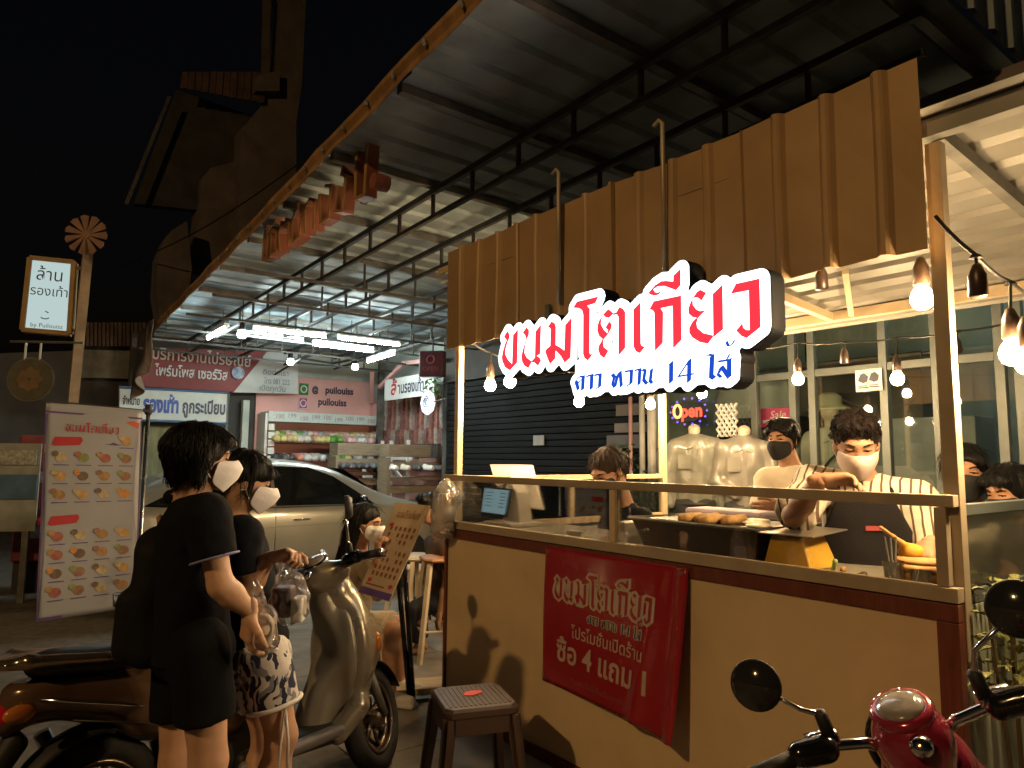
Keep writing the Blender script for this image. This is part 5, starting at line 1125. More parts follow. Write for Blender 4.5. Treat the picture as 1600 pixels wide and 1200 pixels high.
for dx in (-.08, .08): b = MB(); b.tube([Mx @ Vec((dx, .22, 0)), Mx @ Vec((dx, .42, 0))], .012, 6); b.build('hanger', m_white, RD)
b = MB(); b.tube([Mx @ Vec((-.25, .43, 0)), Mx @ Vec((.55, .43, 0.03))], .015, 6); b.build('arm', m_gsteel, RD)
# far left street: vending booth, poster board, small glowing signs
b = MB(); p = at(22, 770, 7.4); b.box((-.28, -.05, 0), (.24, .05, 1.5), Matrix.Translation((p.x, p.y, .02)) @ Matrix.Rotation(.2, 4, 'Z'))
VBd = thing('poster_stand', 'pale blue and white poster stand at the left road edge', 'poster stand', (p.x, p.y, 0), .2)
def vb(x0, x1, z0, z1, y, m, nm): b = MB(); b.box((x0, y, z0), (x1, y + .02, z1)); b.build(nm, m, VBd, world=False)
vb(-.3, .22, .72, 1.62, 0, mat('poster_grey', (.28, .3, .28), .5, var=.2, nscale=6), 'sheet'); vb(-.29, .21, 1.05, 1.3, -.022, mat('poster_blue', (.06, .13, .22), .5, var=.2, nscale=7), 'printed_band'); vb(-.27, .19, 1.4, 1.55, -.022, mat('poster_text', (.34, .35, .33), .5, var=.4, nscale=30), 'printed_block'); vb(-.2, -.12, 0, .72, 0, m_gsteel, 'leg'); vb(.1, .16, 0, .72, 0, m_gsteel, 'leg')
p = at(62, 760, 7.9); RB = thing('red_booth', 'dark red booth panel with pasted posters behind the menu banner', 'booth', (p.x, p.y, 0), .4)
def rb(x0, x1, z0, z1, y, m, nm): b = MB(); b.box((x0, y, z0), (x1, y + .02, z1)); b.build(nm, m, RB, world=False)
b = MB(); b.box((-.22, 0, .35), (.25, .5, 1.72)); b.build('body', mat('booth_red', (.2, .04, .05), .5, var=.3, nscale=6), RB, world=False, bevel=.02)
rb(-.18, .05, 1.2, 1.32, -.021, mat('poster_pale', (.35, .3, .28), .5, var=.4, nscale=18), 'poster'); rb(-.2, -.02, .8, .95, -.021, mat('poster_orange', (.4, .2, .05), .5, var=.3), 'poster'); rb(-.05, .2, .6, .76, -.021, MATS['poster_pale'], 'poster')
b = MB(); b.box((-.2, .05, 0), (.22, .45, .35)); b.build('plinth', m_dark, RB, world=False)
for k, (x, y, w, h_, Y, c, s, lab) in enumerate(((6, 592, .34, .3, 14, (.05, .4, .6), 1.1, 'small glowing blue shop sign at the far left edge'), (33, 655, .16, .5, 13, (.25, .55, .7), .8, 'narrow pale blue glowing sign beyond the poster stand'), (74, 664, .5, .1, 14, (.85, 1, .95), 5, 'bright white strip light in the far shop left of the menu banner'), (70, 650, .35, .06, 14, (.7, 1, .9), 2, 'dimmer strip light above the bright one in the far shop'))):
    p = at(x, y, Y); T = thing('far_lit_sign', lab, 'lit sign', p, 0, 'far lit signs'); b = MB(); b.box((-w / 2, -.04, -h_ / 2), (w / 2, .0, h_ / 2), Matrix.Translation(p)); b.build('panel', emat('far_sign_%d' % k, c, s), T); b = MB(); b.box((-w / 2 - .03, .002, -h_ / 2 - .03), (w / 2 + .03, .1, h_ / 2 + .03), Matrix.Translation(p)); b.build('case', m_black, T)
# clear plastic cup bag tied to the guard rail end
PBg = thing('hanging_plastic_bag', 'clear plastic bag with an upturned cup hanging at the guard rail end', 'plastic bag', SV(700, 800, -.05), 0)
m_bag = glassmat('clear_bag', (.9, .88, .85), .1, .38, (.62, .55, .46), .15)
p = SV(697, 800, -.06)
blob('bag', [cap(p + Vec((0, 0, .19)), p + Vec((0, 0, .1)), .012, .07, k=.03), cap(p + Vec((0, 0, .1)), p - Vec((.02, 0, .09)), .085, .07, k=.03), ell(p - Vec((.02, 0, .1)), (.07, .06, .05))], m_bag, PBg, .009, .02, 14)
b = MB(); b.lathe([(.035, .13), (.05, .02), (.065, -.08), (.066, -.09)], 16, Matrix.Translation(p - Vec((.01, 0, .02)))); b.build('cup', glassmat('milky_cup', (.85, .8, .72), .08, .5, (.6, .5, .4), .2), PBg, True)
# ================================================================ vehicles
m_tyre = mat('tyre_rubber', (.016, .016, .016), .8, var=.2, bump=.2, bscale=120)
m_chrome = mat('chrome', (.75, .74, .72), .12, 1.0, var=.03)
m_rimm = mat('rim_alloy', (.2, .16, .12), .3, .8, var=.1)
m_glossb = mat('gloss_black', (.012, .012, .014), .15, .3)
m_mir = mat('mirror_face', (.02, .02, .024), .12, .0, coat=.5)
m_ofn = mat('dark_rubber', (.014, .014, .015), .6, var=.2)
def scooter(lab, origin, heading, lean, steer, paint, paint2, inner, seatm, mirrors, nac):
    T = thing('scooter', lab, 'scooter', origin, 0, 'parked scooters'); T.rotation_euler = (R(lean), 0, heading)
    Qp = Vec((1.19, 0, .30)); kx = Vec((-.39, 0, .92)).normalized()
    X = Matrix.Translation(Qp) @ Matrix.Rotation(R(steer), 4, kx) @ Matrix.Translation(-Qp)
    def bl(name, pr, m, h=.011, st=False, par=None, **k): return blob(name, pr, m, par or T, h, world=False, X=X if st else None, **k)
    def mb(b, name, m, st=False, smooth=True, par=None, bevel=0):
        if st: b.v = [tuple(X @ Vec(p)) for p in b.v]
        return b.build(name, m, par or T, smooth, bevel, world=False)
    def wheel(cx, st, nm):
        c = Vec((cx, 0, .245)); cir = lambda r_, y=0: [c + Vec((r_ * math.cos(a), y, r_ * math.sin(a))) for a in np.linspace(0, 2 * math.pi, 32, endpoint=False)]
        b = MB(); b.tube(cir(.2), .046, 10, True); w = mb(b, nm, m_tyre, st)
        b = MB(); b.tube(cir(.158, .03), .009, 6, True); b.tube(cir(.158, -.03), .009, 6, True); b.tube(cir(.15), .016, 6, True); mb(b, 'rim', m_rimm, st, par=w)
        b = MB()
        for k in range(7):
            a = k * 2 * math.pi / 7; d = Vec((math.cos(a), 0, math.sin(a))); e = Vec((math.cos(a + .45), 0, math.sin(a + .45))); b.tube([c + d * .03 + Vec((0, .012, 0)), c + d * .09 + Vec((0, .02, 0)), c + e * .15], [.014, .011, .009], 6); b.tube([c + d * .03 - Vec((0, .012, 0)), c + d * .09 - Vec((0, .02, 0)), c + e * .15], [.014, .011, .009], 6)
        mb(b, 'spokes', m_rimm, st, par=w)
        b = MB(); Mx = Matrix.Translation(c) @ Matrix.Rotation(math.pi / 2, 4, 'X'); b.lathe([(.02, -.07), (.045, -.05), (.05, 0), (.045, .05), (.02, .07)], 16, Mx); mb(b, 'hub', m_rimm, st, par=w)
        if st: b = MB(); b.lathe([(.095, -.004), (.095, .004), (.05, .005), (.05, -.005)], 24, Mx @ Matrix.Translation((0, 0, -.06))); mb(b, 'brake_disc', m_chrome, st, par=w)
    wheel(1.24, True, 'front_wheel'); wheel(0, False, 'rear_wheel')
    def fender(cx, a0, a1, r_, w, m, st, nm):
        b = MB(); b.grid(lambda s, t_: (cx + (r_ - .03 * (2 * t_ - 1) ** 2) * math.cos(a0 + (a1 - a0) * s), w * (2 * t_ - 1), .245 + (r_ - .03 * (2 * t_ - 1) ** 2) * math.sin(a0 + (a1 - a0) * s)), 20, 8)
        o = mb(b, nm, m, st); q = o.modifiers.new('s', 'SOLIDIFY'); q.thickness = .006
    fender(1.24, R(20), R(150), .275, .065, m_ofn, True, 'front_fender'); fender(0, R(60), R(185), .29, .07, m_ofn, False, 'rear_fender')
    b = MB()
    for y in (-.075, .075): b.tube([(1.24, y, .245), (1.14, y, .5)], [.02, .024], 8)
    b.tube([(1.15, 0, .48), (1.0, 0, .85)], .03, 8); mb(b, 'fork', m_chrome if nac else m_gsteel, True)
    # leg shield: front shell and inner panel
    bl('front_apron', [cap((1.03, 0, .86), (1.13, 0, .62), .10, .135, k=.06, flat=(Vec((1, 0, 0)), 1.1)), cap((1.13, 0, .62), (1.1, 0, .4), .135, .1, k=.06), ell((1.08, 0, .58), (.08, .185, .28), k=.06), cap((1.06, .14, .36), (.95, .13, .27), .05, k=.05), cap((1.06, -.14, .36), (.95, -.13, .27), .05, k=.05)], paint2)
    bl('inner_panel', [cap((.96, 0, .83), (1.0, 0, .55), .07, .1, k=.05, flat=(Vec((1, 0, 0)), 1.4)), ell((1.02, 0, .58), (.05, .178, .265), k=.05), ell((.9, 0, .6), (.07, .12, .17), k=.05, sub=True), cap((1.0, 0, .5), (.92, 0, .3), .09, .1, k=.05)], inner)
    for y in (-1, 1): bl('turn_signal', [ell((1.17, y * .13, .62), (.03, .03, .05), k=.01)], mat('amber_lens', (.5, .16, .03), .2, coat=.5), .008)
    # steering head
    bl('headset', [ell((.985, 0, .93), (.12, .125, .085), k=.05), ell((1.05, 0, .92), (.08, .1, .09), k=.04), cap((.95, -.13, .95), (.95, .13, .95), .045, k=.04)] if not nac else [ell((.975, 0, .95), (.085, .076, .078), k=.04), cap((.97, 0, .93), (1.06, 0, .9), .075, .08, k=.04), cap((.97, 0, .9), (1.0, 0, .75), .06, .07, k=.03)], nac or paint2, .007, True)
    if nac: b = MB(); b.tube([Vec((1.075 + .02 * math.sin(a), .088 * math.cos(a), .9 + .088 * math.sin(a))) for a in np.linspace(0, 6.28, 28, endpoint=False)], .01, 6, True); mb(b, 'headlight_rim', m_glossb, True)
    bl('headlight', [ell((1.1, 0, .91), (.05, .085, .075), k=.01)], mat('lamp_glass', (.3, .3, .28), .1, coat=.6), .009, True)
    Ms = Matrix.Translation((.95, 0, 1.01)) @ Matrix.Rotation(R(-20 if nac else -30), 4, 'Y')
    b = MB(); b.lathe([(.062, -.03), (.07, 0), (.064, .012), (.055, .012)], 24, Ms); mb(b, 'speedometer_ring', nac or m_chrome, True)
    b = MB(); b.lathe([(.056, .008), (.05, .018), (.03, .024), (.002, .026)], 24, Ms); mb(b, 'speedometer', mat('speedo_glass', (.22, .2, .18), .15, var=.3, nscale=25, coat=.8), True)
    b = MB(); b.lathe([(.02, -.01), (.024, .008), (.012, .016), (.002, .018)], 16, Matrix.Translation((.868, 0, .955)) @ Matrix.Rotation(R(-60), 4, 'Y')); mb(b, 'badge', m_chrome, True)
    for s in (-1, 1):
        b = MB(); b.tube([(.97, s * .05, .93), (.96, s * .1, .96), (.93, s * .2, .985), (.9, s * .26, .985)], .014, 8); mb(b, 'handlebar', m_chrome, True)
        b = MB(); b.tube([(.9, s * .25, .985), (.872, s * .37, .975)], .019, 10); b.tube([(.872, s * .37, .975), (.87, s * .38, .975)], .022, 10); mb(b, 'grip', m_ofn, True)
        b = MB(); b.tube([(.868, s * .382, .974), (.866, s * .392, .974)], .017, 10); mb(b, 'bar_end', m_chrome, True)
        bl('switch_housing', [cap((.92, s * .19, .98), (.905, s * .245, .985), .032, .03, k=.02)], m_glossb, .008, True)
        b = MB(); b.tube([(.94, s * .2, .975), (.945, s * .28, .965), (.93, s * .38, .955)], [.009, .008, .006], 6); mb(b, 'lever', m_chrome, True)
        b = MB(); b.lathe([(.026, -.035), (.026, .035), (.02, .04)], 12, Matrix.Translation((.955, s * .19, .985)) @ Matrix.Rotation(R(90), 4, 'X')); mb(b, 'brake_reservoir', m_chrome, True)
        st, mo, mn, mr = mirrors[s]
        p0 = Vec((.93, s * (.17 if nac else .2), 1.0)); p1 = p0 + Vec(st); p2 = p0 + Vec(mo)
        b = MB(); b.tube([p0, p0 + Vec((0, 0, .05)), p1, p2 - (p2 - p1) * .15], [.011, .009, .006, .006], 8); w = mb(b, 'mirror_stem', m_chrome, True)
        n_ = Vec(mn).normalized(); xx = n_.cross(Vec((0, 0, 1))).normalized(); Mm = frameM(p2, xx, n_.cross(xx), n_)
        b = MB(); b.lathe([(mr * .7, -.03), (mr * .95, -.015), (mr, 0), (mr * .97, .004)], 26, Mm); mb(b, 'mirror', m_ofn, True, par=w)
        b = MB(); b.lathe([(mr * .93, .0045), (mr * .92, .006)], 26, Mm); mb(b, 'mirror_glass', m_mir, True, par=w)
        b = MB(); b.lathe([(.016, 0), (.016, .05), (.01, .06)], 10, Matrix.Translation(p0)); mb(b, 'mirror_boot', m_ofn, True, par=w)
    for y in (-1, 1):
        b = MB(); b.tube([(.44, y * .137, .5), (.2, y * .152, .56), (-.05, y * .128, .63), (-.2, y * .095, .67)], .006, 5); mb(b, 'side_moulding', m_chrome)
        b = MB(); b.tube([(.42, y * .13, .42), (.2, y * .14, .5), (-.1, y * .1, .58)], .004, 4); mb(b, 'panel_gap', m_black)
    bl('floorboard', [rbox((.74, 0, .275), (.26, .16, .04), None, .025, k=.02)], m_ofn)
    bl('floor_side', [cap((.98, .15, .29), (.5, .16, .26), .03, k=.02), cap((.98, -.15, .29), (.5, -.16, .26), .03, k=.02)], mat('floor_grey', (.14, .13, .13), .4, coat=.3))
    bl('body_panel', [cap((.46, 0, .48), (.2, 0, .58), .14, .155, k=.05, flat=(Vec((0, 0, 1)), 1.0)), cap((.2, 0, .6), (-.2, 0, .68), .15, .09, k=.06, flat=(Vec((0, 0, 1)), 1.15)), cap((-.16, 0, .68), (-.27, 0, .61), .08, .055, k=.05), rbox((.1, 0, .8), (.6, .2, .075), None, .03, k=.02, sub=True)], paint)
    bl('centre_tunnel', [cap((.52, 0, .52), (.5, 0, .3), .11, .12, k=.04)], m_ofn)
    bl('seat', [cap((.46, 0, .735), (.28, 0, .72), .085, .1, k=.05, flat=(Vec((0, 0, 1)), 1.6)), cap((.28, 0, .72), (-.14, 0, .765), .11, .09, k=.05, flat=(Vec((0, 0, 1)), 1.7))], seatm)
    bl('grab_rail', [cap((.0, .125, .775), (-.24, .1, .8), .018, .022, k=.02), cap((.0, -.125, .775), (-.24, -.1, .8), .018, .022, k=.02), cap((-.24, .1, .8), (-.34, .0, .79), .022, .012, k=.02), cap((-.24, -.1, .8), (-.34, .0, .79), .022, .012, k=.02), rbox((-.22, 0, .795), (.09, .09, .012), None, .01, k=.02)], mat('bronze_metal', (.32, .26, .2), .22, .85, var=.1), .009)
    bl('tail_light', [ell((-.29, 0, .63), (.04, .06, .042), k=.02)], mat('red_lens', (.45, .01, .02), .12, coat=.6, emit=(1, .02, .03), es=.03), .008)
    for y in (-1, 1): bl('rear_signal', [ell((-.26, y * .1, .64), (.05, .022, .03), k=.02)], MATS['amber_lens'], .008)
    bl('tail_fender', [cap((-.24, 0, .54), (-.4, 0, .3), .045, .03, k=.02, flat=(Vec((.75, 0, .66)), 1.8))], m_ofn)
    b = MB(); b.box((-.09, -.005, -.07), (.09, .005, .07), Matrix.Translation((-.39, 0, .38)) @ Matrix.Rotation(R(90), 4, 'Z') @ Matrix.Rotation(R(-35), 4, 'X')); mb(b, 'number_plate', m_wtext, smooth=False)
    bl('engine', [cap((.42, 0, .27), (.0, .1, .25), .085, .07, k=.04), cap((.35, 0, .33), (.3, 0, .42), .1, k=.05)], mat('engine_metal', (.07, .07, .072), .5, .5))
    bl('muffler', [cap((.12, -.15, .25), (-.28, -.17, .3), .05, .062, k=.02)], mat('muffler_black', (.03, .03, .032), .3, .5), .01)
    bl('muffler_shield', [cap((.05, -.19, .265), (-.2, -.21, .3), .025, .03, k=.02, flat=(Vec((0, 1, 0)), 2.2))], m_chrome, .009)
    b = MB(); b.tube([(-.02, .09, .25), (-.14, .1, .52)], .028, 10); mb(b, 'shock_absorber', m_gsteel)
    b = MB(); b.tube([(.45, .13, .26), (.38, .3, .02)], .012, 6); b.tube([(.38, .3, .02), (.36, .31, .008)], .02, 6); mb(b, 'side_stand', m_steel)
    return T
m_bronze = mat('bronze_paint', (.12, .07, .043), .18, .2, var=.12, nscale=4, coat=.7)
m_silver = mat('champagne_paint', (.3, .265, .205), .27, .45, var=.06, coat=.5)
m_innr = mat('inner_silver', (.27, .25, .2), .38, .35, var=.06)
m_blkseat = mat('seat_vinyl', (.014, .013, .013), .45, var=.15, bump=.15, bscale=150)
r0 = Vec((-1.48, 2.68, 0)); f0 = Vec((-.62, 3.63, 0)); hd = math.atan2(f0.y - r0.y, f0.x - r0.x)
scooter('bronze and silver scooter parked behind the two women', r0, hd, -5, 30, m_bronze, m_silver, m_innr, m_blkseat,
        {-1: ((-.01, -.01, .12), (-.02, -.03, .22), (-.42, .85, .1), .058), 1: ((-.01, .06, .12), (-.02, .12, .2), (-.9, .2, .1), .058)}, None)
# red scooter in the right foreground
m_pinkp = mat('cherry_paint', (.3, .025, .055), .16, .25, var=.06, coat=.9)
rs_ = scooter('cherry red scooter with round mirrors parked facing the counter', Vec((.725, .693, 0)), R(63.7), -16.4, 10.4, m_pinkp, m_pinkp, m_ofn, m_blkseat,
        {-1: ((-.02, -.015, .1), (-.05, -.125, .165), (-.93, .3, .12), .062), 1: ((.0, .04, .07), (.0, .115, .145), (-.93, .2, .12), .06)}, m_pinkp)
rs_.scale = (.983,) * 3

# ---------------------------------------------------------------- silver sedan
m_car = mat('silver_car_paint', (.32, .32, .29), .3, .35, var=.04, nscale=3, coat=.6)
m_cglass = mat('tinted_glass', (.006, .007, .008), .06, 0, coat=.5)
hd_c = math.atan2(VX.y, VX.x); H_ = Vec((VX.x, VX.y, 0)); Lf = Vec((-VX.y, VX.x, 0))
org = Vec((-1.3, 8.55, 0)) - H_ * 3.5 + Lf * .78
CR = thing('silver_car', 'silver sedan with dark tinted windows parked across behind the women', 'car', org, hd_c)
xs = [0, .12, .35, .7, 1.1, 1.5, 1.95, 2.4, 2.8, 3.2, 3.5, 3.9, 4.2, 4.38, 4.42]
top = [.72, .98, 1.06, 1.14, 1.33, 1.45, 1.49, 1.475, 1.38, 1.13, 1.03, .95, .87, .76, .6]
blt = [.68, .9, .95, .98, .985, .98, .975, .965, .955, .97, .95, .9, .83, .73, .58]
hw = [.6, .76, .81, .84, .855, .86, .86, .86, .855, .85, .845, .82, .76, .66, .55]
tw = [.45, .6, .63, .62, .59, .575, .57, .575, .59, .66, .68, .66, .58, .48, .4]
def ring(i):
    x = xs[i]; w = hw[i]; t_ = top[i]; bz = blt[i]; q = tw[i]; zb = .26 if 0 < i < 13 else .4
    half = [(w * .84, zb), (w * .97, zb + .1), (w * 1.0, .55 if bz > .6 else .5), (w * 1.015, .66 if bz > .7 else bz - .02), (w * 1.0, bz - .05), (w * .965, bz), (q + (w * .95 - q) * .45, bz + (t_ - bz) * .5), (q + .02, t_ - (t_ - bz) * .12), (q * .85, t_ - .005 - (t_ - bz) * .02), (q * .4, t_ + .008)]
    return [(x, -y, z) for y, z in half] + [(x, y, z) for y, z in reversed(half)]
b = MB(); b.loft([ring(i) for i in range(len(xs))]); o = b.build('body', m_car, CR, True, world=False); q = o.modifiers.new('s', 'SUBSURF'); q.levels = 2; q.render_levels = 2
def sidey(x, z):
    w = np.interp(x, xs, hw); q = np.interp(x, xs, tw); t_ = np.interp(x, xs, top); bz = np.interp(x, xs, blt); s = min(1, max(0, (z - bz) / max(t_ - bz, .01)))
    return np.interp(s, [0, .5, .88, 1], [w * .965, q + (w * .95 - q) * .45, q + .02, q * .85])
def sheet(P, m, nm, s, off=.014):
    b = MB(); n = len(P); cx = sum(p[0] for p in P) / n; cz_ = sum(p[1] for p in P) / n; K = 6; vs = [(cx, s * (sidey(cx, cz_) + off), cz_)]; fs = []
    for k in range(1, K + 1):
        for x, z in P: xx = cx + (x - cx) * k / K; zz = cz_ + (z - cz_) * k / K; vs.append((xx, s * (sidey(xx, zz) + off), zz))
    for i in range(n): fs.append((0, 1 + i, 1 + (i + 1) % n))
    for k in range(K - 1):
        for i in range(n): a = 1 + k * n; fs.append((a + i, a + n + i, a + n + (i + 1) % n, a + (i + 1) % n))
    b.add(vs, [f if s > 0 else f[::-1] for f in fs]); return b.build(nm, m, CR, True, world=False)
for s in (-1, 1):
    sheet([(1.98, .99), (3.12, .985), (2.93, 1.13), (2.68, 1.29), (2.4, 1.39), (2.0, 1.405)], m_cglass, 'window', s)
    sheet([(1.1, 1.0), (1.94, .99), (1.96, 1.405), (1.6, 1.39), (1.32, 1.28)], m_cglass, 'window', s)
    sheet([(.72, 1.02), (1.06, 1.0), (1.24, 1.23), (1.1, 1.2)], m_cglass, 'window', s)
    for x in (1.03, 1.97, 3.05):
        b = MB(); b.tube([(x, s * (np.interp(x, xs, hw) * f_ + .003), z) for f_, z in ((.99, .42), (1.0, .55), (1.006, .66), (.995, .88), (.965, .97))], .0045, 4); b.build('door_gap', m_black, CR, world=False)
    for x in (1.25, 2.15):
        w = np.interp(x, xs, hw); b = MB(); b.tube([(x, s * (w * .99), .835), (x + .04, s * (w + .022), .84), (x + .16, s * (w + .022), .842), (x + .2, s * (w * .99), .84)], .011, 6); b.build('door_handle', m_chrome, CR, True, world=False)
    b = MB(); w = np.interp(2.9, xs, hw); V_, Q_, _ = sdf([ell((2.93, s * (w + .07), 1.03), (.05, .085, .06)), cap((2.97, s * (w - .02), .985), (2.94, s * (w + .06), 1.0), .018)], .012); mk('wing_mirror', V_, Q_, m_glossb, CR, True, world=False)
    b = MB(); b.tube([(x, s * (np.interp(x, xs, hw) * 1.004 + .002), .75 + .05 * (x / 4)) for x in np.linspace(.5, 3.6, 16)], .006, 4); b.build('crease', m_car, CR, True, world=False)
    b = MB(); b.tube([(x, s * (sidey(x, z) + .014), z) for x, z in ((1.08, .985), (2.0, .975), (3.12, .975))], .006, 4); b.build('window_trim', m_black, CR, world=False)
    for cx in (.85, 3.5):
        c = Vec((cx, s * .74, .31)); Mx = Matrix.Translation(c) @ Matrix.Rotation(math.pi / 2 * -s, 4, 'X')
        b = MB(); b.lathe([(.2, -.09), (.29, -.1), (.31, -.07), (.31, .08), (.29, .105), (.2, .1)], 30, Mx); w_ = b.build('wheel', m_tyre, CR, True, world=False)
        b = MB(); b.lathe([(.2, .08), (.19, .1), (.05, .09), (.03, .11)], 24, Mx); b.build('rim', m_rimm, w_, True, world=False)
        b = MB(); b.lathe([(.345, -.06), (.35, .0), (.35, .125 if hw else 0), (.34, .13)], 30, Mx); b.build('wheel_arch', m_black, CR, True, world=False)
b = MB(); b.grid(lambda s, t_: (2.86 + .3 * t_, (1.1 - .02 * t_) * (s - .5) * (1 + .12 * t_), 1.365 - .205 * t_ + .02 - .02 * (2 * s - 1) ** 2), 10, 6); b.build('windscreen', m_cglass, CR, True, world=False)
for s in (-1, 1):
    V_, Q_, _ = sdf([ell((4.2, s * .58, .72), (.16, .14, .07))], .015); mk('headlight', V_, Q_, mat('lamp_glass', (.3, .3, .28), .1), CR, True, world=False)
    V_, Q_, _ = sdf([ell((.1, s * .62, .82), (.12, .16, .07))], .015); mk('tail_light', V_, Q_, mat('red_lens', (.45, .01, .02), .12), CR, True, world=False)
# ================================================================ people
def skinm(name, c): return mat(name, c, .55, var=.06, nscale=25, bump=.05, bscale=200)
sk1 = skinm('skin_light', (.5, .29, .19)); sk2 = skinm('skin_tan', (.38, .2, .115)); sk3 = skinm('skin_brown', (.3, .155, .085))
m_hair = mat('black_hair', (.004, .0035, .0035), .5, spec=.25, var=.3, nscale=60, bump=.5, bscale=160, stretch=(1, 1, .12)); m_hairb = mat('brown_hair', (.025, .012, .007), .5, spec=.3, var=.4, nscale=60, bump=.5, bscale=160, stretch=(1, 1, .12))
m_mw = mat('white_mask', (.72, .7, .72), .75, var=.04, bump=.15, bscale=90); m_mb = mat('black_mask', (.013, .013, .014), .8, bump=.2, bscale=80); m_mp = mat('pink_mask', (.62, .5, .46), .75, var=.04, bump=.1)
m_eye = mat('eye_dark', (.012, .008, .006), .15); m_sclera = mat('eye_white', (.28, .24, .21), .35)
Zv = Vec((0, 0, 1))
def hand(w, d, n, right, curl, L_=1.0):
    d = Vec(d).normalized(); n = Vec(n); n = (n - d * n.dot(d)).normalized(); a = d.cross(n) * (1 if right else -1); pr = []
    pr.append(cap(w - d * .02, w + d * .02, .026, .028, k=.01, flat=(n, 1.3)))
    for o in (-.026, -.009, .009, .026): pr.append(cap(w + d * .02 + a * o * .6, w + d * .085 * L_ + a * o, .016, .0135, k=.012))
    for i, (o, ln) in enumerate(((.029, .072), (.01, .08), (-.01, .075), (-.029, .058))):
        c = curl[i] if isinstance(curl, (list, tuple)) else curl; p = w + d * .085 * L_ + a * o; ang = c * .7; r_ = .0098
        for sgm in (.42, .32, .26):
            dd = d * math.cos(ang) + n * math.sin(ang) + a * o * 1.5; q = p + dd.normalized() * ln * L_ * sgm; pr.append(cap(p, q, r_, r_ * .92, k=.004)); p = q; r_ *= .92; ang += c
    p = w + d * .025 + a * .026; t1 = p + (a * .7 + d * .75 + n * .35).normalized() * .042 * L_; t2 = t1 + (a * .15 + d * .9 + n * .5).normalized() * .032 * L_; t3 = t2 + (d * .85 + n * .6 - a * .15).normalized() * .025 * L_
    pr += [cap(p, t1, .015, .0125, k=.01), cap(t1, t2, .0118, .0105, k=.004), cap(t2, t3, .0102, .0085, k=.004)]
    return pr
def strands(V, Q, crown, n, ln, m, parent, seed=1, thick=.0012, down=.5, bad=None):
    rg = np.random.RandomState(seed); N = vnormals(V, Q); b = MB(); idx = rg.choice(len(V), n)
    for i in idx:
        p = Vec(V[i]); nn = Vec(N[i]); f = (p - crown); f = f - nn * f.dot(nn); 
        if f.length < 1e-4: continue
        f.normalize(); d = (f + Vec((0, 0, -down)) + Vec(rg.normal(0, .12, 3))); d = (d - nn * d.dot(nn)).normalized(); l = ln * rg.uniform(.5, 1.2); pts = []
        for k in range(4):
            s = k / 3; pts.append(p + nn * (.001 + .006 * math.sin(s * 2.6) * rg.uniform(.3, 1.2)) + d * l * s - Zv * (.25 * l * s * s))
        if bad and any(bad(q_) for q_ in pts): continue
        b.tube(pts, [thick * 1.3, thick * 1.2, thick, thick * .3], 3, caps=False)
    return b.build('hair_strands', m, parent, True)
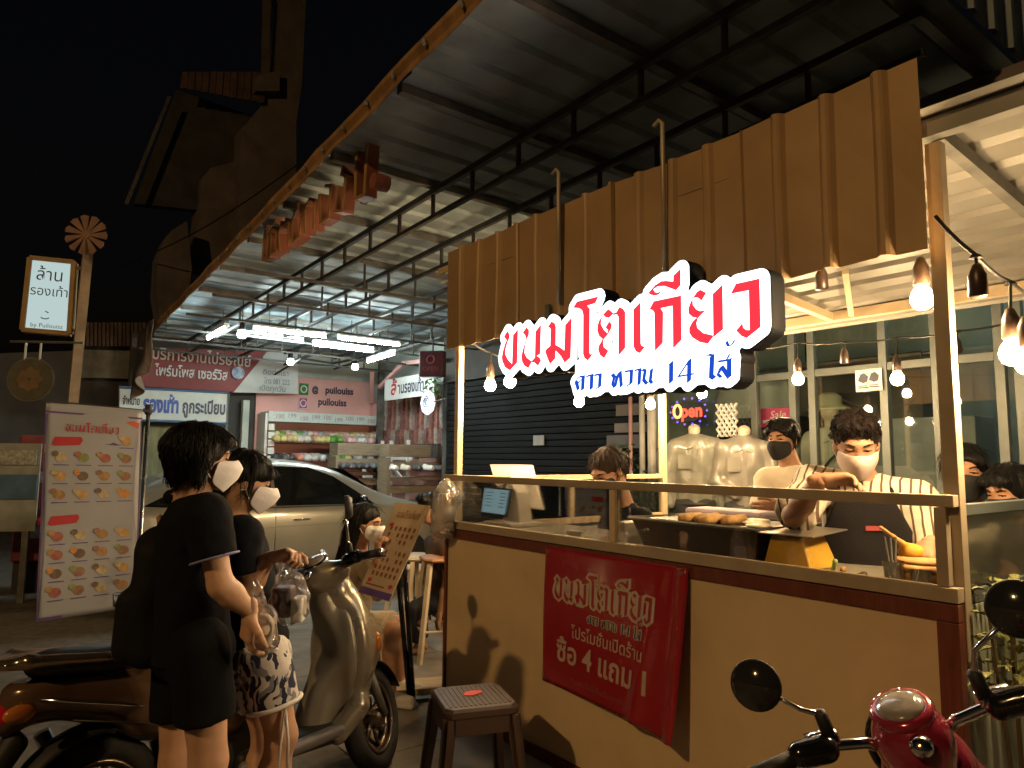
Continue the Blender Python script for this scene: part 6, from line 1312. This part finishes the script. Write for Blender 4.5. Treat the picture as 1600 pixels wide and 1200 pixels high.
def person(lab, J, ff, hf, sp, group=None):
    P = {k: (at(*v) if isinstance(v, tuple) else Vec(v)) for k, v in J.items()}
    ff = Vec(ff).normalized(); rt = Vec((ff.y, -ff.x, 0)).normalized()
    s = sp.get('s', 1.0); h = sp.get('h', .011); skin = sp['skin']; base = P['hip']
    T = thing('person', lab, 'person', (base.x, base.y, sp.get('z0', 0)), 0, group)
    hf = Vec(hf).normalized(); hr_ = hf.cross(Zv).normalized(); hu = hr_.cross(hf).normalized()
    if sp.get('roll'): q = Matrix.Rotation(R(sp['roll']), 3, hf); hr_ = q @ hr_; hu = q @ hu
    HM = Matrix((hr_, hf, hu)).transposed(); hc = P['head']; k_ = sp.get('hs', 1.0)
    def hp(x, y, z): return hc + HM @ Vec((x, y, z)) * k_
    def he(c, r, **k): return ell(hp(*c), tuple(q * k_ for q in r), HM, **k)
    # ---- body
    nk, hip = P['neck'], P['hip']; sR = P.get('sr', nk + rt * .17 * s - Zv * .05); sL = P.get('sl', nk - rt * .17 * s - Zv * .05)
    wst = nk.lerp(hip, .62) + ff * .0; cst = nk.lerp(hip, .28)
    hpr = P.get('hr', hip + rt * .09 * s); hpl = P.get('hl', hip - rt * .09 * s)
    kr = P.get('kr', hpr - Zv * .42 * s + ff * .02); kl = P.get('kl', hpl - Zv * .42 * s + ff * .02)
    ar = P.get('ar', Vec((kr.x, kr.y, .08)) - ff * .03); al = P.get('al', Vec((kl.x, kl.y, .08)) - ff * .03)
    er = P.get('er', sR - Zv * .29 * s); el = P.get('el', sL - Zv * .29 * s); wr = P.get('wr', er - Zv * .24 * s + ff * .05); wl = P.get('wl', el - Zv * .24 * s + ff * .05)
    B = [he((0, -.012, .028), (.076, .096, .09), k=.02), he((0, .02, -.03), (.064, .074, .085), k=.03), he((0, .034, -.082), (.042, .044, .034), k=.03),
         cap(hp(0, .09, .01), hp(0, .096 if sp.get('mask') else .108, -.024), .008 * k_, (.011 if sp.get('mask') else .0145) * k_, k=.012), he((0, .085, .03), (.05, .014, .012), k=.02), he((.036, .07, -.03), (.025, .022, .022), k=.02), he((-.036, .07, -.03), (.025, .022, .022), k=.02),
         he((.079, -.008, -.012), (.01, .02, .034), k=.008), he((-.079, -.008, -.012), (.01, .02, .034), k=.008), he((0, .098, -.058), (.024, .012, .008), k=.01),
         cap(hp(0, -.025, -.06), nk + Zv * .0, .054 * k_, .06, k=.03)]
    for sh, e, w, hip_, kn, an in ((sR, er, wr, hpr, kr, ar), (sL, el, wl, hpl, kl, al)):
        B += [cap(sh, e, .047 * s, .038 * s, k=.03), cap(e, e.lerp(w, .35), .038 * s, .039 * s, k=.02), cap(e.lerp(w, .35), w, .039 * s, .026 * s, k=.02)]
        if not sp.get('nolegs'):
            B += [cap(hip_, kn, .083 * s, .056 * s, k=.03), cap(kn, kn.lerp(an, .35) - ff * .012, .053 * s, .056 * s, k=.03), cap(kn.lerp(an, .35) - ff * .012, an, .055 * s, .034 * s, k=.03)]
            B += [cap(an - Zv * .035, an + ff * .14 - Zv * .055, .034, .026, k=.03), ell(an - Zv * .05 - ff * .02, (.034, .034, .03), k=.02)]
    B += [cap(sR, sL, .058 * s, k=.05), cap(cst, wst, .128 * s, .108 * s, k=.05, flat=(ff, 1.35)), cap(wst, hip, .11 * s, .125 * s, k=.05, flat=(ff, 1.25))]
    V, Q, _ = sdf(B, h); Vs, Qs = [V], [Q]; nn = len(V)
    for key, w, e, right in (('hand_r', wr, er, True), ('hand_l', wl, el, False)):
        dd, pn, cu = sp.get(key, ((w - e), -ff if abs(ff.dot((w - e).normalized())) < .8 else -Zv, .35))
        V2, Q2, _ = sdf(hand(w, dd, pn, right, cu, sp.get('hl', 1.0)), sp.get('hh', .0045)); Vs.append(V2); Qs.append(Q2 + nn); nn += len(V2)
    mk('body', np.concatenate(Vs), np.concatenate(Qs), skin, T, True)
    # ---- eyes and brows
    for sx in (-1, 1):
        o = blob('eye', [he((sx * .032, .083, .006), (.0138, .008, .0052), k=.004)], m_sclera, T, .003)
        blob('iris', [he((sx * .032, .0895, .0055), (.006, .0038, .0046), k=.002)], m_eye, o, .0022)
        blob('eyebrow', [cap(hp(sx * .016, .099, .027), hp(sx * .036, .094, .033), .004, k=.003), cap(hp(sx * .036, .094, .033), hp(sx * .052, .08, .028), .004, .0025, k=.003)], m_hair, T, .003)
        blob('eyelid', [he((sx * .032, .0845, .0105), (.016, .0088, .0052), k=.003)], skin, T, .003)
        b = MB(); b.tube([hp(sx * .016, .095, .008), hp(sx * .025, .0945, .0085), hp(sx * .038, .0925, .008), hp(sx * .048, .084, .005)], .0018, 5); b.build('eyelid_line', m_eye, T)
    # ---- hair
    st = sp['hair']; hm = sp.get('hairm', m_hair); Hh = sp.get('hairh', .008)
    cut = [he((0, .112, -.05), (.082, .085, .115), k=.012, sub=True)]
    if st == 'bob':
        HP = [he((0, -.018, .04), (.097, .113, .098), k=.03), cap(hp(0, -.055, .02), hp(0, -.062, -.055), .086 * k_, .056 * k_, k=.04), cap(hp(.068, -.02, .02), hp(.07, -.012, -.075), .034 * k_, .024 * k_, k=.03), cap(hp(-.068, -.02, .02), hp(-.07, -.012, -.075), .034 * k_, .024 * k_, k=.03), he((.03, .065, .075), (.05, .035, .028), k=.03), he((-.03, .065, .075), (.05, .035, .028), k=.03)]
    elif st == 'short':
        HP = [he((0, -.02, .045), (.088, .104, .088), k=.02), cap(hp(.05, -.06, .0), hp(.045, -.075, -.05), .035 * k_, .02 * k_, k=.03), cap(hp(-.05, -.06, .0), hp(-.045, -.075, -.05), .035 * k_, .02 * k_, k=.03), cap(hp(-.042, .05, .1), hp(.045, .052, .1), .032 * k_, .034 * k_, k=.03), he((0, .11, .02), (.09, .05, .045), k=.012, sub=True)]
    elif st == 'fringe':
        HP = [he((0, -.018, .045), (.09, .108, .092), k=.02), cap(hp(.0, -.07, .0), hp(0, -.08, -.06), .065 * k_, .035 * k_, k=.03), cap(hp(-.05, .075, .055), hp(.05, .078, .05), .026 * k_, .026 * k_, k=.03), cap(hp(.07, .0, .02), hp(.074, .005, -.02), .02, .012, k=.02), cap(hp(-.07, .0, .02), hp(-.074, .005, -.02), .02, .012, k=.02)]
    elif st == 'tied':
        HP = [he((0, -.02, .04), (.088, .108, .09), k=.02), ell(hp(0, -.12, -.0), (.04, .04, .035), None, k=.03), cap(hp(.0, -.06, .0), hp(0, -.085, -.05), .07 * k_, .035 * k_, k=.03)]
    else:
        HP = [he((0, -.02, .042), (.09, .108, .09), k=.02), cap(hp(0, -.07, .0), hp(0, -.1, -.3), .075 * k_, .05 * k_, k=.04), cap(hp(.07, -.03, .0), hp(.075, -.04, -.28), .03, .022, k=.03), cap(hp(-.07, -.03, .0), hp(-.075, -.04, -.28), .03, .022, k=.03)]
    V, Q, _ = sdf(HP + cut, Hh); V = rough_up(V, Q, sp.get('hamp', .007), sp.get('hfreq', 38), 3, (1, 1, .35) if st != 'short' else (1, 1, 1)); ho = mk('hair', V, Q, hm, T, True)
    ns = sp.get('ns', 500)
    if ns: strands(V, Q, hp(0, -.03, .13), ns, sp.get('sl', .07), hm, ho, 5, down=sp.get('sd', .5), bad=lambda q_: (lambda l: l.y > .03 and l.z < .045)((HM.transposed() @ (q_ - hc)) / k_))
    # ---- mask
    if sp.get('mask'):
        pk = sp.get('peak', 1.0)
        rows = [[(.068, .036, .0), (.05, .076, .002), (.028, .104, .006), (0, .118 + .004 * pk, .014)],
                [(.073, .026, -.022), (.056, .082, -.022), (.03, .114 + .008 * pk, -.02), (0, .127 + .02 * pk, -.018)],
                [(.073, .024, -.052), (.055, .076, -.055), (.03, .1 + .008 * pk, -.058), (0, .114 + .02 * pk, -.058)],
                [(.062, .02, -.082), (.044, .056, -.1), (.024, .076, -.112), (0, .084, -.116)]]
        if pk < .6 or True: rows = [[(x * 1.1, y + .015 + .004 * (x < .04), z * 1.04 - (.008 if pk < .6 else .002)) for x, y, z in r_] for r_ in rows]
        b = MB(); vs = []; fs = []
        for r_ in rows:
            full = [(x * 1.0, y, z) for x, y, z in r_] + [(-x * 1.0, y, z) for x, y, z in r_[:-1][::-1]]; vs += [hp(*p) for p in full]
        for i in range(3):
            for j in range(6): fs.append((i * 7 + j, i * 7 + j + 1, (i + 1) * 7 + j + 1, (i + 1) * 7 + j))
        b.add(vs, fs); o = b.build('face_mask', sp['mask'], T, True); q = o.modifiers.new('s', 'SOLIDIFY'); q.thickness = .003; q.offset = 1
        ca = o.data.attributes.new('crease_edge', 'FLOAT', 'EDGE')
        for e in o.data.edges:
            i_, j_ = e.vertices; r1 = i_ // 7
            ca.data[e.index].value = (.75 if r1 in (1, 2) else .4) if r1 == j_ // 7 and pk >= .6 else (.6 if i_ % 7 == 3 and j_ % 7 == 3 and pk >= .6 else 0)
        q = o.modifiers.new('ss', 'SUBSURF'); q.levels = 2; q.render_levels = 2
        for sx in (-1, 1):
            for zz in (-.015, -.07): b = MB(); b.tube([hp(sx * .072, .03, zz), hp(sx * .084, .0, (zz + .0) * .5), hp(sx * .088, -.018, .012 if zz > -.03 else -.04)], .0018, 5); b.build('ear_loop', sp['mask'], o)
    # ---- clothes
    g = sp.get('grow', .016); tm = sp['top']; hz_ = sp.get('hem', .02); amp = sp.get('amp', .008)
    C_ = [cap(sR + rt * .0, sL, .062 * s + g * .5, k=.05), cap(cst, wst, .132 * s + g, .12 * s + g * sp.get('loose', 1.2), k=.05, flat=(ff, 1.3)), cap(wst, hip - Zv * hz_, .12 * s + g * sp.get('loose', 1.2), .128 * s + g * sp.get('loose', 1.2), k=.05, flat=(ff, 1.22), cut=[(hip - Zv * hz_, -Zv)]), cap(nk - Zv * .03, nk + Zv * .012, .07, .062, k=.03, cut=[(nk + Zv * .022 + ff * .0, (Zv - ff * .25).normalized())])]
    sf = sp.get('sleeve', .62)
    for sh, e, w in ((sR, er, wr), (sL, el, wl)):
        d = (e - sh).normalized(); C_.append(cap(sh, sh.lerp(e, min(sf, 1) * 1.15), .056 * s + g * .6, .056 * s + g * .9, k=.04, cut=[(sh.lerp(e, min(sf, 1)), d)] if sf <= 1 else None))
        if sf > 1: C_.append(cap(e, e.lerp(w, sf - 1), .05 * s + g * .6, .042 * s + g * .6, k=.03, cut=[(e.lerp(w, sf - 1), (w - e).normalized())]))
    V, Q, _ = sdf(C_, h); V = rough_up(V, Q, amp, 9, 2, (1, 1, .8)); V = rough_up(V, Q, amp * .5, 24, 5); so_ = mk('shirt', V, Q, tm, T, True)
    if not sp.get('nolegs'):
        bl_ = sp.get('short', 0); D_ = [cap(wst.lerp(hip, .5), hip, .122 * s + g * .6, .132 * s + g * .7, k=.04, flat=(ff, 1.25)), ell(hip - Zv * .03, (.14 * s, .12 * s, .1 * s), k=.04)]
        for hh_, kn, an in ((hpr, kr, ar), (hpl, kl, al)):
            if bl_: q = hh_.lerp(kn, bl_); D_.append(cap(hh_, hh_.lerp(kn, bl_ * 1.1), .092 * s, .096 * s, k=.03, cut=[(q, (kn - hh_).normalized())]))
            else: D_ += [cap(hh_, kn, .092 * s, .068 * s, k=.03), cap(kn, an, .066 * s, .055 * s, k=.03, cut=[(an + Zv * .02, -Zv)])]
        V, Q, _ = sdf(D_, h); V = rough_up(V, Q, amp * .8, 10, 8); mk('shorts' if bl_ else 'trousers', V, Q, sp['bottom'], T, True)
        if sp.get('shoe'):
            for an in (ar, al): blob('shoe', [cap(an - Zv * .03 - ff * .02, an + ff * .13 - Zv * .05, .042, .036, k=.02, cut=[(an + Zv * .01, Zv)]), rbox(an + ff * .05 - Zv * .07, (.045, .12, .012), Matrix((rt, ff, Zv)).transposed(), .01, k=.01)], sp['shoe'], T, .01)
    return dict(T=T, P=P, ff=ff, rt=rt, sR=sR, sL=sL, hip=hip, nk=nk, hp=hp, wr=wr, wl=wl, er=er, el=el, shirt=so_, cst=cst, wst=wst, hpr=hpr, kr=kr)

m_polo = mat('black_polo', (.006, .0065, .009), .9, var=.15, bump=.25, bscale=40, spec=.12); m_bshort = mat('black_shorts', (.005, .0055, .007), .9, var=.15, bump=.2, bscale=40, spec=.12)
m_wshoe = mat('pale_shoe', (.5, .48, .44), .6)
# woman with backpack
w1 = person('woman with bobbed black hair, white mask, black polo shirt and shorts holding a bag',
  dict(head=(314, 716, 2.45), neck=(297, 790, 2.48), sr=(322, 808, 2.31), sl=(300, 806, 2.66), er=(345, 915, 2.3), wr=(391, 955, 2.36), el=(352, 905, 2.78), wl=(402, 930, 2.74),
       hip=(300, 1000, 2.48), hr=(312, 1010, 2.38), hl=(285, 1010, 2.57), kr=(326, 1190, 2.4), kl=(278, 1188, 2.55)), (.93, .37, 0), (.8, .58, -.12),
  dict(skin=sk1, top=m_polo, bottom=m_bshort, short=.62, hair='bob', mask=m_mw, h=.008, hh=.0038, grow=.02, loose=1.3, hem=.06, sleeve=.6, hs=.89, ns=1800, sl=.035, hamp=.004, hairh=.0065, shoe=m_wshoe,
       hand_r=(Vec((-.12, .1, -1)), Vec((.75, .65, 0)), (.5, .6, .7, .8)), hand_l=(Vec((.5, -.5, -.7)), Vec((0, -.5, -.9)), .8), amp=.007))
def band(name, c, d, r_, m, par, w=.004):   # trim ring round a sleeve or hem
    d = d.normalized(); x = d.cross(Vec((.3, .5, .8))).normalized(); y = d.cross(x); b = MB(); b.tube([c + (x * math.cos(a) + y * math.sin(a)) * r_ for a in np.linspace(0, 6.28, 24, endpoint=False)], w, 5, True); b.build(name, m, par, True)
m_lil = mat('lilac_trim', (.2, .2, .42), .7)
c = w1['sR'].lerp(w1['er'], .6); band('sleeve_trim', c, w1['er'] - w1['sR'], .0735, m_lil, w1['shirt'])
nkc = w1['nk']; fwd = w1['ff']
blob('collar', [cap(nkc + Zv * .02 + w1['rt'] * .055 - fwd * .0, nkc + Zv * .03 - fwd * .06, .02, .022, k=.02), cap(nkc + Zv * .02 - w1['rt'] * .055, nkc + Zv * .03 - fwd * .06, .02, .022, k=.02), cap(nkc + Zv * .02 + w1['rt'] * .055, nkc - Zv * .01 + fwd * .07, .02, .016, k=.02)], m_polo, w1['shirt'], .008)
b = MB(); b.tube([nkc + Zv * .01 + w1['rt'] * .075 + fwd * .04, nkc + Zv * .035 + w1['rt'] * .072 - fwd * .02, nkc + Zv * .045 - fwd * .08, nkc + Zv * .035 - w1['rt'] * .07 - fwd * .03], .0025, 5); b.build('collar_trim', m_lil, w1['shirt'])
# backpack
bk = thing('backpack', 'black backpack worn by the woman in the black polo', 'backpack', at(240, 1060, 2.5))
m_bp = mat('backpack_black', (.006, .006, .007), .75, spec=.2, var=.2, bump=.3, bscale=60)
bc = at(247, 935, 2.5); f = w1['ff']; r_ = w1['rt']; BM = Matrix((r_, f, Zv)).transposed()
blob('main_compartment', [rbox(bc, (.14, .075, .21), BM, .06, k=.04), rbox(bc - f * .06 - Zv * .07, (.12, .06, .11), BM, .04, k=.04), ell(bc + Zv * .17 + f * .02, (.13, .09, .08), BM, k=.05)], m_bp, bk, .009, .01, 9)
for sy in (1, -1): b = MB(); b.tube([bc + r_ * .1 * sy + Zv * .2 + f * .06, bc + r_ * .12 * sy + Zv * .28 + f * .16, bc + r_ * .13 * sy + Zv * .22 + f * .2, bc + r_ * .14 * sy + f * .2, bc + r_ * .14 * sy - Zv * .16 + f * .1], .016, 6); b.build('strap', m_bp, bk, True)
b = MB(); b.tube([bc + r_ * .04 + Zv * .235, bc + r_ * .03 + Zv * .275 - f * .01, bc - r_ * .03 + Zv * .275 - f * .01, bc - r_ * .04 + Zv * .235], .009, 6); b.build('top_handle', mat('tan_strap', (.3, .18, .1), .7), bk, True)
b = MB(); b.tube([bc - f * .12 + r_ * .1 + Zv * .0, bc - f * .135 + Zv * .02, bc - f * .12 - r_ * .1], .004, 4); b.build('zip', m_gsteel, bk)
# second woman
m_navyp = None
def leafprint():
    m = bpy.data.materials.new('navy_leaf_print'); m.use_nodes = True; N = m.node_tree.nodes; L = m.node_tree.links; b = N['Principled BSDF']; b.inputs['Roughness'].default_value = .8
    tc = N.new('ShaderNodeTexCoord'); v = N.new('ShaderNodeTexVoronoi'); v.feature = 'F1'; v.inputs['Scale'].default_value = 42; mp = N.new('ShaderNodeMapping'); mp.inputs['Scale'].default_value = (1.8, 1, .45); mp.inputs['Rotation'].default_value = (.5, .6, .3)
    no = N.new('ShaderNodeTexNoise'); no.inputs['Scale'].default_value = 9; L.new(tc.outputs['Object'], no.inputs[0]); ad = N.new('ShaderNodeMix'); ad.data_type = 'RGBA'; ad.inputs[0].default_value = .12; L.new(tc.outputs['Object'], ad.inputs[6]); L.new(no.outputs['Color'], ad.inputs[7]); L.new(ad.outputs[2], mp.inputs[0]); L.new(mp.outputs[0], v.inputs[0])
    r = N.new('ShaderNodeValToRGB'); r.color_ramp.interpolation = 'CONSTANT'; L.new(v.outputs['Color'], r.inputs[0]); e = r.color_ramp.elements; e[0].color = (.012, .014, .045, 1); e[1].position = .42; e[1].color = (.55, .52, .5, 1); q = e.new(.62); q.color = (.2, .2, .24, 1); q = e.new(.74); q.color = (.6, .57, .54, 1)
    L.new(r.outputs[0], b.inputs['Base Color']); MATS['navy_leaf_print'] = m; return m
w2 = person('woman with short black hair and white mask in navy leaf print shorts',
  dict(head=(384, 752, 2.86), neck=(362, 815, 2.9), sr=(378, 835, 2.74), sl=(362, 830, 3.06), er=(385, 925, 2.72), wr=(420, 872, 2.72), el=(392, 920, 3.06), wl=(398, 900, 2.86),
       hip=(398, 1012, 2.88), hr=(412, 1018, 2.82), hl=(388, 1018, 2.96), kr=(440, 1150, 2.82), kl=(418, 1150, 3.0)), (.94, .33, 0), (.85, .45, -.3),
  dict(skin=sk1, top=mat('navy_tshirt', (.007, .008, .012), .9, bump=.2, spec=.12), bottom=leafprint(), short=.62, hair='fringe', mask=m_mw, h=.009, hh=.0038, grow=.018, loose=1.6, hem=-.02, sleeve=.7, hs=.9, ns=900, sl=.06, shoe=m_wshoe,
       hand_r=(Vec((.9, -.1, .25)), Vec((.1, -.3, -.9)), (.5, .9, 1.0, 1.0)), hand_l=(Vec((.5, -.5, -.4)), Vec((-.1, -.3, -.9)), (.6, .7, .8, .8))))
b = MB(); c = w2['hpr'].lerp(w2['kr'], .62)
for sx in (-.012, .014): b.tube([c + Vec((.06, -.06, .0)), c + Vec((.065 + sx, -.075, -.1)), c + Vec((.06 + sx * 1.5, -.07, -.24))], .006, 5)
b.build('drawstring', m_wtext, w2['T'], True)
band('hem_trim', c, w2['kr'] - w2['hpr'], .099, m_wtext, w2['T'], .009)
hp_ = at(408, 1022, 2.7); b = MB()
for a in (.4, 1.2, 2.0, 2.9): d = Vec((math.cos(a), -.3, math.sin(a) * .8)); b.tube([hp_, hp_ + d * .045 + Vec((0, -.01, .01)), hp_ + d * .075], [.006, .016, .004], 6)
b.build('waist_bow', m_wtext, w2['T'], True)
# shopping bags
def plastic_bag(lab, top, c, rx, rz_, inner):
    T = thing('carrier_bag', lab, 'plastic bag', c - Zv * rz_, 0, 'clear carrier bags'); d = top - c
    blob('bag', [ell(c, (rx, rx * .75, rz_), k=.03), cap(c + Zv * rz_ * .55, top, rx * .55, .012, k=.04), ell(c - Zv * rz_ * .5, (rx * .95, rx * .7, rz_ * .55), k=.03)], glassmat('carrier_film', (.95, .94, .94), .12, .13, (.7, .66, .64), .1), T, .006, .014, 26, hash(lab) % 9)
    for nm, pr, m in inner: blob(nm, pr, m, T, .007)
    return T
cA = at(409, 985, 2.42); plastic_bag('small clear bag with a round snack tub held by the woman in black', at(399, 910, 2.5), cA, .05, .075, [('snack_tub', [cap(cA - Zv * .035, cA + Zv * .015, .036, .04, k=.01)], mat('snack_cream', (.5, .42, .34), .6, var=.15, nscale=30))])
cB = at(452, 935, 2.74); plastic_bag('larger clear bag with a purple box and white carton held by the second woman', at(440, 866, 2.72), cB, .07, .085, [('purple_box', [rbox(cB + Vec((-.02, 0, -.01)), (.035, .04, .055), None, .008)], mat('dusk_purple', (.1, .06, .09), .5)), ('white_carton', [rbox(cB + Vec((.04, -.01, -.035)), (.022, .035, .045), None, .006)], m_wtext)])

# ---------------------------------------------------------------- stall crew
def striped():
    m = bpy.data.materials.new('striped_shirt'); m.use_nodes = True; N = m.node_tree.nodes; L = m.node_tree.links; b = N['Principled BSDF']; b.inputs['Roughness'].default_value = .85
    tc = N.new('ShaderNodeTexCoord'); no = N.new('ShaderNodeTexNoise'); no.inputs['Scale'].default_value = 5; L.new(tc.outputs['Object'], no.inputs[0]); ad = N.new('ShaderNodeMix'); ad.data_type = 'RGBA'; ad.inputs[0].default_value = .045; L.new(tc.outputs['Object'], ad.inputs[6]); L.new(no.outputs['Color'], ad.inputs[7])
    mp = N.new('ShaderNodeMapping'); mp.inputs['Rotation'].default_value = (0, 0, R(32)); L.new(ad.outputs[2], mp.inputs[0]); w = N.new('ShaderNodeTexWave'); w.inputs['Scale'].default_value = 9.5; w.inputs['Distortion'].default_value = .4; L.new(mp.outputs[0], w.inputs[0])
    r = N.new('ShaderNodeValToRGB'); r.color_ramp.elements[0].position = .1; r.color_ramp.elements[0].color = (.09, .05, .03, 1); r.color_ramp.elements[1].position = .2; r.color_ramp.elements[1].color = (.56, .5, .4, 1); L.new(w.outputs['Fac'], r.inputs[0]); L.new(r.outputs[0], b.inputs['Base Color']); return m
m_apr = mat('charcoal_apron', (.016, .014, .016), .9, spec=.15, var=.15, bump=.15, bscale=120)
CY = 2.98
ch = person('cook in a striped shirt, charcoal apron and pink mask working at the griddle',
  dict(head=(1338, 692, CY - .08), neck=(1348, 755, CY), sr=(1275, 756, CY + .1), sl=(1432, 782, CY - .1), er=(1240, 806, CY - .15), wr=(1280, 750, CY - .36), el=(1474, 880, CY - .22), wl=(1452, 850, CY - .42),
       hip=(1365, 965, CY + .05)), (-.42, -.9, 0), (-.3, -.82, -.42),
  dict(skin=sk2, top=striped(), bottom=m_dkp, hair='short', hairm=mat('dark_brown_hair', (.009, .005, .004), .7, spec=.2, var=.4, nscale=70, bump=.7, bscale=220), mask=m_mp, peak=.35, h=.009, hh=.004, grow=.022, loose=1.6, hem=.12, sleeve=.95, hs=.99, ns=2600, sl=.012, sd=-.6, hamp=.012, hfreq=55, hairh=.0065, amp=.012, s=1.1, shoe=m_wshoe,
       hand_r=(Vec((.9, -.2, .05)), Vec((.0, -.5, -.8)), (.3, .45, .6, .7)), hand_l=(Vec((-.55, -.5, -.35)), Vec((-.2, -.2, -.9)), (.8, .9, 1.0, 1.0))))
apf = ch['ff']; apr = ch['rt']; ac = ch['cst']
b = MB()
def apr_pt(s, t_):
    w = .1 + .09 * min(1, t_ * 3.0) if t_ < .33 else .19; x = (2 * s - 1) * w; base = ac.lerp(ch['hip'], -.26 + 1.5 * t_)
    d = .158 * math.sqrt(max(0, 1 - (x / .27) ** 2)) + .012 + .006 * math.sin(s * 9 + t_ * 6) * t_; return tuple(base + apr * x + apf * d)
b.grid(apr_pt, 20, 24); o = b.build('apron', m_apr, ch['T'], True, solid=.003)
b = MB(); pq = Vec(apr_pt(.42, .2)); b.prism([(-.03, -.008), (.03, -.01), (.03, .008), (-.03, .01)], .003, frameM(pq + apf * .004, apr, (0, 0, 1))); b.build('apron_label', mat('label_red', (.3, .05, .05), .6), o)
for sx in (-1, 1): b = MB(); b.tube([Vec(apr_pt(.5 + sx * .45, .0)), ac + apr * sx * .1 + apf * .13 + Zv * .12, ch['nk'] + apr * sx * .085 + Zv * .03, ch['nk'] - apf * .08 + Zv * .03], .006, 5); b.build('apron_strap', m_apr, o)
for sx in (-1, 1): b = MB(); nk = ch['nk']; b.add([nk + apr * sx * .06 + Zv * .035, nk + apr * sx * .02 + apf * .13 - Zv * .09, nk + apr * sx * .1 + apf * .12 - Zv * .1, nk + apr * sx * .115 + apf * .05 - Zv * .01], [(0, 1, 2, 3)]); b.build('collar', ch['shirt'].data.materials[0], ch['shirt'], solid=.004)
stick('wooden_ladle', 'wooden ladle dripping batter in the hand of the cook', 'utensil', at(1376, 824, CY - .52), at(1408, 848, CY - .48), .009, m_spw)
o = blob('ladle_head', [ell(at(1424, 862, CY - .46), (.045, .03, .028)), cap(at(1408, 848, CY - .48), at(1420, 858, CY - .46), .012)], mat('batter_yellow', (.6, .34, .05), .4, var=.15, nscale=20), None, .006); props(o, 'yellow batter coated ladle bowl below the hand of the cook', 'utensil')
tm_ = person('man in a cream t-shirt and black mask standing with arms crossed',
  dict(head=(1222, 686, 3.95), neck=(1238, 738, 3.98), sr=(1200, 752, 4.05), sl=(1284, 752, 3.92), er=(1190, 805, 3.92), wr=(1250, 806, 3.7), el=(1290, 815, 3.78), wl=(1222, 796, 3.68), hip=(1243, 850, 4.0)), (-.5, -.86, 0), (-.72, -.68, -.12),
  dict(skin=sk2, top=mat('cream_tshirt', (.66, .58, .44), .85, var=.05, bump=.2, bscale=30), bottom=mat('grey_jeans', (.1, .11, .1), .85, var=.3, nscale=10, bump=.25), hair='fringe', mask=m_mb, peak=.4, h=.01, hh=.0045, grow=.02, loose=1.6, hem=.06, sleeve=.85, hs=.88, ns=700, sl=.05, shoe=m_wshoe,
       hand_r=(Vec((.9, -.1, .1)), Vec((0, .8, .2)), .5), hand_l=(Vec((-.8, -.1, .0)), Vec((.1, .9, 0)), .5)))
cs_ = person('cashier with tied brown hair in a dark navy t-shirt bending over the counter',
  dict(head=(950, 735, 4.1), neck=(975, 792, 4.2), sr=(958, 806, 4.36), sl=(1000, 812, 4.04), er=(944, 855, 4.25), wr=(905, 842, 4.0), el=(1005, 865, 3.9), wl=(968, 848, 3.72), hip=(1005, 925, 4.28)), (-.8, -.55, 0), (-.72, -.5, -.55),
  dict(skin=sk2, top=mat('dark_tshirt', (.009, .01, .014), .9, bump=.2, spec=.15), bottom=m_dkp, hair='tied', hairm=m_hairb, mask=m_mb, peak=.4, h=.01, hh=.0045, grow=.018, sleeve=.8, hs=1.0, ns=900, sl=.06, shoe=m_wshoe))
# customers at the right side glass
person('customer in a black mask standing behind the right side glass',
  dict(head=(1507, 738, 3.3), neck=(1520, 800, 3.35), hip=(1530, 960, 3.4)), (-.6, -.8, 0), (-.5, -.86, -.08), dict(skin=sk2, top=mat('grey_black_top', (.03, .028, .028), .85, var=.3, nscale=12), bottom=m_dkp, hair='fringe', mask=m_mb, peak=.4, h=.011, hh=.006, sleeve=.8, ns=500, sl=.08))
person('customer with curly dark hair and black mask leaning at the right side glass',
  dict(head=(1574, 768, 3.1), neck=(1610, 815, 3.12), sr=(1596, 832, 3.27), sl=(1632, 836, 3.0), er=(1580, 905, 3.15), hip=(1640, 965, 3.2)), (-.85, -.5, 0), (-.9, -.36, -.28), dict(skin=sk2, top=mat('brown_top', (.06, .035, .03), .85), bottom=m_dkp, hair='bob', mask=m_mb, peak=.4, h=.011, hh=.006, sleeve=.5, ns=1200, sl=.04, sd=.0, hs=.86))
# seated customers
person('seated woman with long black hair and white mask behind the scooter',
  dict(head=(572, 816, 4.75), neck=(560, 868, 4.78), sr=(573, 884, 4.63), sl=(556, 880, 4.93), er=(590, 930, 4.6), wr=(588, 872, 4.45), el=(590, 925, 4.9), wl=(606, 880, 4.75), hip=(548, 978, 4.8), hr=(556, 980, 4.7), hl=(548, 976, 4.9), kr=(615, 985, 4.55), kl=(622, 975, 4.8), ar=Vec((-.72, 4.5, .09)), al=Vec((-.7, 4.75, .09))), (.85, -.3, 0), (.9, -.2, -.2),
  dict(skin=sk2, top=mat('grey_tshirt', (.25, .2, .15), .85, bump=.2), bottom=mat('beige_skirt', (.42, .34, .24), .85), short=.9, hair='long', mask=m_mw, peak=.6, h=.011, hh=.005, grow=.014, sleeve=.6, hs=.95, ns=600, sl=.12, s=.92, shoe=m_wshoe, hand_r=(Vec((.1, .0, 1)), Vec((.6, .3, .2)), .7)))
person('seated person in a brown top half hidden behind the hanging bag',
  dict(head=(672, 795, 5.75), neck=(688, 842, 5.8), hip=(692, 940, 5.85), kr=(650, 950, 5.6), kl=(655, 945, 5.75)), (-.8, -.4, 0), (-.8, -.4, -.2), dict(skin=sk3, top=mat('umber_top', (.07, .04, .025), .85), bottom=m_dkp, hair='short', h=.013, hh=.007, ns=300, sl=.02, s=.92, hs=.95))
